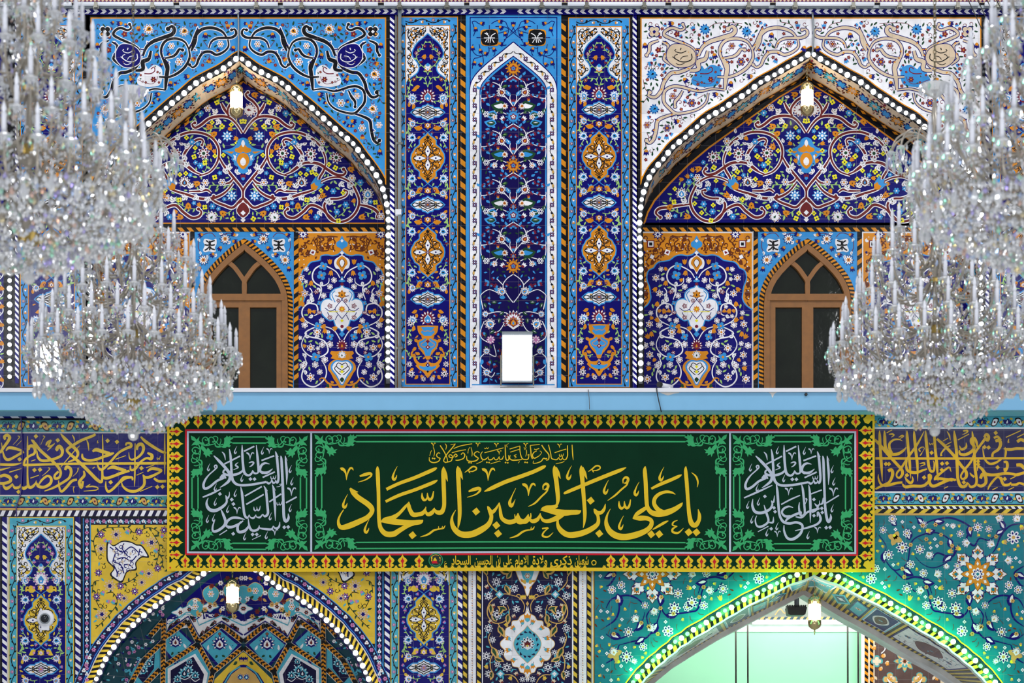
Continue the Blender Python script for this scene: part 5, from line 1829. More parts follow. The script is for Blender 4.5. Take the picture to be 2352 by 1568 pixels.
# hanging medallion above, half under the banner
p.spoly([(cx - 26, 1292), (cx - 20, 1328), (cx - 8, 1346), (cx, 1368), (cx + 8, 1346), (cx + 20, 1328), (cx + 26, 1292)], 'W', 3, ring='Q', rw=1.4)
p.spoly([(cx - 14, 1292), (cx - 12, 1322), (cx, 1338), (cx + 12, 1322), (cx + 14, 1292)], 'V', 4)
p.ros(cx, 1322, 7, 6, 'C', 'M', 'W', 5)
for d in (-1, 1):
    p.leaf(cx + d * 10, 1336, 9, -1.57 + d * .9, 'O', .5, 4.5)
    p.leaf(cx + d * 5, 1352, 8, -1.57 + d * .4, 'O', .5, 4.5)
p.dia(cx, 1386, 6, 'Q', 4, 1.57 / 1, .6)
p.sym(cx)
gv = lambda s_, w=2.2: p.stroke(Z(s_), w, 'Q', 3.6, taper=(.7, .6))
gv("1570,500 1560,440 1590,380 1640,340 1615,325 1595,350 1610,380")
gv("1640,345 1700,330 1760,320 1830,345 1900,400 1930,470 1925,540 1880,600 1830,615 1770,600 1725,560 1710,500 1730,430", 2.4)
gv("1820,310 1880,260 1925,200 1930,150 1960,110", 2.4)
gv("1830,610 1800,660 1790,720 1810,750", 2.6)
gv("1880,1110 1900,1060 1900,980 1870,900 1900,830 1920,760 1900,710", 2.6)
gv("1760,1130 1700,1130 1650,1160 1620,1210", 2.4)
for s_, a, l_n in (("1735,480", -.5, 24), ("1770,440", .9, 24), ("1720,520", 1.3, 26), ("1820,640", 1.9, 30), ("1840,600", -1.2, 22), ("1895,420", 1.4, 26), ("1880,850", 1.8, 32), ("1860,960", 2.6, 24), ("1740,170", -2.3, 26), ("1700,110", -.3, 24), ("1750,230", 1.8, 26), ("1930,130", -1.2, 22), ("1880,1090", 1.2, 22)):
    x, y = Z(s_)[0]
    p.leaf(x, y, l_n, a, 'Q', .42, 4)
    p.leaf(x + 2 * cos(a), y + 2 * sin(a), l_n * .7, a, 'G', .26, 4.4)
for s_ in ("1810,325", "1800,1120"):
    p.dia(*Z(s_)[0], 10, 'V', 4.6)
    p.petals(*Z(s_)[0], 5, 4, 'W', 5)
for s_, r in (("1840,200", 11), ("1920,340", 10), ("1770,400", 9), ("1640,470", 9), ("1835,530", 12), ("1920,665", 10), ("1660,265", 10), ("1880,780", 8), ("1940,940", 10), ("1800,905", 7), ("1735,1055", 11), ("1830,1025", 8), ("1920,1120", 9), ("1580,1175", 7)):
    p.ros(*Z(s_)[0], r, 8, 'W', 'J', 'J', 4, point=True)
for s_ in ("1500,355", "1580,355", "1740,630", "1940,1050", "1700,1165", "1500,200"):
    p.tulip(*Z(s_)[0], 5.5, -1, 'Y', 'Q', 4)
for s_ in ("1665,545", "1900,600", "1935,250", "1870,440", "1640,1120", "1790,1195"):
    p.tulip(*Z(s_)[0], 5.5, -1, 'C', 'E', 4)
for s_ in ("1660,250 1760,230 1850,260 1940,330", "1700,470 1780,540 1850,520", "1800,900 1870,1000 1940,1010", "1880,600 1930,660 1940,760", "1640,1080 1740,1060 1830,1050", "1770,400 1720,350"):
    p.vine(Z(s_), 1.2, 'V', 'V', 8, 9, 2.6)
hp = [(cx + 4, 1300), (cx + 98, 1300), (cx + 98, 1590), (cx + 4, 1590)]
p.fill(hp, [lambda x, y, a: p.leaf(x - 4 * cos(a), y - 4 * sin(a), 10, a, 'V', L=2.6)], 5, 700, 41)
p.nosym()
# bands above
p.stripes(-80, 947, 1366, 947, 13, 36, 16, 'W', 'B', 1)
frieze(p, -80, 1366, 965, 992, 'F', 3)
p.rect(-80, 992, 1366, 995, 'X', 1)
p.rect(-80, 995, 1366, 1136, 'B', 1)
p.rect(-80, 1136, 1366, 1139, 'X', 1)
frieze(p, -80, 1366, 1139, 1163, 'F', 5)
p.rect(-80, 1163, 1366, 1166, 'B', 1)
p.rect(-80, 1166, 1366, 1171, 'Q', 1)
p.stripes(-80, 1172, 1366, 1172, 13, 17, -6, 'W', 'J', 1)
p.rect(-80, 1186, 1366, 1189, 'K', 1)
LOWER_LEFT = p
# ---------------- turquoise field over the green lit arch
p = Pan(YL)
EDG = -16
q8 = [a for a in offpath(ARC_LOWR, EDG) if a[1] < 1600]
p.poly([(1360, 1600), (1360, 945), (2440, 945), (2440, 1600), (q8[-1][0], 1600)] + q8[::-1] + [(q8[0][0], 1600)], 'T', 0)
p.rect(1358.5, 1187, 1362, 1600, 'X', 1)
p.rect(1362, 1187, 1365, 1600, 'Q', 1)
p.bandstripes(ARC_LOWR, EDG, -1, 16, 6, 'Y', 'K', 3)
p.band(ARC_LOWR, -1, 9, 'I', 3)
p.band(ARC_LOWR, 9, 11, 'J', 3)
p.band(ARC_LOWR, 11, 14, 'R', 3.5)
cx = 1872
p.sym(cx)
Z = lambda s_: [(1360 + a[0] / 2.371, 1160 + a[1] / 2.371) + ((a[2] / 2.371,) if len(a) > 2 else ()) for a in parse(s_)]
# great eight lobed star
sx, sy = Z("2100,375")[0]
star = []
for i in range(8):
    a = 2 * pi * i / 8 - pi / 2
    for r, t in ((67, 0), (58, .1), (56, .2), (46, .27), (40, .36), (42, .3927), (40, .4254), (46, .5154), (56, .5854), (58, .6854)):
        star.append((sx + r * cos(a + t), sy + r * sin(a + t)))
p.poly(grow(star, 1.6), 'U', 3)
p.poly(star, 'W', 3.4)
p.petals(sx, sy, 45, 8, 'B', 4, -pi / 2 + pi / 8, point=True)
p.petals(sx, sy, 42, 8, 'T', 4.3, -pi / 2 + pi / 8, point=True)
p.petals(sx, sy, 38, 8, 'U', 4.6, -pi / 2, point=True)
p.petals(sx, sy, 36, 8, 'O', 4.9, -pi / 2, point=True)
for i in range(8):
    a = 2 * pi * i / 8 - pi / 2
    p.dia(sx + 24 * cos(a), sy + 24 * sin(a), 5, 'W', 5.3, a, .6)
    x, y = sx + 50 * cos(a), sy + 50 * sin(a)
    p.lotus(x, y, 9, a, ('O', 'U', 'T', 'T'), 5, 5, 1.6)
    for d in (-.2, .2):
        p.leaf(sx + 46 * cos(a + d), sy + 46 * sin(a + d), 9, a + d * 2, 'B', .3, 4.2)
p.petals(sx, sy, 15, 8, 'W', 5.6)
p.petals(sx, sy, 11, 8, 'B', 5.9)
p.petals(sx, sy, 8, 8, 'W', 6.1)
p.dot(sx, sy, 3.5, 'T', 6.4)
p.occ.append((sx, sy, 68))
# navy scrolls
NV = lambda s_, w=4.0: p.stroke(Z(s_), w, 'B', 3, taper=(.5, .4))
NV("1560,160 1600,220 1590,280 1640,350 1690,340 1720,300 1740,200 1800,160 1880,150 1950,190 1975,250 1930,310 1860,340 1800,320 1760,280", 3)
NV("1760,60 1800,100 1860,80 1960,70 2060,120 2040,180 2080,220 2110,180 2160,190 2200,160")
NV("2352,100 2280,110 2230,160 2200,230 2180,260")
NV("1640,350 1700,400 1760,390 1820,410 1850,480")
NV("1850,300 1880,260 1960,280 2000,210", 3.5)
NV("1720,420 1760,470 1820,450 1850,560 1890,580 1960,590 2020,600 2050,560 2060,490 2080,440", 3.4)
NV("2050,560 2080,650 2130,720 2200,740 2280,760", 3.4)
NV("2130,560 2180,510 2240,490 2320,510 2352,560")
NV("2352,700 2300,730 2220,700 2160,640 2140,580", 3)
NV("2290,490 2280,560 2300,620 2352,660", 4)
NV("2100,560 2130,600 2120,660", 3)
NV("2280,760 2310,830 2352,860")
NV("2352,330 2300,370 2330,430 2352,440")
for s_, a, l_n in (("1690,345", .4, 30), ("1730,190", -1.9, 28), ("1810,150", -.4, 26), ("1940,180", 1.0, 26), ("1960,270", 2.3, 28), ("1770,70", .6, 26), ("2050,110", 1.2, 28), ("2200,160", -.7, 24), ("1800,415", 0, 28), ("1960,595", -.1, 30),
                   ("2055,480", 1.4, 30), ("2070,640", .9, 30), ("2140,720", .4, 28), ("2290,480", 1.7, 30), ("2150,630", .8, 28), ("2330,700", 2.6, 28), ("2310,370", .3, 26), ("1860,90", -.2, 26), ("1590,250", 1.4, 28), ("1660,110", -2.6, 24), ("2250,130", -2.3, 26)):
    x, y = Z(s_)[0]
    p.leaf(x, y, l_n, a, 'B', .5, 3.4)
    p.leaf(x + 3 * cos(a), y + 3 * sin(a), l_n * .65, a, 'W', .28, 3.8)
for s_ in ("1690,345", "1735,215", "1820,185", "1900,160", "1900,205", "1960,220", "1800,110", "1870,105", "2060,130", "2050,500", "2055,560", "1985,590", "2120,660", "2290,520", "2160,640", "2310,700", "1820,445", "1845,500", "2200,170", "1700,390", "2070,700", "2310,380"):
    p.ros(*Z(s_)[0], 5.2, 6, 'Q', None, 'U', 5)
    p.occ.pop()
for s_, r in (("1636,75", 10), ("1805,105", 9), ("1715,152", 10), ("1690,230", 15), ("1785,240", 12), ("1835,268", 11), ("2005,155", 9), ("2100,120", 12), ("2040,205", 11), ("2175,212", 11), ("2295,175", 16), ("2265,300", 11), ("1615,270", 12), ("1735,322", 10),
              ("1805,370", 10), ("1930,330", 8), ("1880,375", 11), ("1990,330", 9), ("1520,400", 13), ("1715,455", 12), ("1790,465", 11), ("1885,530", 15), ("1980,560", 15), ("1910,555", 10), ("2140,545", 9), ("2090,575", 11), ("1820,545", 10),
              ("2015,685", 13), ("2110,670", 11), ("2190,620", 11), ("2230,690", 12), ("2240,825", 15), ("2200,850", 8), ("2150,770", 10), ("2320,460", 10), ("2270,435", 10), ("2315,75", 11), ("2215,70", 11), ("2160,130", 9), ("1965,115", 8), ("2310,800", 11),
              ("1585,135", 9), ("1960,480", 12), ("1545,345", 10)):
    k = int(r) % 3
    if k == 0:
        p.ros(*Z(s_)[0], r, 8, 'W', 'B', 'Q', 4.4, point=True)
    elif k == 1:
        p.ros(*Z(s_)[0], r, 7, 'W', 'B', 'Q', 4.4)
    else:
        p.lotus(*Z(s_)[0], r, r + len(s_) + float(s_[:3]), ('W', 'B', 'W', 'Q'), 6, 4.4, 1.9)
for s_ in ("1650,170", "1950,250", "1832,138", "1995,235", "2130,450", "1730,505", "2245,200", "2340,120", "1900,450", "2290,850"):
    p.tulip(*Z(s_)[0], 7, float(s_[-2:]), 'Q', 'R', 4)
p.petals(*Z("1650,180")[0], 17, 4, 'Q', 4, .4, point=True)
p.petals(*Z("2305,810")[0], 17, 4, 'Q', 4, .4, point=True)
o14 = [a for a in offpath(ARC_LOWR, 16)]
hp = [(1874, 1190), (2390, 1190), (2390, 1590)] + [(a + 2, b - 3) for a, b in o14[::-1] if a > 1880 and b < 1590]
p.clip = lambda a, b: a < 2440 and a > 1366
p.fill(hp, [lambda x, y, a: p.leaf(x - 4 * cos(a), y - 4 * sin(a), 10, a, 'U', .3, L=2.6),
            lambda x, y, a: p.stroke([(x - 7 * cos(a), y - 7 * sin(a)), (x + 2, y + 2), (x + 7 * cos(a), y + 7 * sin(a))], 1.1, 'U', 2.6),
            lambda x, y, a: p.tulip(x, y, 4.2, a, 'Q', 'R', 4),
            lambda x, y, a: p.ros(x, y, 4.2, 4, 'W', None, 'B', 4)], 5.2, 2600, 51)
p.clip = None
p.nosym()
# bands above the field
p.stripes(1990, 946, 2440, 946, 10, 28, 12, 'W', 'J', 4)
p.rect(1366, 945, 1990, 957, 'J', 3.9)
frieze(p, 1366, 2440, 957, 981, 'V', 7, 'W')
p.rect(1366, 981, 2440, 984.5, 'W', 4)
p.rect(1366, 984.5, 2440, 1128, 'N', 4)
p.rect(1366, 1128, 2440, 1131.5, 'W', 4)
frieze(p, 1366, 2440, 1131.5, 1157, 'V', 9, 'W')
p.rect(1366, 1157, 2440, 1160, 'J', 4)
p.rect(1366, 1160, 2440, 1162, 'R', 4)
p.stripes(1366, 1162, 2440, 1162, 6.5, 15, 5, 'W', 'J', 4)
p.stripes(1366, 1168.5, 2440, 1168.5, 10, 27, -12, 'Y', 'K', 4)
p.rect(1366, 1178.5, 2440, 1183, 'Q', 4)
LOWER_RIGHT = p


# ---------------- tile inscriptions, traced letter by letter
def pen(p, ox, oy, k, txt, mat, L=5, sc_=1.0):
    for s_ in txt.strip().split('\n'):
        s_ = s_.strip()
        if s_:
            q = [tuple(list(a[:2]) + [w * sc_ for w in a[2:]]) for a in parse(s_, ox, oy, k)]
            if len(q) == 2:
                p.stroke(q, 2, mat, L, occ=False, smooth=False)
            else:
                p.stroke(q, 2, mat, L, occ=False, step=2.2)


def dots(p, ox, oy, k, txt, r, mat, L=5.5):
    for q in parse(txt, ox, oy, k):
        p.dia(q[0], q[1], r, mat, L, rot=.1)


INS_R = """
120,710,40 600,712,38 1200,712,38 1700,710,36 2120,708,36
175,340,12 178,420,42 185,600,44 200,800,42 212,1015,6
240,340,12 245,420,44 255,560,46 320,650,50 420,650,46 500,600,34 530,560,8
480,480,6 440,458,20 370,462,30 310,510,36 310,580,40 340,640,40
110,460,40 180,530,44 290,660,46 400,780,46 470,860,46 480,920,44 440,970,34 405,950,26 410,900,30 470,830,34 560,690,36 680,520,34 770,350,10
540,340,12 545,420,42 560,600,42 580,800,40 590,980,6
635,340,12 640,420,42 660,620,44 680,800,40 685,1015,6
790,340,12 795,440,46 815,640,44 830,800,42 860,880,42 900,870,36 905,780,22 890,740,8
905,400,40 920,600,42 940,800,44 955,1015,6
545,740,12 530,810,34 560,880,44 660,900,44 750,870,34 810,850,20
940,450,36 1020,520,46 1110,610,46 1180,690,46 1260,800,46 1330,890,46 1330,960,42 1280,985,32 1260,940,26 1310,860,34 1390,760,36 1460,620,36 1560,480,40 1600,430,50
1170,340,12 1180,430,46 1200,600,46 1210,800,46 1220,980,44 1260,1080,50 1320,1080,44 1350,1030,24
1000,680,34 1000,640,24 1060,570,30 1120,540,14
1240,540,10 1270,590,40 1330,560,34 1330,500,10
1240,600,20 1250,650,40 1320,660,46 1400,620,46 1440,560,46 1400,500,44 1400,450,38 1440,440,38 1470,500,40 1480,560,20
1410,350,14 1420,430,36 1440,650,42 1450,850,44 1470,1000,40 1450,1070,40 1390,1090,40 1360,1040,14
1570,430,30 1600,390,46 1630,420,46 1620,470,44 1590,460,36
1720,480,44 1770,470,52 1790,520,50 1760,590,44 1690,640,36 1680,690,36
1550,560,6 1560,640,20 1580,720,30 1640,780,36 1720,770,36 1800,720,26
1700,440,36 1750,420,36 1790,470,40
1850,560,10 1860,620,34 1850,700,24
1830,580,12 1880,590,44 1940,590,44 2000,580,44 2110,580,40
2010,490,44 2060,460,50 2110,480,46
1480,880,8 1490,820,30 1540,850,44 1600,920,48 1720,930,44 1850,910,46 1960,920,40 2000,930,46 2110,900,44
1830,760,30 1870,760,44 1880,820,44 1850,880,40 1840,840,30
2000,800,46 2060,800,56 2110,850,40
1520,980,46 1550,920,50 1590,960,50 1590,1040,46 1530,1080,46 1480,1060,34
1620,1130,10 1640,1080,30 1700,1000,36 1750,960,30 1790,980,40 1830,1060,44 1900,1060,40 1930,1030,20
1930,1060,34 2000,1060,40 2040,1040,34 2110,1060,40
290,880,48 330,860,50 350,900,50 340,960,46 300,1030,40 200,1080,38 120,1120,26
160,920,6 160,980,24 200,1060,34 280,1070,44 400,1040,40 480,1030,34
480,1050,20 520,1090,46 620,1080,46 740,1080,44 800,1050,44 850,990,42 860,940,34 830,930,30 850,1050,46 900,1080,46 1000,1040,46 1120,990,46 1190,1000,30 1190,980,6
900,990,8 930,960,44 1000,900,34 1100,830,30 1120,860,20 1130,890,6
900,1000,10 960,980,40 1060,990,44 1150,1000,44
510,950,10 540,1000,36 590,1040,42 620,1000,30 610,950,10
1380,900,10 1400,930,30 1440,960,34
270,370,14 345,330,12
1020,480,14 1090,440,14
1060,530,14 1135,490,14
1220,465,14 1370,385,14
1860,430,14 2060,340,14
2010,430,14 2110,380,14
1920,985,16 1990,950,14
300,390,10 350,385,28 370,400,24 330,430,8
430,430,10 480,405,28 500,415,20 450,445,8
1290,345,24 1350,340,28 1340,365,20 1280,395,6
710,780,10 770,770,28 780,790,20 720,815,8
720,620,24 700,590,22 740,560,14 775,575,8 715,675,10 740,640,22
1075,350,10 1105,400,24 1120,470,6
1680,1130,14 1750,1095,12
1895,1130,14 1970,1095,12
1900,450,10 1890,500,22 1910,490,6
840,500,10 850,530,18 870,510,10 880,530,18 890,500,8
1035,1110,14 1090,1085,12
"""
INS_L = """
320,605,36 330,632,36 600,625,32 1000,615,32 1600,612,32 2245,608,34
372,240,8 372,400,22 372,600,22 372,800,24 385,920,40 430,930,40 480,880,24 490,840,6
390,430,20 400,380,40 450,380,44 475,430,40 460,480,34 400,510,30 340,560,30 325,610,30
420,290,10 460,330,40 540,430,40 640,520,40 740,610,38 800,680,36 820,740,34 800,800,34 745,815,34 740,770,30 790,720,30
500,440,8 510,520,30 560,570,36 660,570,36 760,540,36 830,500,34 840,430,44 800,380,48 765,420,44 780,440,30
820,210,12 870,270,42 960,360,42 1040,440,42 1050,500,34 1000,560,30 920,590,16
1290,215,30 1250,240,36 1100,300,38 980,370,38 910,420,38 920,460,34 1010,540,40 1120,640,44 1220,740,44 1310,830,44 1370,860,36 1380,780,26 1375,710,20
1110,480,20 1120,540,34 1190,570,36 1290,560,36 1400,520,36 1480,490,44 1540,470,20
1250,450,24 1300,425,50 1380,450,46 1480,475,40
1385,220,10 1388,400,20 1388,700,18 1390,790,34 1440,810,40 1540,780,38 1640,740,40 1750,710,30
1450,690,14 1520,660,46 1600,680,44 1700,710,40
1310,580,8 1320,640,20 1350,690,34 1400,680,34 1500,580,32 1600,470,32 1700,410,36 1770,380,40 1760,340,34 1710,340,30 1700,370,20
1825,340,12 1822,600,20 1820,800,20 1815,925,6
1850,430,20 1860,370,44 1910,350,44 1940,400,40 1920,470,34 1860,530,30 1790,560,26 1750,540,18 1740,460,6
1900,250,20 1960,310,40 2060,380,40 2180,450,34 2245,470,28
1990,470,24 2050,500,44 2040,550,44 1980,540,30 1900,590,30 1830,680,34 1770,700,30 1760,640,16
2225,210,10 2225,400,20 2225,600,20 2225,760,8
1990,720,20 2050,680,40 2130,690,40 2180,710,30 2100,760,34 2000,800,40 1950,790,30 1930,760,10
1930,770,10 1950,830,36 1940,910,36 1850,980,38 1740,980,38 1660,920,26 1640,850,8
2080,810,30 2140,850,36 2245,850,36
1640,860,14 1700,810,34 1780,800,34 1790,840,20
1430,850,8 1430,930,26 1460,990,34 1520,960,34 1610,870,34 1680,800,36 1790,800,30
880,700,30 900,660,44 950,680,40 960,740,38 930,810,34 830,880,34 720,940,30 600,985,10
790,840,10 800,930,26 830,990,32 890,940,36 970,850,36 1040,830,30
1130,710,20 1140,770,36 1100,820,36 1070,870,40 1100,940,34 1120,850,34
490,870,20 520,920,40 600,930,40 680,880,40 690,810,36 640,780,30 570,830,30 520,900,20
0,790,36 60,770,44 130,800,44 140,850,40 60,880,40 0,880,36
40,900,20 80,950,44 140,920,34 170,880,14
170,890,14 200,940,36 260,930,34 280,890,14
280,920,20 320,950,44 370,920,34
0,470,34 60,380,38 110,310,40 130,260,44 100,230,44 60,250,40 70,290,30
20,330,8 40,460,20 70,540,36 120,560,36 220,510,34 320,450,36
80,440,14 120,400,40 200,410,40 300,440,30
0,625,34 180,628,34 290,605,8
620,370,14 640,330,30 690,300,20 650,380,26 700,370,20 740,340,10 690,390,18 640,440,8
440,290,8 455,300,8 470,310,4
975,225,10 1000,270,18 1005,320,5
1170,290,8 1190,350,22 1200,440,6
1180,920,16 1220,890,8 1160,930,10 1250,920,20 1320,940,16 1300,970,14 1130,985,8
985,930,12 1010,925,14 990,950,10 1000,1010,6
580,240,12 605,250,14 580,290,8 550,360,4
650,670,12 675,680,12 630,730,10 570,780,4
1045,690,12 1060,670,12 1040,730,10 980,790,4
240,240,10 265,250,12 240,290,8 175,360,4
290,260,10 300,290,8 225,370,4
420,580,10 480,560,10
1560,555,12 1700,505,10
410,810,14 525,770,10
125,730,14 290,680,10
0,700,30 140,665,6
820,660,10 1000,450,14 1080,370,6
1890,990,10 2055,920,10
1845,770,12 1935,730,8
1975,670,12 2085,630,8
2120,530,8 2125,560,10 2145,540,8 2150,565,10 2165,510,6
1320,300,8 1315,335,14 1335,330,6
1250,680,12 1280,660,12
"""
pen(LOWER_RIGHT, 1990, 930, 5.807, INS_R, 'A', 5, .86)
dots(LOWER_RIGHT, 1990, 930, 5.807, "870,635 1725,370 1575,560 1630,565 1010,780 1075,775 1005,865 260,785 300,785 1750,830 770,965 540,935 1800,985 1845,985 1490,750 1490,790 1300,1030", 5.2, 'A')
pen(LOWER_LEFT, 0, 960, 5.88, INS_L, 'Y', 5)
dots(LOWER_LEFT, 0, 960, 5.88, "485,245 780,298 1453,305 1580,320 465,700 540,695 265,555 220,790 1495,865 1910,675 2125,930 2195,925 250,995", 5.4, 'Y')
LOWER_LEFT.build('tile_panel', wall_lower, 'lower wall left of the green lit arch, with blue inscription band')
LOWER_RIGHT.build('tile_panel', wall_lower, 'turquoise lower wall with navy scrolls and navy inscription band')


# ---------------- vaulted niche at lower left
import bisect
EDGE_L = [(a, b) for a, b in offpath(ARC_LOWL, -7)]
C0 = (534.0, 1640.0)
ANG = sorted((atan2(b - C0[1], a - C0[0]), hypot(a - C0[0], b - C0[1])) for a, b in EDGE_L)


def edge_r(a):
    i = bisect.bisect(ANG, (a, 0))
    if i <= 0:
        return ANG[0][1]
    if i >= len(ANG):
        return ANG[-1][1]
    (a0, r0), (a1, r1) = ANG[i - 1], ANG[i]
    return r0 + (r1 - r0) * (a - a0) / (a1 - a0 + 1e-9)


def vault(px, py, off):
    # the half dome behind the arch: depth grows from the rim to the crown of the recess
    dx, dy = px - 556, py - C0[1]
    rr = min(1.0, hypot(px - (534 + 22), dy) / (edge_r(atan2(dy, px - 534)) + 10))
    d = YL + 0.12 + 1.05 * max(0.0, 1 - rr * rr) ** 0.85
    return P(px, py, d - off)


p = Pan(mapf=vault, lift=0.0025)
# ground in rings
N_A, N_R = 150, 44
pts, fc = [], []
for i in range(N_A + 1):
    a = -pi + pi * i / N_A
    R_ = edge_r(a) + 9
    for j in range(N_R + 1):
        t = j / N_R
        pts.append((C0[0] + R_ * t * cos(a) + 22 * (1 - t), C0[1] + R_ * t * sin(a)))
for i in range(N_A):
    for j in range(N_R):
        b = i * (N_R + 1) + j
        fc.append((b, b + 1, b + N_R + 2, b + N_R + 1))
p.add(pts, fc, 'I', 0)
Z = lambda s_: parse(s_, 370, 1280, 4.438)


def vpoly(s_, mat, L):
    p.poly(Z(s_) if isinstance(s_, str) else s_, mat, L)


p.fan = True
p.sym(559)
vpoly("838,100 1000,110 1200,230 1420,420 1560,560 1640,640 1620,690 1440,560 1330,640 1060,600 838,660", 'B', 1)
vpoly("838,640 1060,580 1330,560 1500,580 1615,640 1615,740 1410,640 1300,850 1060,680 845,850 838,850", 'W', 1)
p.stroke(Z("838,690 850,690 1060,590 1290,690 1340,560 1420,560 1600,680"), 2.6, 'V', 3, smooth=False)
p.stroke(Z("845,790 1060,650 1290,800 1400,600 1610,740"), 3.5, 'B', 3, smooth=False)
for s_, a in (("950,690", .6), ("1000,640", -.6), ("1130,660", .5), ("1200,720", .9), ("1340,640", -1), ("1500,640", .5), ("1560,680", .6), ("900,730", -.8), ("1250,760", .8)):
    p.leaf(*Z(s_)[0], 15, a, 'K', .4, 3)
    p.ros(*Z(s_)[0], 4.5, 5, 'E', None, 'V', 3.4)
for s_ in ("960,340", "1170,370", "1330,500"):
    x, y = Z(s_)[0]
    p.spoly([(x - 17, y - 8), (x, y - 19), (x + 17, y - 8), (x + 15, y + 10), (x, y + 22), (x - 15, y + 10)], 'V', 2, 4, ring='Q', rw=1.3)
    p.ros(x, y, 8, 6, 'W', 'E', 'O', 3)
p.nosym()
p.spoly([(559 - 17, 1355), (559, 1344), (559 + 17, 1355), (559 + 14, 1372), (559, 1386), (559 - 14, 1372)], 'V', 2, 4, ring='Q', rw=1.3)
p.sym(559)
for s_ in ("1180,500", "845,520", "1390,530", "1480,560"):
    x, y = Z(s_)[0]
    p.spoly([(x - 20, y), (x - 8, y - 5), (x, y - 12), (x + 8, y - 5), (x + 20, y), (x + 8, y + 5), (x, y + 12), (x - 8, y + 5)], 'W', 2, 4, ring='V', rw=1.6)
    p.ros(x, y, 5, 6, 'E', None, 'V', 3)
for i, s_ in enumerate(("860,210", "1000,210", "900,330", "1060,360", "1250,450", "930,600", "1050,520", "1110,590", "1290,580", "880,420", "1010,420", "1230,530", "1330,440", "980,550", "1130,480", "1070,260", "1160,290")):
    x, y = Z(s_)[0]
    (p.ros if i % 2 else p.ros)(x, y, 6, 6, ('W', 'E', 'Q')[i % 3], None, 'E', 2.6)
    p.leaf(x + 6, y, 11, i * 1.3, 'G' if i % 2 else 'Q', .5, 2.4)
# diamonds
def lozenge(c, hw_, ht, hb):
    x, y = Z(c)[0]
    vpoly([(x, y - ht), (x + hw_, y), (x, y + hb), (x - hw_, y)], 'B', 2)
    vpoly([(x, y - ht * .82), (x + hw_ * .82, y), (x, y + hb * .82), (x - hw_ * .82, y)], 'V', 2.6)
    p.lotus(x, y - 2, hw_ * .38, -1.57, ('B', 'W', 'W', 'E'), 9, 3.4, 2.5)
    for d in (-1, 1):
        p.leaf(x + d * hw_ * .55, y + ht * .3, 13, -1.57 - d * .3, 'W', .35, 3.2)
        p.leaf(x + d * 5, y + hb * .4, 9, 1.57 - d * .8, 'G', .5, 3.2)
    p.ros(x, y - ht * .6, 4, 6, 'E', None, 'Q', 3.4)


lozenge("1080,890", 50, 42, 58)
lozenge("1530,870", 44, 42, 52)
vpoly("1310,930 1150,1180 1180,1290 1640,1290 1640,1110", 'V', 2)
vpoly("1330,980 1200,1180 1220,1300 1610,1300 1610,1130", 'W', 2.5)
vpoly("1350,1010 1240,1190 1260,1300 1580,1300 1580,1150", 'J', 3)
for s_, r in (("1400,1150", 12), ("1440,1180", 14), ("1390,1060", 8), ("1510,1240", 10), ("1330,1200", 10)):
    p.lotus(*Z(s_)[0], r, -1.57, ('V', 'W', 'J', 'W'), 7, 4)
    p.stroke([(Z(s_)[0][0] - r, Z(s_)[0][1] + 8), (Z(s_)[0][0], Z(s_)[0][1] + 14), (Z(s_)[0][0] + r, Z(s_)[0][1] + 6)], 1.6, 'W', 3.6)
vpoly("1690,900 1720,880 1860,1010 1960,1130 2010,1278 1830,1278 1690,1130", 'V', 2)
vpoly("1740,960 1850,1060 1930,1200 1860,1278 1750,1130", 'J', 2.6)
for s_, r in (("1800,1080", 11), ("1860,1150", 12), ("1780,1010", 7)):
    p.lotus(*Z(s_)[0], r, -1.2, ('V', 'W', 'J', 'W'), 7, 3.4)
vpoly("838,940 855,950 1160,1240 1180,1300 838,1300", 'I', 2)
vpoly("838,965 855,970 1130,1240 1150,1310 838,1310", 'Y', 2.6)
vpoly("838,1090 870,1095 990,1180 1060,1290 838,1310", 'B', 3)
vpoly("838,1120 870,1120 960,1190 1020,1290 838,1310", 'Q', 3.5)
p.tulip(*Z("860,1040")[0], 7, -1.57, 'B', 'Q', 4)
p.leaf(*Z("900,1060")[0], 12, .5, 'G', .5, 4)
p.stroke(Z("870,1110 960,1170 1030,1280"), 3, 'V', 4)
p.lotus(*Z("870,1220")[0], 8, -1.57, ('B', 'W', 'V', 'W'), 7, 4)
# striped ribs
RIBS = ["845,855 1062,685", "1062,685 1300,860", "1300,860 1410,645", "1410,645 1650,820", "845,920 1150,1165", "1300,890 1150,1165", "1310,885 1650,1110", "1150,1165 1185,1300", "1650,620 1660,1300", "1650,640 1790,800", "1660,860 1850,1040", "1690,1140 1840,1290", "1850,1040 1990,1290"]
for i, s_ in enumerate(RIBS):
    a, b = Z(s_)
    n = 10
    q = [(a[0] + (b[0] - a[0]) * k / n, a[1] + (b[1] - a[1]) * k / n) for k in range(n + 1)]
    for j, (w0, w1) in enumerate(((-5, 0), (0, 5))):
        p.bandstripes(q, w0, w1, 9.5, 2.5 if j else -2.5, 'O', 'K', 9)
    p.band(q, 5, 6.4, 'X', 5)
    p.band(q, -6.4, -5, 'X', 5)
rv = random.Random(4)
for k in range(260):
    a = rv.uniform(-pi, 0)
    t = rv.uniform(.8, .99) * (edge_r(a) + 4)
    x, y = 534 + t * cos(a), C0[1] + t * sin(a)
    if y < 1590 and (x < 380 or x > 770):
        p.leaf(x, y, rv.uniform(6, 12), rv.uniform(0, 6), rv.choice('BVWBJ'), L=1.2)
        if k % 4 == 0:
            p.ros(x, y, 4.5, 6, rv.choice('WVP'), None, 'B', 1.8)
p.build('niche_vault', wall_lower, 'faceted tile half dome inside the lower left arch')


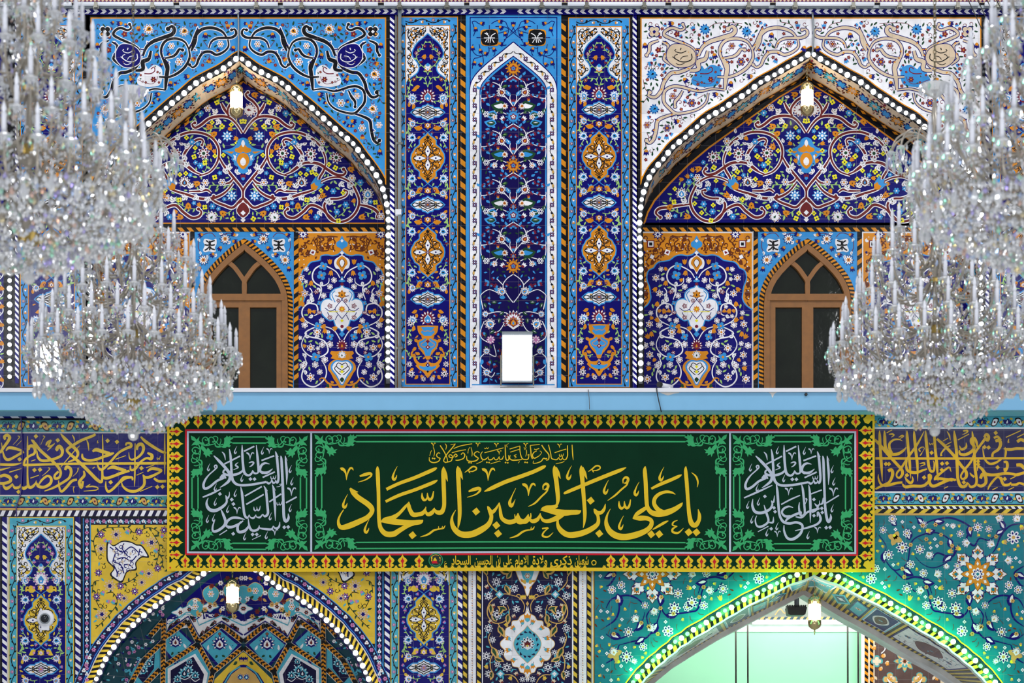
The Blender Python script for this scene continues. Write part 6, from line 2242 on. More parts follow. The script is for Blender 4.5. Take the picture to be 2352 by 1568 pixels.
# ---------------- deep arch at lower right and the room behind it
def style_low(p, strip, ln, dp):
    strip(0, dp, 'Y', 0)
    u = 0
    while u < ln - 8:
        p.poly([(u, 0), (u + 7, 0), (u + 7, dp), (u, dp)], 'K', 1)
        u += 14
    strip(0, dp * .12, 'W', 2)
    mid_ = ln / 2
    # blue field at the crown, then diamonds and framed panels on either side
    p.poly([(mid_ - 62, dp * .12), (mid_ - 48, dp * .6), (mid_ - 22, dp * .45), (mid_, dp * .75), (mid_ + 22, dp * .45), (mid_ + 48, dp * .6), (mid_ + 62, dp * .12)], 'W', 2.2)
    p.poly([(mid_ - 58, dp * .12), (mid_ - 47, dp * .54), (mid_ - 22, dp * .39), (mid_, dp * .69), (mid_ + 22, dp * .39), (mid_ + 47, dp * .54), (mid_ + 58, dp * .12)], 'V', 2.5)
    for d in (-30, 0, 30):
        p.ros(mid_ + d, dp * .27, 12, 8, 'W', 'U', 'O', 4, point=True)
        p.ros(mid_ + d + 14, dp * .2, 6, 6, 'W', None, 'U', 4)
    for d in (-1, 1):
        c = mid_ + d * 88
        for r, m_, L_ in ((27, 'V', 3), (19, 'B', 3.4)):
            p.poly([(c - r, dp * .5), (c, dp * .5 - r * 2.2), (c + r, dp * .5), (c, dp * .5 + r * 2.2)], m_, L_)
        p.petals(c, dp * .5, 12, 4, 'W', 4, point=True)
        c = mid_ + d * 138
        p.poly([(c - 20, dp * .2), (c + 20, dp * .3), (c + 20, dp * .85), (c - 20, dp * .75)], 'B', 3)
        p.poly([(c - 16, dp * .25), (c + 16, dp * .34), (c + 16, dp * .8), (c - 16, dp * .7)], 'V', 3.4)
        p.lotus(c, dp * .52, 11, -1.57, ('W', 'U', 'O', 'U'), 7, 4)
        c = mid_ + d * 200
        for k, m_ in ((0, 'H'), (4, 'W'), (6, 'B')):
            p.poly([(c - 36 + k, dp * .15 + k), (c + 36 - k, dp * .15 + k), (c + 36 - k, dp * .85 - k), (c - 36 + k, dp * .85 - k)], m_, 3 + k * .1)
        p.spoly([(c - 22, dp * .5), (c, dp * .28), (c + 22, dp * .5), (c, dp * .72)], 'W', 4)
        p.spoly([(c - 17, dp * .5), (c, dp * .32), (c + 17, dp * .5), (c, dp * .68)], 'U', 4.3)
        p.ros(c, dp * .5, 7, 6, 'V', 'W', 'O', 5)
        c = mid_ + d * 340
        p.poly([(c - 88, dp * .15), (c + 88, dp * .15), (c + 88, dp * .85), (c - 88, dp * .85)], 'B', 3)
        p.poly([(c - 83, dp * .18), (c + 83, dp * .18), (c + 83, dp * .82), (c - 83, dp * .82)], 'W', 3.4)
        p.spoly([(c - 40, dp * .5), (c - 15, dp * .3), (c + 15, dp * .3), (c + 40, dp * .5), (c + 15, dp * .7), (c - 15, dp * .7)], 'U', 4)
        rnd = random.Random(5)
        for _ in range(60):
            a, b = c + rnd.uniform(-76, 76), dp * rnd.uniform(.22, .78)
            if abs(a - c) > 42 or rnd.random() < .3:
                p.leaf(a, b, rnd.uniform(7, 13), rnd.uniform(0, 6), rnd.choice('BBKVU'), L=4.3)
        for a in (-62, 60):
            p.ros(c + a, dp * .5, 9, 6, 'B', 'V', 'O', 5)


DEEP = 1.25
YI = YL + DEEP
inner = parse("1480,1590 1501,1568 1547,1530 1593,1501 1654,1464 1715,1432 1800,1388 1846,1364 1889,1390 1940,1420 2000,1452 2080,1500 2150,1538 2194,1568 2225,1592")
in2 = offpath(inner, 9)
CUT = [q for q in ARC_LOWR if q[1] < 1600]


def halves(path, n=60):
    """even points on either flank, so that the crown stays in the middle"""
    i = min(range(len(path)), key=lambda k: path[k][1])
    A, B = path[:i + 1], path[i:]
    return [along(A, pathlen(A) * k / n)[:2] for k in range(n + 1)] + [along(B, pathlen(B) * k / n)[:2] for k in range(1, n + 1)]


soffit('arch_soffit', halves(CUT), EDG, DEEP, wall_lower, 'striped and flowered underside of the green lit arch', style_low, YL, halves(in2))
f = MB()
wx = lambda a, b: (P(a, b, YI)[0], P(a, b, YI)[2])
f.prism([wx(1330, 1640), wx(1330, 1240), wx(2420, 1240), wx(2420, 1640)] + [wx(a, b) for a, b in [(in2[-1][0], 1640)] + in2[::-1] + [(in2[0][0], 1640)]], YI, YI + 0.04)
f.build('inner_arch', plain('dark_grey_tile', rgb(60, 52, 60), 0.5, noise=.3), wall_lower)  # even dark grey tile colour with random mottling
M_MARBLE = plain('streaked_marble', rgb(196, 192, 200), 0.35, noise=.5, scale=5, bump=.2)
f = MB()
pbar(f, offpath(inner, 5), 13, YI - 0.05, YI + 0.35, False)
f.build('marble_rim', M_MARBLE, wall_lower, 'streaked marble rim of the inner arch')
f = MB()
pbar(f, [a for a in offpath(ARC_LOWR, EDG - 1.5) if a[1] < 1620], 4, YL - 0.02, YL + 0.1, False)
f.build('marble_rim', M_MARBLE, wall_lower, 'white marble edge of the green lit arch')
# room behind
YB = 4.6
room = thing('wall_back', 'pale green wall of the bright room seen through the lower right arch', 'wall', P(1870, 1500, YB), kind='structure')
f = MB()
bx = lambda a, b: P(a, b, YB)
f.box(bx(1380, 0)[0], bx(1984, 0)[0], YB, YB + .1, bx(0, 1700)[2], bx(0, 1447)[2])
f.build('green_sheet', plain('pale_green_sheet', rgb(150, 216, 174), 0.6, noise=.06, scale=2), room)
f = MB()
f.box(bx(1300, 0)[0], bx(2460, 0)[0], YB + .05, YB + .15, bx(0, 1447)[2], bx(0, 1300)[2])
f.build('upper_band', plain('grey_green_stucco', rgb(150, 158, 146), 0.7, noise=.3, scale=6), room)
f = MB()
f.box(bx(1300, 0)[0], bx(1984, 0)[0], YB - .02, YB + .05, bx(0, 1451)[2], bx(0, 1434)[2])
f.build('pale_frieze', plain('pale_frieze_paint', rgb(196, 222, 206), 0.6, noise=.2, scale=9), room)
p = Pan(YB - .03)
p.rect(1330, 1416, 2460, 1424, 'K', 0)
p.stripes(1330, 1416, 2460, 1416, 8, 15, -6, 'Q', 'I', 1)
for s_ in range(1700, 2100, 40):
    p.stroke([(s_, 1412), (s_ + 12, 1398), (s_ + 22, 1408), (s_ + 30, 1396)], 2, 'Q', 1)
p.build('striped_border', room)
p = Pan(YB - .2)
p.rect(1985, 1380, 2420, 1640, 'C', 0)
p.rect(1978, 1380, 1985, 1640, 'W', .5)
for a in (1986, 1998):
    p.stripes(a + 8, 1380, a + 8, 1640, 8, 15, -6, 'O', 'K', 1)
p.rect(2009, 1380, 2160, 1640, 'Z', 1)
p.sym(2078)
for y in (1518, 1620):
    p.petals(2078, y, 25, 8, 'F', 2, point=True)
    p.petals(2078, y, 22, 8, 'Q', 2.4, point=True)
    p.petals(2078, y, 15, 4, 'F', 3)
    p.petals(2078, y, 11, 8, 'C', 3.4, point=True)
    p.petals(2078, y, 5, 6, 'U', 4)
    for ax, ay in ((34, -42), (34, 42)):
        p.petals(2078 + ax, y + ay, 17, 4, 'F', 2)
        p.petals(2078 + ax, y + ay, 14.5, 4, 'Q', 2.4)
        p.stroke([(2078 + ax - 5, y + ay - 8), (2078 + ax + 4, y + ay), (2078 + ax - 5, y + ay + 9)], 2.2, 'W', 3)
    p.petals(2142, y, 14, 4, 'F', 2)
    p.petals(2142, y, 10, 4, 'C', 2.4)
    for dx, dy, a in ((36, 0, .3), (52, 12, 1), (30, 34, 2), (16, 46, .5), (46, -18, 1.2), (70, 34, 2), (66, -36, .4), (24, -36, 1.5), (0, 54, 1)):
        p.leaf(2078 + dx, y + dy, 11, a, 'C', .5, 3)
        p.ros(2078 + dx + 4, y + dy + 6, 4.5, 5, 'O', None, 'C', 3.4)
    for s_ in ((36, -50), (50, -40), (40, 40)):
        p.stroke([(2078 + s_[0], y + s_[1]), (2078 + s_[0] - 5, y + s_[1] + 12), (2078 + s_[0] + 4, y + s_[1] + 22)], 2, 'W', 3.6)
p.nosym()
p.build('tile_panel', room, 'ochre and navy tile panel beside the pale green sheet')
f = MB()
zt = P(0, 1290, YB)[2]
zb = P(0, 1650, YB)[2]
f.box(bx(1300, 0)[0], bx(2460, 0)[0], YI + .3, YB + .15, zt, zt + .1)
f.build('ceiling', M_WHITE, room)
f = MB()
f.box(bx(1290, 0)[0], bx(1300, 0)[0], YI + .1, YB + .15, zb, zt)
f.build('side_wall', M_WHITE, room)
f = MB()
f.box(bx(2460, 0)[0], bx(2470, 0)[0], YI + .1, YB + .15, zb, zt)
f.build('side_wall', M_WHITE, room)
area('room_lamp', (bx(1850, 0)[0], YI + 1.4, zt - .35), (bx(1800, 0)[0], YB, bx(0, 1560)[2]), 3.4, 115, (.97, 1, .97), 1.0)
# ------------------------------------------------------------------ the banner
M_CLOTH = plain('dark_green_cloth', rgb(6, 46, 28), 0.75, noise=.25, scale=3, spec=.08)
MAT['g'] = M_CLOTH
MAT['y'] = plain('yellow_cloth', rgb(222, 186, 44), 0.7, noise=.08, scale=12, spec=.1)
MAT['r'] = plain('red_cloth', rgb(196, 30, 48), 0.7, spec=.1)
MAT['s'] = plain('silver_cloth', rgb(176, 186, 204), 0.6, noise=.12, scale=60)
MAT['l'] = plain('light_green_cloth', rgb(58, 164, 104), 0.7, noise=.1, scale=40, spec=.1)
MAT['d'] = plain('deep_green_cloth', rgb(4, 34, 22), 0.75)  # deeper green of the emblem disc
YBN = -0.20


def bmap(px, py, off):
    # the cloth hangs in very shallow folds and its hem dips a little
    u, v = (px - 385) / 1623, (py - 946) / 366
    d = 0.012 * sin(u * 38 + v * 3) * v + 0.008 * sin(u * 90 + 1)
    # the drawn frame is not quite level in the photograph
    sag = 2.2 * (u - .5) * (v - .1) + 1.2 * sin(u * 9) * v
    return P(px, py + sag, YBN - d - off)


p = Pan(mapf=bmap)
nx_, ny_ = 120, 16
pts = [(384 + 1625 * i / nx_, 946.5 + 365.5 * j / ny_) for i in range(nx_ + 1) for j in range(ny_ + 1)]
fc = [(i * (ny_ + 1) + j, i * (ny_ + 1) + j + 1, (i + 1) * (ny_ + 1) + j + 1, (i + 1) * (ny_ + 1) + j) for i in range(nx_) for j in range(ny_)]
p.add(pts, fc, 'g', 0)


def brect(x0, y0, x1, y1, mat, L):
    """long bar cut into short pieces so that it follows the folds"""
    if x1 - x0 >= y1 - y0:
        n = max(1, int((x1 - x0) / 14))
        p.add([q for i in range(n + 1) for q in ((x0 + (x1 - x0) * i / n, y0), (x0 + (x1 - x0) * i / n, y1))], [(2 * i, 2 * i + 1, 2 * i + 3, 2 * i + 2) for i in range(n)], mat, L)
    else:
        n = max(1, int((y1 - y0) / 20))
        p.add([q for i in range(n + 1) for q in ((x0, y0 + (y1 - y0) * i / n), (x1, y0 + (y1 - y0) * i / n))], [(2 * i, 2 * i + 1, 2 * i + 3, 2 * i + 2) for i in range(n)], mat, L)


for x0, y0, x1, y1 in ((384, 946.5, 2009, 952), (384, 1304, 2009, 1312), (384, 946.5, 389, 1312), (2004, 946.5, 2009, 1312)):
    brect(x0, y0, x1, y1, 'y', 1)
for w, m_, o in ((4.2, 'r', 0), (4.2, 's', 4.4)):
    brect(425 + o, 985.5 + o, 1971 - o, 985.5 + o + w, m_, 1.5)
    brect(425 + o, 1275 - o - w, 1971 - o, 1275 - o, m_, 1.5)
    brect(425 + o, 985.5 + o, 425 + o + w, 1275 - o, m_, 1.6)
    brect(1971 - o - w, 985.5 + o, 1971 - o, 1275 - o, m_, 1.6)
brect(712.5, 992, 717, 1270, 's', 1.4)
brect(1674.5, 992, 1679, 1270, 's', 1.4)


def crest(x, y, a, full=True):
    """yellow spade with a red heart, growing inward from the hem"""
    c, d = cos(a), sin(a)
    T = lambda s_: [(x + u * d + v * c, y - u * c + v * d) for u, v in parse(s_)]
    if full:
        p.poly(T("-15,-1 -4.5,-1 -4,3 -5,5 -8.5,6 -9.5,9 -7.5,11.5 -4,12 -8,14.5 -11,19 -9,23 -4,26.5 -1.5,30 0,34 1.5,30 4,26.5 9,23 11,19 8,14.5 4,12 7.5,11.5 9.5,9 8.5,6 5,5 4,3 4.5,-1 15,-1")[1:-1], 'y', 2)
        p.dot(*T("0,5.5")[0], 2.1, 'r', 3)
        p.poly(T("-.9,5 .9,5 1,11 2.2,15 4.6,18 2,21 0,26 -2,21 -4.6,18 -2.2,15 -1,11"), 'r', 3)
    p.poly(T("11,-1 19,-1 19,5 17,4 17.5,8 15,6.5 12.5,8 13,4 11,5"), 'y', 2)


for i in range(53):
    crest(425.4 + i * 29.62, 950.5, pi / 2)
for i in range(11):
    crest(387.5, 990.5 + i * 28.4, 0)
    crest(2005.5, 988 + i * 28.6, pi)
for i in range(18):
    crest(425.4 + i * 29.36, 1306, -pi / 2)
crest(962.8, 1306, -pi / 2)
for i in range(20):
    crest(1403 + i * 29.75, 1306, -pi / 2)
for i in range(27):
    crest(978 - 15 + i * 15.2, 1306, -pi / 2, False)
for x, y, a in ((388, 951, .785), (2005, 951, 2.356), (388, 1307, -.785), (2005, 1307, -2.356)):
    p.poly([(x + 20 * cos(a + t) * k, y + 20 * sin(a + t) * k) for t, k in ((0, 1.35), (.35, 1.25), (.5, .8), (1.1, .7), (1.6, .1), (-1.6, .1), (-1.1, .7), (-.5, .8), (-.35, 1.25))], 'y', 2.2)
    p.dot(x + 4 * cos(a), y + 4 * sin(a), 2, 'r', 3)


# corner foliage of the three inner panels: traced once, turned into every corner
def corner(x, y, fx, fy, lx, ly):
    """lx, ly: how far the foliage runs along and down"""
    T0 = lambda a, b: (x + fx * a, y + fy * b)
    flip = (fx * fy < 0)
    p.setT([T0, lambda a, b: T0(b, a)], [flip, not flip])
    Z = lambda s_: [((a[0] - 92) / 3.92, (a[1] - 262) / 3.92) + ((a[2] / 3.92,) if len(a) > 2 else ()) for a in parse(s_)]
    st = lambda s_, w=2.0: p.stroke(Z(s_), w, 'l', 3, occ=False, step=2, taper=(1, .8))
    st("130,300 170,330 220,350 270,345 310,335", 2.6)
    st("220,350 200,320 198,295 220,275 243,285 240,305 225,305", 2.4)
    st("225,345 255,330 258,300 250,285", 2)
    st("262,345 250,300 275,275 300,290 305,315 290,325", 2.2)
    st("300,340 330,310 335,280 310,268 290,280", 2.2)
    st("310,335 320,360 345,365 375,360", 2.6)
    st("300,300 330,330 350,345 365,310 360,290", 2)
    p.dot(*Z("225,300")[0], 1.7, 'l', 3.1)
    p.dot(*Z("292,318")[0], 1.7, 'l', 3.1)
    p.leaf(*Z("318,315")[0], 5, .6, 'l', .7, 3.1)
    for k in range(6):
        p.dot(*Z("%d,%d" % (315 + k * 13, 352 + 10 * sin(k)))[0], 1.8, 'l', 3.1)
    # acanthus that ends the run
    p.poly(Z("368,365 388,345 395,310 392,285 410,275 418,260 430,275 448,262 452,280 470,275 475,290 455,300 445,312 462,318 470,330 450,328 440,345 455,352 440,368 420,362 405,372 385,372"), 'l', 3.2)
    p.setT([T0], [flip])
    # fleuron in the very corner
    p.poly(Z("92,262 125,275 145,300 172,268 165,305 178,320 215,330 190,345 165,335 150,352 130,345 98,352 115,328 130,315 100,300"), 'l', 3.3)
    # tuft pointing inward
    p.poly(Z("190,345 215,365 235,390 245,370 262,385 268,400 300,395 280,415 290,430 262,432 270,455 240,440 232,465 220,435 205,430 212,410 195,395 180,375"), 'l', 3.2)
    p.nosym()


def panel_rules(x0, y0, x1, y1, a, b):
    """double green rules between the corner foliage"""
    for o in (3, 17):
        brect(x0 + a, y0 + o - 1.6, x1 - a, y0 + o + 1.6, 'l', 2)
        brect(x0 + a, y1 - o - 1.6, x1 - a, y1 - o + 1.6, 'l', 2)
        brect(x0 + o - 1.6, y0 + b, x0 + o + 1.6, y1 - b, 'l', 2)
        brect(x1 - o - 1.6, y0 + b, x1 - o + 1.6, y1 - b, 'l', 2)
    for fx, X in ((1, x0), (-1, x1)):
        for fy, Y_ in ((1, y0), (-1, y1)):
            corner(X, Y_, fx, fy, a, b)


panel_rules(438, 1000, 707, 1264, 96, 96)
panel_rules(722, 997, 1670, 1262, 96, 96)
panel_rules(1682, 997, 1959, 1264, 96, 96)


# ------------------------------------------------------------------ lettering of the banner
def vee(ox, oy, k, txt, mat, sc_=1.0):
    for x, y in parse(txt):
        q = [(x - 58, y - 55, 6), (x - 45, y - 48, 26), (x - 25, y - 38, 26), (x - 8, y - 5, 14), (x - 2, y + 55, 3)]
        r = [(x - 2, y + 55, 3), (x + 10, y - 10, 12), (x + 32, y - 52, 18), (x + 52, y - 50, 16), (x + 60, y - 32, 3)]
        for z in (q, r):
            p.stroke([(ox + (x + (a - x) * sc_) / k, oy + (y + (b - y) * sc_) / k, c * sc_ / k) for a, b, c in z], 2, mat, 4, occ=False, step=2)


def comma(ox, oy, k, txt, mat, sc_=1.0):
    for x, y in parse(txt):
        q = [(x + 22, y - 55, 3), (x - 2, y - 10, 10), (x - 20, y + 45, 22), (x - 6, y + 68, 24), (x + 12, y + 45, 12), (x + 18, y + 25, 3)]
        p.stroke([(ox + (x + (a - x) * sc_) / k, oy + (y + (b - y) * sc_) / k, c * sc_ / k) for a, b, c in q], 2, mat, 4, occ=False, step=2)


def shadda(ox, oy, k, txt, mat, sc_=1.0):
    for x, y in parse(txt):
        for z in ([(-52, -30, 6), (-50, 10, 22), (-32, 36, 24), (-8, 20, 14), (-2, -30, 5)], [(-4, -30, 6), (0, 10, 20), (18, 34, 24), (40, 12, 20), (52, -45, 8)]):
            p.stroke([(ox + (x + a * sc_) / k, oy + (y + b * sc_) / k, c * sc_ / k) for a, b, c in z], 2, mat, 4, occ=False, step=2)


def loopmark(ox, oy, k, txt, mat, sc_=1.0):
    for x, y in parse(txt):
        for z in ([(-55, 30, 5), (-20, 5, 12), (15, -22, 14), (45, -18, 14), (50, 2, 12), (15, 20, 10), (-15, 18, 6)], [(-22, 8, 8), (-12, 30, 10), (-5, 36, 4)]):
            p.stroke([(ox + (x + a * sc_) / k, oy + (y + b * sc_) / k, c * sc_ / k) for a, b, c in z], 2, mat, 4, occ=False, step=2)


MAIN_A = """
405,750,10 425,772,34 440,790,44 480,830,46 560,885,48 600,925,46 602,965,40 560,1012,44 480,1052,50 400,1085,52 340,1100,44 312,1085,34 302,1040,22 318,990,14 350,940,8
410,745,8 440,770,20 480,782,5
655,550,6 655,580,30 658,640,36 664,800,32 666,950,32 672,1060,34 690,1120,40 735,1160,48 800,1160,50 850,1130,44 930,1085,36 1000,1060,36
1250,555,8 1248,600,36 1250,700,38 1255,850,36 1252,920,36 1230,965,42 1190,965,36 1165,935,10
1258,570,10 1270,630,26 1286,688,4
1168,925,6 1150,965,36 1110,985,34 1088,955,18 1090,915,6
1092,920,6 1065,970,36 1020,985,38 975,985,42 948,945,36 935,900,34 938,870,6
940,875,8 905,915,24 850,975,30 790,1015,44 720,1035,44 688,1052,10
690,1050,8 760,1045,50 860,1055,52 960,1060,46 1040,1052,40 1064,1035,8
735,758,28 850,705,30 1000,650,32 1150,585,32 1190,565,8
728,868,24 850,812,30 1000,760,30 1150,700,30 1195,676,8
1378,550,6 1380,590,36 1385,700,38 1392,850,36 1395,980,34 1388,1060,24 1378,1115,5
1392,565,10 1405,620,26 1422,672,4
1360,945,4 1330,1000,16 1325,1060,34 1350,1120,46 1410,1165,54 1500,1165,58 1590,1125,56 1655,1075,44 1680,1010,34 1665,950,34 1648,912,8
1645,912,8 1662,945,30 1690,965,34 1725,930,22 1752,880,8
1752,880,8 1760,950,26 1775,1020,34 1830,1055,42 1890,1045,40 1912,1005,20 1920,975,6
1920,975,6 1935,1035,36 1985,1052,40 2030,1015,20 2035,975,6
1265,1085,5 1250,1108,14 1225,1115,13 1195,1120,14 1160,1130,18 1110,1165,18 1040,1188,5
1240,1090,4 1235,1110,9 1222,1116,9
1205,1092,4 1205,1110,9 1195,1120,9
2068,1095,5 2055,1118,14 2030,1125,13 2000,1130,14 1960,1145,18 1910,1180,18 1845,1200,5
2040,1098,4 2035,1120,9 2022,1126,9
480,693,5 550,670,12 598,635,18 590,615,26 540,625,28 495,640,14
1462,832,5 1535,808,12 1575,775,20 1570,752,30 1520,762,30 1475,780,14
1900,750,4 1862,830,12 1845,880,28 1860,910,32 1882,880,12 1895,850,3
"""
MAIN_B = """
-265,780,8 -200,750,34 -80,695,36 60,645,36 180,600,34 265,560,30 290,548,6
365,545,6 370,590,40 385,700,40 398,830,36 392,890,24 375,912,20
382,560,10 400,610,26 422,665,4
250,940,20 290,930,44 350,925,42 395,905,26
240,948,6 290,950,30 380,965,54 450,972,56 520,968,46 580,965,40 606,950,6
440,985,44 390,1018,46 320,1045,36 270,1042,30 245,1010,18 238,975,6
238,980,6 215,1030,34 170,1048,36 135,1020,16 132,985,6
132,985,6 105,1040,36 50,1058,36 18,1030,18 8,985,6
608,545,6 610,590,38 620,700,38 632,850,34 640,980,32 635,1060,20 625,1108,4
622,560,10 640,615,26 660,670,4
402,1010,12 395,1070,26 420,1125,44 480,1168,50 560,1168,54 650,1142,50 725,1100,44 760,1060,34 758,1000,28 738,960,36 722,935,8
722,938,8 745,965,30 785,970,32 815,935,24 825,890,5
450,800,10 480,785,28 620,725,32 800,650,34 950,590,32 1012,562,6
985,705,8 985,670,14 1010,650,22 1030,665,24 1020,695,22 995,705,10
1030,670,10 1020,715,14 970,760,16 910,815,16 845,860,4
265,765,8 265,730,14 290,710,22 310,725,24 300,755,22 275,765,10
310,730,10 300,775,14 250,825,16 190,885,16 130,916,4
870,935,4 842,990,16 832,1060,34 860,1130,50 920,1175,58 1000,1188,56 1100,1168,56 1190,1130,46 1235,1085,40 1238,1040,36 1195,1018,40 1130,1018,44 1075,1022,8
1072,1022,8 1110,980,34 1160,945,36 1205,915,26
1185,550,6 1180,590,34 1188,700,36 1195,850,36 1205,920,36 1240,965,44 1300,980,52 1380,965,54 1450,935,44 1500,900,32 1520,875,5
1456,802,4 1420,785,20 1370,780,26 1310,800,30 1270,840,34 1265,890,36 1300,940,40 1350,960,30
1238,752,20 1320,712,30 1420,670,30 1485,640,26 1512,625,6
1550,550,6 1548,590,30 1558,700,34 1568,850,32 1580,980,36 1600,1060,44 1635,1078,44 1665,1040,34 1672,990,30 1660,935,5
1600,605,4 1640,640,16 1658,690,14 1652,737,4
1250,1120,8 1300,1090,22 1360,1055,22 1392,1040,6
1475,1035,4 1440,1050,14 1430,1078,14 1472,1090,8
1472,1088,8 1432,1112,18 1432,1140,20 1480,1148,18 1528,1105,4
255,1115,12 310,1108,16 300,1118,8
312,1110,8 268,1150,14 262,1182,18 310,1188,14 355,1150,4
"""


def pen2(ox, oy, k, txt, mat, L=4, scale=1.0):
    for s_ in txt.strip().split('\n'):
        if s_.strip():
            q = [tuple(list(a[:2]) + ([a[2] * scale] if len(a) > 2 else [])) for a in parse(s_, ox, oy, k)]
            p.stroke(q, 2, mat, L, occ=False, step=2.0)


def dias(ox, oy, k, txt, r, mat):
    for a in parse(txt, ox, oy, k):
        p.dia(a[0], a[1], r, mat, 4.2, rot=.1)


pen2(700, 930, 3.92, MAIN_A, 'y')
pen2(1180, 930, 3.92, MAIN_B, 'y')
vee(700, 930, 3.92, "377,620 1652,628 2015,765", 'y')
vee(1180, 930, 3.92, "135,765", 'y')
comma(700, 930, 3.92, "812,605 365,855 560,1080", 'y', .98)
comma(1180, 930, 3.92, "500,600 832,730 1108,745 1332,610 968,1050", 'y', .98)
shadda(700, 930, 3.92, "1108,820", 'y')
shadda(1180, 930, 3.92, "1000,895", 'y')
loopmark(700, 930, 3.92, "1495,578", 'y')
loopmark(1180, 930, 3.92, "727,570", 'y')
dias(700, 930, 3.92, "1543,960 1725,1085 1740,1160 970,1172", 9.3, 'y')
dias(1180, 930, 3.92, "693,862 770,1158 1575,1142 1645,1142 1238,1162 1310,1160", 9.3, 'y')

# the smaller line above
LINE = """
1252,40,8 1255,90,10 1258,130,10 1262,165,3
1215,45,8 1215,90,10 1215,130,10 1200,160,11 1180,158,8 1175,140,5
1175,140,5 1165,160,10 1150,160,8 1145,140,4
1145,140,4 1130,160,11 1110,160,10 1085,150,10 1078,110,9 1060,40,8
1005,42,10 1030,80,11 1062,120,11 1060,160,10 1040,165,6
1110,105,8 1160,88,8 1205,75,8
1050,150,8 1035,155,12 1020,150,10 1000,175,10 960,190,8 935,190,7 940,170,5
990,90,4 1005,100,6 1000,112,5 985,130,6 965,140,3
965,90,6 945,100,9 930,125,10 945,150,11 985,130,7
945,75,8 955,80,8 985,70,8
912,45,8 917,90,10 920,130,10 930,155,10
912,45,6 990,38,6
862,60,6 868,80,5 880,60,5
880,80,7 882,110,7 875,135,5
902,120,6 895,155,10 870,160,10 845,150,10 830,100,9 828,50,8
890,125,8 905,118,6
828,50,7 745,75,8
845,160,8 800,165,11 765,165,11 745,150,9 750,125,5
800,120,6 780,130,7 800,140,6 785,150,5
750,100,8 830,75,7
725,60,7 720,40,4 738,30,3
708,40,8 710,90,10 712,140,10 720,165,11 738,160,10 735,125,5
695,130,6 685,155,10 665,158,9 660,135,5
660,135,5 645,160,10 625,160,9 618,140,5
618,140,5 600,160,11 575,160,10 570,135,5
540,105,8 600,90,8 695,65,8
570,140,5 545,160,11 520,155,11 510,120,9 525,95,6
540,65,6 545,72,8 555,68,6 560,60,4
558,65,5 566,72,8 575,60,4
500,105,7 480,95,9 455,115,10 470,135,11 490,150,11 470,170,11 430,175,11 400,165,10 395,130,6
420,60,6 410,80,5 405,110,7
430,60,5 440,100,8 438,135,5
475,195,5 520,175,7 530,160,4
290,70,8 350,48,8 440,32,8
275,105,8 330,90,8 390,80,8
350,120,9 365,105,9 380,120,11 370,150,10 330,165,10 305,165,7
290,135,10 305,115,10 320,130,10 300,140,8
290,140,9 265,145,10 250,130,9 265,120,8 280,135,10 270,170,10 240,180,9 220,185,9
265,40,5 290,35,5 305,32,4
302,35,9 270,75,10 240,110,10 215,150,10 210,175,9 235,182,8 238,155,8 215,100,10 180,45,9
220,30,5 232,50,8 225,80,4
180,110,8 165,105,9 150,125,9 165,145,10 180,150,10 165,175,10 125,185,11 95,170,10 92,140,5
125,60,7 135,100,7 128,135,5
95,130,5 105,95,6 112,85,4
590,195,6 640,180,7 665,172,6 670,178,4
1120,195,5 1165,185,7 1190,175,5
815,190,6 825,175,5
"""
pen2(960, 1010, 3.537, LINE, 'y', 4, .85)
for t, q in ((vee, "125,42 487,42 637,45 660,105 875,45 1150,50"),):
    t(960, 1010, 3.537, q, 'y', .32)
shadda(960, 1010, 3.537, "1165,125", 'y', .33)
dias(960, 1010, 3.537, "415,185 432,187 560,183 578,185 712,185 730,187 870,183 887,185 120,150 135,152", 2.3, 'y')

SIL_TOP = """
435,455,8 480,500,24 545,570,26 580,625,28 575,675,26 540,710,20 490,742,5
575,395,6 585,450,20 592,540,22 598,640,24 615,690,24 660,718,22 750,718,22 850,702,20 910,690,18
910,690,16 930,705,20 950,690,10 955,665,5
955,665,5 970,700,20 990,690,10 990,670,5
990,670,5 1005,698,20 1018,660,20 1012,560,22 1002,460,22 990,415,6
995,430,6 1018,465,4
690,358,6 692,430,20 697,520,22 710,605,24 745,632,20 775,615,18 785,585,6
785,585,6 800,612,18 830,610,14 838,580,20 830,480,22 818,360,6
838,580,16 870,605,22 920,605,22 965,572,5
938,530,4 895,522,18 862,545,22 852,590,22 880,612,22
700,560,10 690,595,18 640,622,22 570,630,22 525,615,18 525,590,16 550,575,14
655,515,4 630,540,14 655,560,12 612,582,4
1038,455,6 1045,500,22 1055,700,24 1062,900,24 1068,1010,26 1085,1045,26 1108,1015,22 1105,975,5
1078,455,6 1085,520,20 1093,620,20 1090,715,4
1080,460,5 1098,498,3
530,530,14 600,495,14 672,458,14
708,415,14 800,370,14
865,498,14 980,455,14
875,650,14 985,600,14
455,578,6 440,552,12 455,540,14 465,558,12 440,585,12 395,625,12 360,670,18 342,720,22 355,752,24 400,735,22 460,685,20 500,665,22 528,650,26
490,655,10 520,630,22 545,660,12
508,420,5 530,445,14 540,495,4
750,520,6 780,510,14 795,520,14 775,545,12 755,555,4
"""
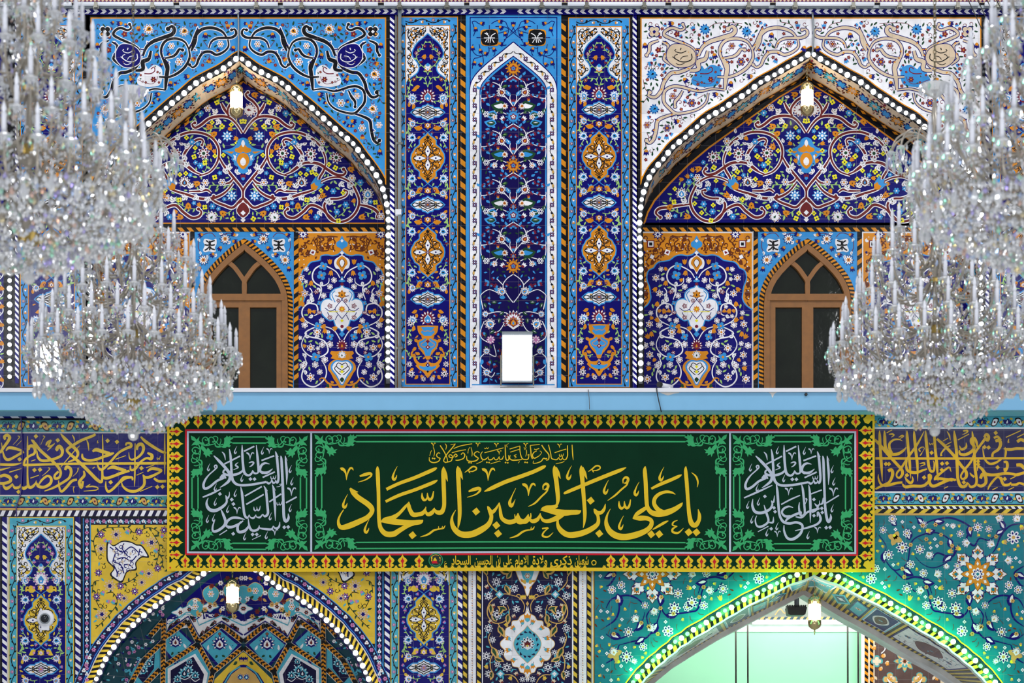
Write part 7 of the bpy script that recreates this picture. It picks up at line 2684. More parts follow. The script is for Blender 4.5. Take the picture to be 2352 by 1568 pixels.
SIL_L = """
885,725,6 905,770,20 918,900,22 922,975,22 895,1000,20 875,980,8
875,980,6 850,1010,18 820,1005,10 815,985,5
815,985,5 795,1015,18 765,1010,12 755,985,5
755,985,5 735,1015,18 712,985,22 700,900,22 690,800,22 678,735,6
895,735,6 920,772,4
715,818,14 868,732,14
727,893,14 885,803,14
935,870,14 1042,798,14
1085,878,14 1182,825,14
335,830,12 420,795,18 500,755,10
385,835,5 370,885,20 392,935,30 445,950,30 510,918,26 550,875,20 548,830,16 540,812,5
545,815,5 560,838,18 575,810,10 575,780,4
962,715,6 975,770,20 985,900,22 990,1040,4
970,725,6 992,768,4
1030,1050,5 1022,1095,18 990,1108,18 970,1085,6
970,1085,5 955,1115,18 905,1115,20 850,1105,12 845,1080,5
845,1080,5 835,1115,20 790,1130,22 758,1100,22 745,1020,6
715,1030,5 660,1015,20 600,1015,22 558,1045,22 548,1085,20 590,1098,24 650,1075,20 700,1040,10
680,1045,8 650,1095,22 660,1140,26 715,1130,26 752,1085,16
500,940,6 520,985,22 540,1045,24 525,1090,24 470,1130,24 430,1135,20 425,1095,16 445,1030,8
540,1070,10 560,1100,14 575,1110,6
485,1170,8 555,1125,10
780,1210,6 860,1172,8
1025,715,5 1045,708,8 1030,730,6 1000,735,4
"""
SIL_R = """
560,705,6 570,770,22 580,900,22 592,990,22 625,1045,24 680,1060,22 740,1050,22 790,1070,22 795,1110,22 770,1160,24 710,1200,26 660,1190,22 632,1130,18 630,1075,8
640,1050,10 660,1020,20 720,985,22 790,960,22
712,918,5 670,908,16 625,930,20 612,965,18 640,995,22 690,995,20
770,870,6 765,920,16 780,985,20 815,975,18 812,880,20 800,760,20 788,710,6
735,1000,10 790,1005,18 840,960,18 900,940,22 950,925,18
852,715,6 862,780,20 868,920,22 866,1055,4
930,1000,8 935,960,18 960,1020,22 930,1065,20 850,1095,18 730,1125,6
905,880,6 930,905,20 950,885,10 950,855,5
950,890,6 975,880,18 982,830,5
940,905,10 915,940,22 880,960,16
605,890,12 690,845,14 775,808,10
868,798,12 970,760,12
1010,878,12 1125,808,12
270,832,12 400,775,18 525,718,8
350,840,5 345,900,20 370,955,26 430,965,26 500,935,22 525,890,18 515,860,5
515,855,6 535,870,16 545,810,4
450,895,6 470,960,20 490,1030,20 470,1065,20 420,1090,22 385,1080,16 372,1030,12 385,990,5
495,1050,10 530,1050,18 535,1000,4
395,1135,8 490,1085,10
815,900,4 838,845,8 825,835,6 835,860,6
"""
for ox in (380, 1584.5 + 55):
    # the upper words are the same in both square panels
    o = 0 if ox == 380 else -58
    pen2(ox + o / 3.92, 930, 3.92, SIL_TOP if o == 0 else SIL_TOP.replace('1055,700,24 1062,900,24 1068,1010,26 1085,1045,26 1108,1015,22 1105,975,5', '1052,700,22 1060,900,22 1075,1010,24 1092,1045,26 1112,1010,22 1108,975,5'), 's')
    vee(ox + o / 3.92, 930, 3.92, "762,460", 's', .6)
    vee(ox + o / 3.92, 930, 3.92, "935,415", 's', .45)
    vee(ox + o / 3.92, 930, 3.92, "1135,780", 's', .68)
    comma(ox + o / 3.92, 930, 3.92, "632,400 875,405 390,555 690,650 1125,570 1140,680 450,735 1125,920", 's', .55)
    shadda(ox + o / 3.92, 930, 3.92, "972,650", 's', .45)
    dias(ox + o / 3.92, 930, 3.92, "765,665 802,665 1070,1098 1105,1095", 4.6, 's')
pen2(380, 930, 3.92, SIL_L, 's')
pen2(1640, 930, 3.92, SIL_R, 's')
vee(380, 930, 3.92, "645,950", 's', .55)
vee(380, 930, 3.92, "985,1145", 's', .5)
comma(380, 930, 3.92, "630,785 450,865 562,930 380,1020 945,995 715,1175 910,1165 435,1010", 's', .55)
shadda(380, 930, 3.92, "825,930", 's', .55)
shadda(380, 930, 3.92, "1025,885", 's', .42)
dias(380, 930, 3.92, "490,800 597,850 612,890 610,1158 785,1163 822,1163", 4.6, 's')
vee(1640, 930, 3.92, "672,775", 's', .6)
vee(1640, 930, 3.92, "932,1120", 's', .5)
vee(1640, 930, 3.92, "570,1155", 's', .5)
comma(1640, 930, 3.92, "402,860 305,890 342,1020 478,1135 568,1080 848,1160", 's', .55)
dias(1640, 930, 3.92, "458,818 540,920 550,955 900,845 970,925 975,962 900,990 515,1108", 4.4, 's')

# date line on the lower hem, set in the built in type with joined letter forms
FORMS = {'ا': 'ﺍﺎﺍﺎ', 'ب': 'ﺏﺐﺑﺒ', 'ة': 'ﺓﺔﺓﺔ', 'ج': 'ﺝﺞﺟﺠ', 'ح': 'ﺡﺢﺣﺤ', 'د': 'ﺩﺪﺩﺪ', 'ذ': 'ﺫﺬﺫﺬ', 'ر': 'ﺭﺮﺭﺮ', 'س': 'ﺱﺲﺳﺴ', 'ش': 'ﺵﺶﺷﺸ', 'ع': 'ﻉﻊﻋﻌ', 'ك': 'ﻙﻚﻛﻜ', 'ل': 'ﻝﻞﻟﻠ',
         'م': 'ﻡﻢﻣﻤ', 'ن': 'ﻥﻦﻧﻨ', 'و': 'ﻭﻮﻭﻮ', 'ي': 'ﻱﻲﻳﻴ', 'ى': 'ﻯﻰﻯﻰ'}
NOJOIN = 'اةدذروىء'


def shape(word):
    word = word.replace('لا', '\u0001')
    out = ''
    for i, ch in enumerate(word):
        pj = i > 0 and word[i - 1] in FORMS and word[i - 1] not in NOJOIN
        if ch == '\u0001':
            out += 'ﻼ' if pj else 'ﻻ'
            continue
        if ch not in FORMS:
            out += ch
            continue
        nj = ch not in NOJOIN and i + 1 < len(word) and (word[i + 1] in FORMS or word[i + 1] == '\u0001')
        out += FORMS[ch][(2 if nj else 0) + (1 if pj else 0)]
    return out


def typeset(word, x0, x1, ytop, ybase, mat, L=4):
    c = bpy.data.curves.new('lettering', 'FONT')
    c.body = shape(word)[::-1]
    c.offset = 0.018
    c.resolution_u = 3
    o = bpy.data.objects.new('lettering', c)
    COL.objects.link(o)
    dg = bpy.context.evaluated_depsgraph_get()
    me = bpy.data.meshes.new_from_object(o.evaluated_get(dg))
    vs = [v.co for v in me.vertices]
    if vs:
        a, b = min(v.x for v in vs), max(v.x for v in vs)
        top = max(v.y for v in vs)
        sx = (x1 - x0) / (b - a)
        sy = (ybase - ytop) / max(.3, top)
        p.add([(x0 + (v.x - a) * sx, ybase - v.y * sy) for v in vs], [tuple(reversed(f.vertices)) for f in me.polygons], mat, L)
    bpy.data.objects.remove(o)
    bpy.data.curves.remove(c)
    bpy.data.meshes.remove(me)


for w, a, b in (('شعبان', 1320, 1352), ('ذكرى', 1264, 1313.5), ('ولادة', 1223, 1257), ('الامام', 1183, 1213.5), ('علي', 1156, 1176), ('بن', 1139.5, 1149.5), ('الحسين', 1090, 1131), ('السجاد', 1037, 1081)):
    typeset(w, a / 1.0, b, 1276, 1297, 'y')
typeset('ع', 1020, 1028, 1289, 1298, 'y')
p.stroke([(1360, 1296), (1359, 1291), (1364, 1287), (1369, 1291), (1367, 1297), (1362, 1298), (1360, 1296)], 2.2, 'y', 4, occ=False)
# round emblem with a domed shrine between two minarets
p.dot(1001, 1287, 16.5, 'l', 3, 24)
p.dot(1001, 1287, 15.3, 'd', 3.4, 24)
p.stroke([(1001 + 12.5 * cos(t), 1287 + 12.5 * sin(t)) for t in [pi * 1.15 + i * .17 for i in range(11)]], 1.6, 'y', 4, occ=False)
p.stroke([(1001 + 12.5 * cos(t), 1287 + 12.5 * sin(t)) for t in [.7 + i * .17 for i in range(11)]], 1.4, 'l', 4, occ=False)
p.rect(992, 1288, 1010, 1294, 'r', 4)
p.rect(995, 1289, 1007, 1294, 'y', 4.3)
p.spoly([(996, 1289), (996, 1284), (1001, 1279.5), (1006, 1284), (1006, 1289)], 'y', 4.4, 2)
p.poly([(1001, 1279), (1001, 1275), (1005, 1276), (1001, 1277)], 'r', 4.4)
for a in (990.5, 1009):
    p.rect(a, 1279, a + 2.4, 1289, 'y', 4.4)
    p.rect(a - .6, 1281, a + 3, 1282.5, 'y', 4.5)
b_ = p.build('banner')
b_['label'] = 'long dark green cloth banner with yellow calligraphy hung below the ledge'
b_['category'] = 'banner'
# ------------------------------------------------------------------ strings of bulbs along the arches
def ball_mesh(name, r, mat, n=12, m=8):
    b = MB()
    b.ball((0, 0, 0), r, n, m)
    return b.mesh(name, mat, True)


BULBS = {'w': (ball_mesh('bulb', .031, M_BULB), ball_mesh('bulb', .025, M_BULB2)), 'g': (ball_mesh('bulb', .031, M_GBULB), ball_mesh('bulb', .025, M_GBULB2))}


def light_string(path, kind, y0, label, ymax=880, period=17.9, skip=None, phase=0.0, strip_w=9):
    c = along(path, pathlen(path) / 2)
    t = thing('light_string', label, 'string lights', P(c[0], c[1], y0), 'bulb strings along the arches')
    f = MB()
    pts = [q for q in path if q[1] < ymax + 12]
    if len(pts) > 2:
        i = min(range(len(pts)), key=lambda k: pts[k][1])
        pbar(f, pts[:i + 1], strip_w, y0 - .012, y0 - .002, False)
        pbar(f, pts[i:], strip_w, y0 - .0125, y0 - .0025, False)
    else:
        pbar(f, pts, strip_w, y0 - .012, y0 - .002, False)
    f.build('mounting_strip', plain('dark_strip', rgb(48, 50, 54), .6) if kind == 'w' else plain('green_painted_strip', rgb(40, 70, 30), .4), t)
    ln = pathlen(path)
    n = int(ln / 2 / period)
    for i in range(-n, n + 1):
        u = ln / 2 + (i + .5 if phase else i) * period
        if u < 0 or u > ln:
            continue
        x, y, _, _ = along(path, u)
        if y > ymax:
            continue
        big = i % 2
        b = link('bulb', BULBS[kind][0 if big else 1], t)
        q = P(x, y, y0 - .03)
        b.location = Vector(q)
        # the parent inverse keeps world placement
    return t


light_string(ARC_L, 'w', 0.0, 'string of white bulbs along the upper left arch', phase=1)
light_string(ARC_R, 'w', 0.0, 'string of white bulbs along the upper right arch', phase=1)
light_string(ARC_LOWL, 'w', YL, 'string of white bulbs along the lower left arch', 1600, 16.8, phase=1)
light_string(ARC_LOWR, 'g', YL, 'string of green bulbs along the lower right arch', 1600, 16.9, phase=1)
light_string([(22, 420), (22, 600), (22, 868)], 'w', 0.0, 'short upright string of white bulbs at the far left edge', 868, 18.4)

# green wash of the coloured bulbs on the arch
gl = [q for q in ARC_LOWR if q[1] < 1580]
for k in range(16):
    x, y, nx, ny = along(gl, pathlen(gl) * (k + .5) / 16)
    if y < 1325:
        continue
    l = bpy.data.lights.new('green_bulb_light', 'POINT')
    l.energy = 5
    l.color = (.12, 1, .3)
    l.shadow_soft_size = .05
    o = bpy.data.objects.new('green_bulb_light', l)
    COL.objects.link(o)
    o.location = P(x, y, YL - .13)


# ------------------------------------------------------------------ pendant lanterns
def lantern(cx, top, chain_top, y, label, tint=None):
    s_ = S * (D + y) / D
    base = P(cx, top, y)
    t = thing('pendant_lantern', label, 'lantern', base, 'brass lanterns under the arches')
    L = lambda px, z0=0: [(r * s_, -h * s_) for r, h in px]
    b = MB()
    z = base[2]
    n = 0
    zt = P(cx, chain_top, y)[2]
    zz = z
    while zz < zt:
        a = (n % 2) * pi / 2
        ring = [(base[0] + .007 * cos(u) * cos(a), base[1] + .007 * cos(u) * sin(a), zz + .011 + .013 * sin(u)) for u in [2 * pi * k / 8 for k in range(9)]]
        b.tube(ring, .0025, 5, False)
        zz += .019
        n += 1
    b.build('chain', M_BRASS, t)
    b = MB()
    b.lathe(L([(.6, -4), (2, -3), (1, -1), (4, 1), (9, 4), (13.5, 9), (15.5, 15), (15.5, 17), (14.5, 17.5), (14.5, 22)]), base, 20)
    b.build('cap', M_BRASS, t, smooth=True)
    b = MB()
    b.lathe(L([(13, 21), (14, 24), (14.2, 40), (14, 60), (13, 62)]), base, 20)
    b.build('glass', M_LAMPGLASS, t, smooth=True)
    b = MB()
    b.lathe(L([(14.5, 59), (15.6, 61), (15.6, 67), (14, 73), (9, 78), (3, 80.5), (1.4, 82), (2.4, 85), (1, 88), (1.6, 90), (.3, 93)]), base, 20)
    b.build('cup', M_BRASS, t, smooth=True)
    b = MB()
    for k in range(14):
        a = 2 * pi * k / 14
        for h0, h1 in ((17, 27), (56, 66)):
            b.tube([(base[0] + 15.2 * s_ * cos(a), base[1] + 15.2 * s_ * sin(a), z - h * s_) for h in (h0, (h0 + h1) / 2, h1)], .0022, 5)
    for h in (17, 27, 56, 66):
        b.lathe([(15 * s_, -h * s_ - .002), (15.5 * s_, -h * s_), (15 * s_, -h * s_ + .002)], base, 20, cap=False)
    b.build('cage', M_BRASS, t)
    l = bpy.data.lights.new('lantern_light', 'POINT')
    l.energy = 9
    l.color = (1, .86, .66)
    l.shadow_soft_size = .08
    o = bpy.data.objects.new('lantern_light', l)
    COL.objects.link(o)
    o.location = (base[0], base[1] - .1, z - 42 * s_)


lantern(543, 191, 160, .12, 'lit brass lantern under the peak of the upper left arch')
lantern(1854, 186, 152, .12, 'lit brass lantern under the peak of the upper right arch')
lantern(534, 1326, 1284, .02, 'lit brass lantern under the lower left arch below the banner')
lantern(1871, 1365, 1318, .25, 'lit brass lantern hanging in the green lit arch')

# ------------------------------------------------------------------ fittings on the wall
def flood(cx, cy, w, h, label):
    y = -.16
    c = P(cx, cy, y)
    t = thing('flood_light', label, 'flood light', c)
    s_ = S * (D + y) / D
    W_, H_ = w * s_ / 2, h * s_ / 2
    b = MB()
    b.box(c[0] - W_, c[0] + W_, y, y + .06, c[2] - H_, c[2] + H_)
    for k in range(7):
        xx = c[0] - W_ + (k + .5) * 2 * W_ / 7
        b.box(xx - .006, xx + .006, y + .06, y + .1, c[2] - H_ * .9, c[2] + H_ * .9)
    b.build('housing', M_GREY, t)
    b = MB()
    b.box(c[0] - W_ * .95, c[0] + W_ * .95, y - .012, y - .001, c[2] - H_ * .93, c[2] + H_ * .84)
    b.build('led_panel', M_LED, t)
    b = MB()
    for d in (-1, 1):
        b.box(c[0] + d * W_ - .008 + d * .012, c[0] + d * W_ + .008 + d * .012, y + .01, y + .05, c[2] - H_ - .03, c[2] + .02)
    b.box(c[0] - W_ - .02, c[0] + W_ + .02, y + .01, y + .05, P(0, 892, y)[2], P(0, 892, y)[2] + .02)
    b.build('stand', M_STEEL, t)


flood(1188, 819, 70, 116, 'glaring LED flood light standing on the ledge under the arched flower panel')
flood(110, 828, 58, 104, 'glaring LED flood light on the ledge behind the lower left chandelier')

t = thing('conduit_pipe', 'grey conduit pipe running down the wall beside the left medallion panel', 'pipe', P(918, 893, -.03))
b = MB()
b.tube([P(918, -30, -.04), P(918, 400, -.04), P(918, 893, -.04)], .022, 10)
b.build('pipe', plain('grey_painted_pipe', rgb(120, 134, 142), .35), t, smooth=True)
b = MB()
q = P(916, 488, -.04)
b.box(q[0] - .04, q[0] + .03, -.07, 0, q[2] - .03, q[2] + .03)
b.build('junction_box', M_WHITE, t)
b = MB()
for yy in (120, 330, 640, 800):
    q = P(918, yy, -.04)
    b.box(q[0] - .035, q[0] + .035, -.064, 0, q[2] - .012, q[2] + .012)
b.build('clamp', M_STEEL, t)


def cord(name, cat, label, pts, y, r, mat):
    b = MB()
    q = crom(pts, 12) if len(pts) > 2 else pts
    b.tube([P(a, c, y if not isinstance(y, tuple) else y[0] + (y[1] - y[0]) * i / (len(q) - 1)) for i, (a, c) in enumerate(q)], r, 6)
    o = b.build(name, mat, smooth=True)
    o['label'] = label
    o['category'] = cat
    return o


cord('cable', 'cable', 'grey cable down the middle of the blue spandrel', [(547, 30), (548, 80), (547, 136)], -.03, .011, M_GREY)
cord('cable', 'cable', 'grey cable down the middle of the white spandrel', [(1866, 28), (1869, 75), (1866, 126)], -.03, .011, M_GREY)
cord('cable', 'cable', 'thin dark cable hanging from the small camera over the blue ledge', [(1508, 889), (1509, 900), (1513, 920), (1519, 946)], -.44, .006, M_BLACK)
cord('cable', 'cable', 'short dark cable crossing the blue ledge left of the small camera', [(1351, 894), (1353, 912), (1354, 940)], -.44, .004, M_CABLE)
cord('cable', 'cable', 'loose purple cable running down over the left inscription band', [(47, 948), (50, 985), (51, 1060), (49, 1110), (47, 1136), (37, 1165), (38, 1187)], -.125, .007, plain('purple_cable', rgb(70, 56, 120), .5))
for a, c, lb in (((2218, -12), (2284, 148), 'leftmost'), ((2240, -12), (2296, 130), 'second from left'), ((2262, -12), (2310, 120), 'third from left'), ((2282, -12), (2330, 96), 'rightmost')):
    cord('wire', 'wire', 'thin black wire slanting at the top right corner, ' + lb + ' of four', [a, ((a[0] + c[0]) / 2 + 4, (a[1] + c[1]) / 2), c], -.3, .005, M_BLACK)

# dome camera
c = P(105, 1420, YL)
t = thing('security_camera', 'white dome camera on the medallion panel at the lower left', 'camera', c)
b = MB()
b.lathe([(.1, 0), (.1, -.012), (.092, -.03), (.07, -.045)], (c[0], YL, c[2]), 24, 'y')
b.box(c[0] - .045, c[0] + .045, YL - .03, YL, c[2] - .135, c[2] - .08)
b.build('housing', M_WHITE, t, smooth=False)
b = MB()
b.lathe([(.05 * cos(a), -.04 - .05 * sin(a)) for a in [pi / 2 * k / 6 for k in range(6)]] + [(.002, -.09)], (c[0], YL, c[2] - .005), 18, 'y')
b.build('lens_dome', plain('smoked_dome', rgb(22, 26, 36), .06), t, smooth=True)
b = MB()
b.lathe([(.056, -.046), (.062, -.05), (.06, -.055)], (c[0], YL, c[2] - .005), 18, 'y')
b.build('lens_ring', M_GREY, t)
# bullet camera
c = P(1518, 884, -.38)
t = thing('security_camera', 'small bullet camera resting on the ledge below the blue vase panel', 'camera', c)
b = MB()
zc = P(0, 892, -.38)[2] + .036
b.tube([(c[0] - .005, -.4, zc + .002), (c[0] + .06, -.34, zc), (c[0] + .13, -.28, zc)], [.026, .027, .024], 12)
b.build('body', M_WHITE, t, smooth=True)
b = MB()
b.tube([(c[0] - .03, -.42, zc + .004), (c[0] - .002, -.398, zc + .002)], [.033, .033], 14)
b.build('lens_hood', M_BLACK, t)
b = MB()
b.box(c[0] + .07, c[0] + .11, -.34, -.28, zc - .0365, zc - .01)
b.build('foot', M_WHITE, t)
b = MB()
c = P(1851, 906, YE)
b.lathe([(.017, 0), (.017, -.02), (.01, -.026)], (c[0], YE, c[2]), 12, 'y')
o = b.build('sensor', M_BLACK)
o['label'] = 'tiny black sensor stuck on the blue ledge under the right window'
o['category'] = 'sensor'

# inside the green lit arch
t = thing('work_light', 'black box lamp hanging in the green lit arch left of the lantern', 'lamp', P(1831, 1394, 1.3))
b = MB()
q = [P(a, c, 1.3) for a, c in ((1808, 1394), (1854, 1394), (1850, 1410), (1846, 1412), (1816, 1412), (1811, 1410))]
b.prism([(a[0], a[2]) for a in q], 1.3, 1.52)
b.build('housing', M_BLACK, t)
b = MB()
for k in range(9):
    xx = q[0][0] + (q[1][0] - q[0][0]) * (k + .5) / 9
    b.box(xx - .006, xx + .006, 1.32, 1.5, q[0][2], q[0][2] + .03)
b.build('fins', M_BLACK, t)
b = MB()
c0 = P(1830, 1394, 1.4)
b.tube([c0, (c0[0], 1.4, P(0, 1362, 1.4)[2])], .03, 10)
b.build('arm', M_GREY, t)
for x, y0, lb in ((1689.5, 1340, 'leftmost cord in front of the pale green sheet'), (1717, 1340, 'second cord from the left in front of the pale green sheet'), (1946.5, 1340, 'third cord from the left in front of the pale green sheet'), (1970.5, 1340, 'rightmost cord in front of the pale green sheet')):
    cord('hanging_cord', 'cord', 'taut dark ' + lb, [(x, y0), (x + 1, 1600)], 2.6, .011, plain('dark_cord', rgb(78, 74, 68), .6))
pa, pb = P(1728, 1428, YB - .12), P(1955, 1428, YB - .12)
t = thing('tube_lamp', 'lit white tube lamp on the back wall seen through the lower right arch', 'lamp', pa)
b = MB()
b.tube([pa, pb], .03, 8)
b.build('tube', plain('lit_tube', rgb(255, 255, 255), .3, emit=(1, 1, 1, 1), strength=2.5), t, smooth=True)
for u in (.15, .5, .85):
    b = MB()
    xx = pa[0] + (pb[0] - pa[0]) * u
    b.box(xx - .02, xx + .02, YB - .1, YB + .06, pa[2] - .01, pa[2] + .05)
    b.build('bracket', M_STEEL, t)
# ------------------------------------------------------------------ crystal chandeliers
def crystal_material():
    m = bpy.data.materials.new('cut_crystal')
    m.use_nodes = True
    nt = m.node_tree
    for n in list(nt.nodes):
        nt.nodes.remove(n)
    N = nt.nodes.new
    L = nt.links.new
    out = N('ShaderNodeOutputMaterial')
    geo = N('ShaderNodeNewGeometry')
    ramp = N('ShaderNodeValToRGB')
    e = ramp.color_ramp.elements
    cols = [(0.0, (.97, .98, 1, 1)), (.7, (.97, .98, 1, 1)), (.74, (.4, .3, 1, 1)), (.8, (.9, .93, 1, 1)), (.84, (.3, 1, .65, 1)), (.88, (1, .8, .3, 1)), (.92, (1, .5, .3, 1)), (.96, (.4, .6, 1, 1))]  # random tints put rainbow sparkle into the gloss colour
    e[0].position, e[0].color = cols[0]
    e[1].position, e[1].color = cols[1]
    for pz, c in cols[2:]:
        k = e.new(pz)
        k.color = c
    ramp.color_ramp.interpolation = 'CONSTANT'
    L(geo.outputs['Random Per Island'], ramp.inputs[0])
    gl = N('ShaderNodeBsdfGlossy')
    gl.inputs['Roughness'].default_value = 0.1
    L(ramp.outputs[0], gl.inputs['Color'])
    tr = N('ShaderNodeBsdfTransparent')
    tr.inputs[0].default_value = (.95, .96, .98, 1)
    df = N('ShaderNodeBsdfDiffuse')
    df.inputs[0].default_value = (.95, .96, .98, 1)
    tl = N('ShaderNodeBsdfTranslucent')
    tl.inputs[0].default_value = (.95, .96, .98, 1)
    a = N('ShaderNodeMixShader')
    a.inputs[0].default_value = .35
    L(df.outputs[0], a.inputs[1])
    L(tl.outputs[0], a.inputs[2])
    b = N('ShaderNodeMixShader')
    b.inputs[0].default_value = .34
    L(a.outputs[0], b.inputs[1])
    L(tr.outputs[0], b.inputs[2])
    c = N('ShaderNodeMixShader')
    c.inputs[0].default_value = .5
    L(b.outputs[0], c.inputs[1])
    L(gl.outputs[0], c.inputs[2])
    L(c.outputs[0], out.inputs[0])
    return m


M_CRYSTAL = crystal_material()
M_CANDLE = plain('milky_candle_sleeve', rgb(226, 228, 238), .35)
M_FLAME = plain('clear_candle_bulb', rgb(236, 238, 246), .12)
M_ARM = plain('smoky_glass_arm', rgb(168, 160, 148), .2, .25)
M_GOLD = plain('old_gold', rgb(176, 150, 84), .3, .9)
M_CHAIN = plain('chain_metal', rgb(128, 118, 92), .35, .8)
U = 0.0034       # metres per photograph pixel at the nearer hanging distance
rc = random.Random(12)


def drop(b, x, y, z, w, h, n=6):
    """faceted crystal drop hanging from (x, y, z)"""
    i = len(b.v)
    a0 = rc.uniform(0, 6.28)
    tx, ty = rc.uniform(-.12, .12) * h, rc.uniform(-.12, .12) * h
    b.v.append((x, y, z))
    for k in range(n):
        a = a0 + 2 * pi * k / n
        b.v.append((x + tx * .6 + w * cos(a), y + ty * .6 + w * sin(a), z - h * .62))
    b.v.append((x + tx, y + ty, z - h))
    for k in range(n):
        k2 = (k + 1) % n
        b.f += [[i, i + 1 + k, i + 1 + k2], [i + n + 1, i + 1 + k2, i + 1 + k]]
        b.m += [b.cur, b.cur]


def bead(b, x, y, z, r):
    i = len(b.v)
    a0 = rc.uniform(0, 6.28)
    b.v += [(x, y, z + r)] + [(x + r * cos(a0 + k * pi / 2), y + r * sin(a0 + k * pi / 2), z) for k in range(4)] + [(x, y, z - r)]
    for k in range(4):
        b.f += [[i, i + 1 + k, i + 1 + (k + 1) % 4], [i + 5, i + 1 + (k + 1) % 4, i + 1 + k]]
        b.m += [b.cur, b.cur]


# tiers: radius, height below the reference line (photograph pixels), number of candles
TIERS = [(62, 470, 8), (96, 545, 11), (138, 608, 15), (176, 694, 18), (208, 756, 22), (236, 814, 26)]
zpx = lambda y: (700 - y) * U


def ring_pt(r, a, y):
    return (r * U * cos(a), r * U * sin(a), zpx(y))


def tier_phase(i):
    return .13 * i + (.12 if i % 2 else 0)


# meshes shared by every candle, cup and arm
b = MB()
b.lathe([(4.3 * U, 0), (4.3 * U, 34 * U), (3.4 * U, 35 * U), (2.4 * U, 36 * U)], (0, 0, 0), 10)
ME_CANDLE = b.mesh('candle', M_CANDLE, True)
b = MB()
b.lathe([(2.2 * U, 35 * U), (4 * U, 39 * U), (4.1 * U, 43 * U), (2.6 * U, 49 * U), (.4 * U, 56 * U)], (0, 0, 0), 9)
ME_FLAME = b.mesh('flame_bulb', M_FLAME, True)
b = MB()
b.lathe([(1.5 * U, -10 * U), (3 * U, -8 * U), (2 * U, -5 * U), (6 * U, -3 * U), (13 * U, 1 * U), (14 * U, 3 * U), (12.5 * U, 2.2 * U), (6 * U, -1 * U), (5.5 * U, 1 * U), (6.2 * U, 7 * U), (5 * U, 7 * U)], (0, 0, 0), 12)
for k in range(8):
    a = 2 * pi * k / 8
    drop(b, 13 * U * cos(a), 13 * U * sin(a), 1 * U, 2.6 * U, rc.uniform(13, 17) * U, 5)
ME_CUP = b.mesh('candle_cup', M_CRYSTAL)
ME_ARM = []
for r, y, n in TIERS:
    b = MB()
    pts = [(r * .10, y + 52), (r * .3, y + 82), (r * .58, y + 88), (r * .82, y + 72), (r * .96, y + 42), (r, y + 8)]
    q = crom(pts, 9)
    b.tube([(a * U, 0, zpx(h)) for a, h in q], 2.5 * U, 6)
    b.tube([(a * U, 0, zpx(h)) for a, h in crom([(r * .62, y + 86), (r * .74, y + 60), (r * .68, y + 44), (r * .58, y + 52)], 6)], 1.7 * U, 5)
    ME_ARM.append(b.mesh('arm', M_ARM, True))
b = MB()
b.lathe([(1 * U, 0), (3.4 * U, -4 * U), (6.4 * U, -14 * U), (7 * U, -20 * U), (4.6 * U, -27 * U), (.5 * U, -32 * U)], (0, 0, 0), 7)
for k in range(5):
    bead(b, rc.uniform(-4, 4) * U, rc.uniform(-4, 4) * U, (8 + 4 * k) * U, 2.6 * U)
b.lathe([(.8 * U, 10 * U), (3.2 * U, 7 * U), (3.2 * U, 4 * U), (.8 * U, 0)], (0, 0, 0), 6)
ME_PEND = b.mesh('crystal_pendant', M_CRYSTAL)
# all the small crystals, a mass nobody could count
b = MB()
for i, (r, y, n) in enumerate(TIERS):
    for k in range(n * 5):
        a = 2 * pi * k / (n * 5) + rc.uniform(-.05, .05)
        rr = r * rc.uniform(.55, 1.03)
        drop(b, *ring_pt(rr, a, y + rc.uniform(4, 46)), rc.uniform(2.2, 4.2) * U, rc.uniform(8, 17) * U, 5)
    for k in range(n * 14):
        a = tier_phase(i) + 2 * pi * int(k / 14) / n + rc.uniform(-16, 16) / r
        bead(b, *ring_pt(r + rc.uniform(-15, 13), a, y + rc.uniform(-3, 26)), rc.uniform(1.8, 3.4) * U)
    # garlands between neighbouring arms
    for k in range(n):
        a0, a1 = tier_phase(i) + 2 * pi * k / n, tier_phase(i) + 2 * pi * (k + 1) / n
        m = max(6, int(r * (a1 - a0) / 5.5))
        for j in range(m):
            t = j / m
            bead(b, *ring_pt(r * 1.02, a0 + (a1 - a0) * t, y + 8 + 30 * (1 - (2 * t - 1) ** 2)), rc.uniform(2.0, 3.0) * U)
    # straight strands up to the tier above
    if i:
        r0, y0 = TIERS[i - 1][0], TIERS[i - 1][1]
        for k in range(n):
            a = tier_phase(i) + 2 * pi * (k + .5) / n
            for j in range(9):
                t = j / 9
                bead(b, *ring_pt(r0 * .8 + (r * .92 - r0 * .8) * t, a, y0 + 40 + (y + 20 - y0 - 40) * t + 18 * t * (1 - t)), 2.2 * U)
# basket of drops closing the bottom
for j in range(18):
    t = j / 17
    rr = 216 * (1 - t) ** .62 + 6
    yy = 872 + 108 * t
    n = max(6, int(rr * 6.28 / 7.4))
    for k in range(n):
        a = 2 * pi * (k + rc.uniform(-.3, .3)) / n
        drop(b, *ring_pt(rr + rc.uniform(-5, 5), a, yy + rc.uniform(-10, 8)), rc.uniform(3.6, 5.4) * U, rc.uniform(9, 17) * U, 6)
# crystals of the crown
for k in range(150):
    a = rc.uniform(0, 6.28)
    drop(b, *ring_pt(rc.uniform(50, 108), a, rc.uniform(350, 410)), rc.uniform(2.2, 3.8) * U, rc.uniform(12, 22) * U, 5)
for k in range(130):
    a = rc.uniform(0, 6.28)
    drop(b, *ring_pt(rc.uniform(8, 52), a, rc.uniform(400, 520)), rc.uniform(2.2, 3.8) * U, rc.uniform(12, 22) * U, 5)
ME_DROPS = b.mesh('crystal_drops', M_CRYSTAL)


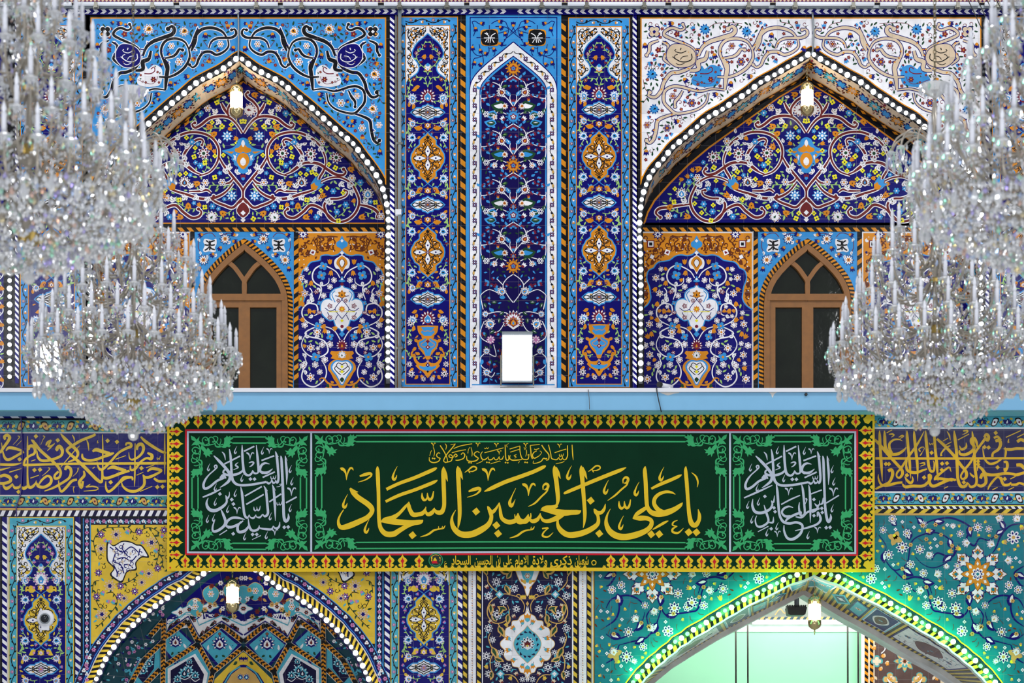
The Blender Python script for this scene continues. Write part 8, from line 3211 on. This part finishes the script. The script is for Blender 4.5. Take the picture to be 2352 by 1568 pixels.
def chandelier():
    root = thing('chandelier', '', 'chandelier', (0, 0, 0), 'crystal chandeliers hung in the hall')
    b = MB()
    b.lathe([(r * U, zpx(y)) for r, y in ((3, 1000 - 22), (3, 930), (10, 925), (14, 900), (5, 880), (4, 800), (16, 790), (16, 742), (5, 735), (4, 640), (9, 630), (13, 600), (5, 570), (3.5, 480), (9, 450), (5, 420), (3, 340), (6, 300), (9, 280), (5, 250), (3, 225))], (0, 0, 0), 12)
    b.build('stem', M_ARM, root, smooth=True)
    for y, h, r in ((768, 26, 17), (928, 24, 20), (655, 14, 12)):
        b = MB()
        b.lathe([(r * .7 * U, zpx(y + h / 2)), (r * U, zpx(y + h / 3)), (r * U, zpx(y - h / 3)), (r * .7 * U, zpx(y - h / 2))], (0, 0, 0), 14)
        b.build('hub', M_GOLD, root, 'gold hub that carries the arms')
    b = MB()
    b.lathe([(3 * U, zpx(236)), (8 * U, zpx(232)), (24 * U, zpx(222)), (35 * U, zpx(206)), (33 * U, zpx(205)), (20 * U, zpx(217)), (4 * U, zpx(220))], (0, 0, 0), 16)
    for k in range(16):
        a = 2 * pi * k / 16
        drop(b, *ring_pt(34, a, 207), 3 * U, rc.uniform(16, 30) * U, 5)
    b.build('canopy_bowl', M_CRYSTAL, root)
    b = MB()
    for k in range(70):
        a = (k % 2) * pi / 2
        zz = zpx(214 - k * 9.4)
        b.tube([(3.2 * U * cos(u) * cos(a), 3.2 * U * cos(u) * sin(a), zz + 6.4 * U * sin(u)) for u in [2 * pi * j / 8 for j in range(9)]], 1.1 * U, 5, False)
    b.build('chain', M_CHAIN, root)
    b = MB()
    b.ball((0, 0, zpx(1000)), 12.5 * U, 9, 6)
    b.lathe([(2 * U, zpx(988)), (3 * U, zpx(984)), (1.5 * U, zpx(978))], (0, 0, 0), 8)
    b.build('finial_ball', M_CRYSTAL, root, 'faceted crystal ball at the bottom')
    # drooping crown
    for k in range(14):
        a = 2 * pi * k / 14
        b = MB()
        b.tube([ring_pt(r, a, y) for r, y in crom([(6, 350), (30, 322), (62, 316), (90, 332), (103, 362)], 7)], 2.2 * U, 6)
        c = b.build('crown_arm', M_ARM, root, smooth=True)
        b = MB()
        q = ring_pt(103, a, 362)
        b.lathe([(10 * U, -4 * U), (8 * U, 0), (2 * U, 3 * U)], q, 10)
        for j in range(7):
            u = 2 * pi * j / 7
            drop(b, q[0] + 9 * U * cos(u), q[1] + 9 * U * sin(u), q[2] - 3 * U, 2.4 * U, rc.uniform(16, 30) * U, 5)
        b.build('crown_tassel', M_CRYSTAL, c)
    link('crystal_drops', ME_DROPS, root, 'mass of small hanging crystals', 'stuff')
    for i, (r, y, n) in enumerate(TIERS):
        for k in range(n):
            a = tier_phase(i) + 2 * pi * k / n
            o = link('arm', ME_ARM[i], root)
            o.rotation_euler = (0, 0, a)
            o = link('candle_cup', ME_CUP, root)
            o.location = ring_pt(r, a, y)
            c = link('candle', ME_CANDLE, root)
            c.location = ring_pt(r, a, y - 6)
            link('flame_bulb', ME_FLAME, c, local=True)
    for k in range(30):
        o = link('crystal_pendant', ME_PEND, root)
        o.location = ring_pt(222, 2 * pi * (k + .5) / 30, 872 + (k % 3) * 8)
        o.rotation_euler = (0, 0, k)
    return root


def children_of():
    d = {}
    for o in COL.objects:
        if o.parent:
            d.setdefault(o.parent.name, []).append(o)
    return d


def copy_tree(o, kids, parent=None):
    c = o.copy()
    COL.objects.link(c)
    if parent:
        c.parent = parent
    for ch in kids.get(o.name, []):
        copy_tree(ch, kids, c)
    return c


first = chandelier()
kids = children_of()
SPOTS = [(306, 700, -8.0, 0.2, 'crystal chandelier in front of the upper left window, lower of the two on the left'),
         (2147, 690, -8.0, 1.0, 'crystal chandelier beside the upper right window, lower of the two on the right'),
         (66, None, -11.45, 0.6, 'blurred crystal chandelier at the top left corner, nearest on that side'),
         (2400, None, -11.45, 1.7, 'blurred crystal chandelier cut by the top right edge, nearest on that side')]
for i, (px, py, y, rot, lb) in enumerate(SPOTS):
    o = first if i == 0 else copy_tree(first, kids)
    if py is None:
        # hung so that its ball ends where the photograph shows it
        q = P(px, 638, y)
        o.location = (q[0], y, q[2] + 300 * U)
    else:
        o.location = P(px, py, y)
    o.rotation_euler = (0, 0, rot)
    o['label'] = lb
bpy.context.view_layer.update()
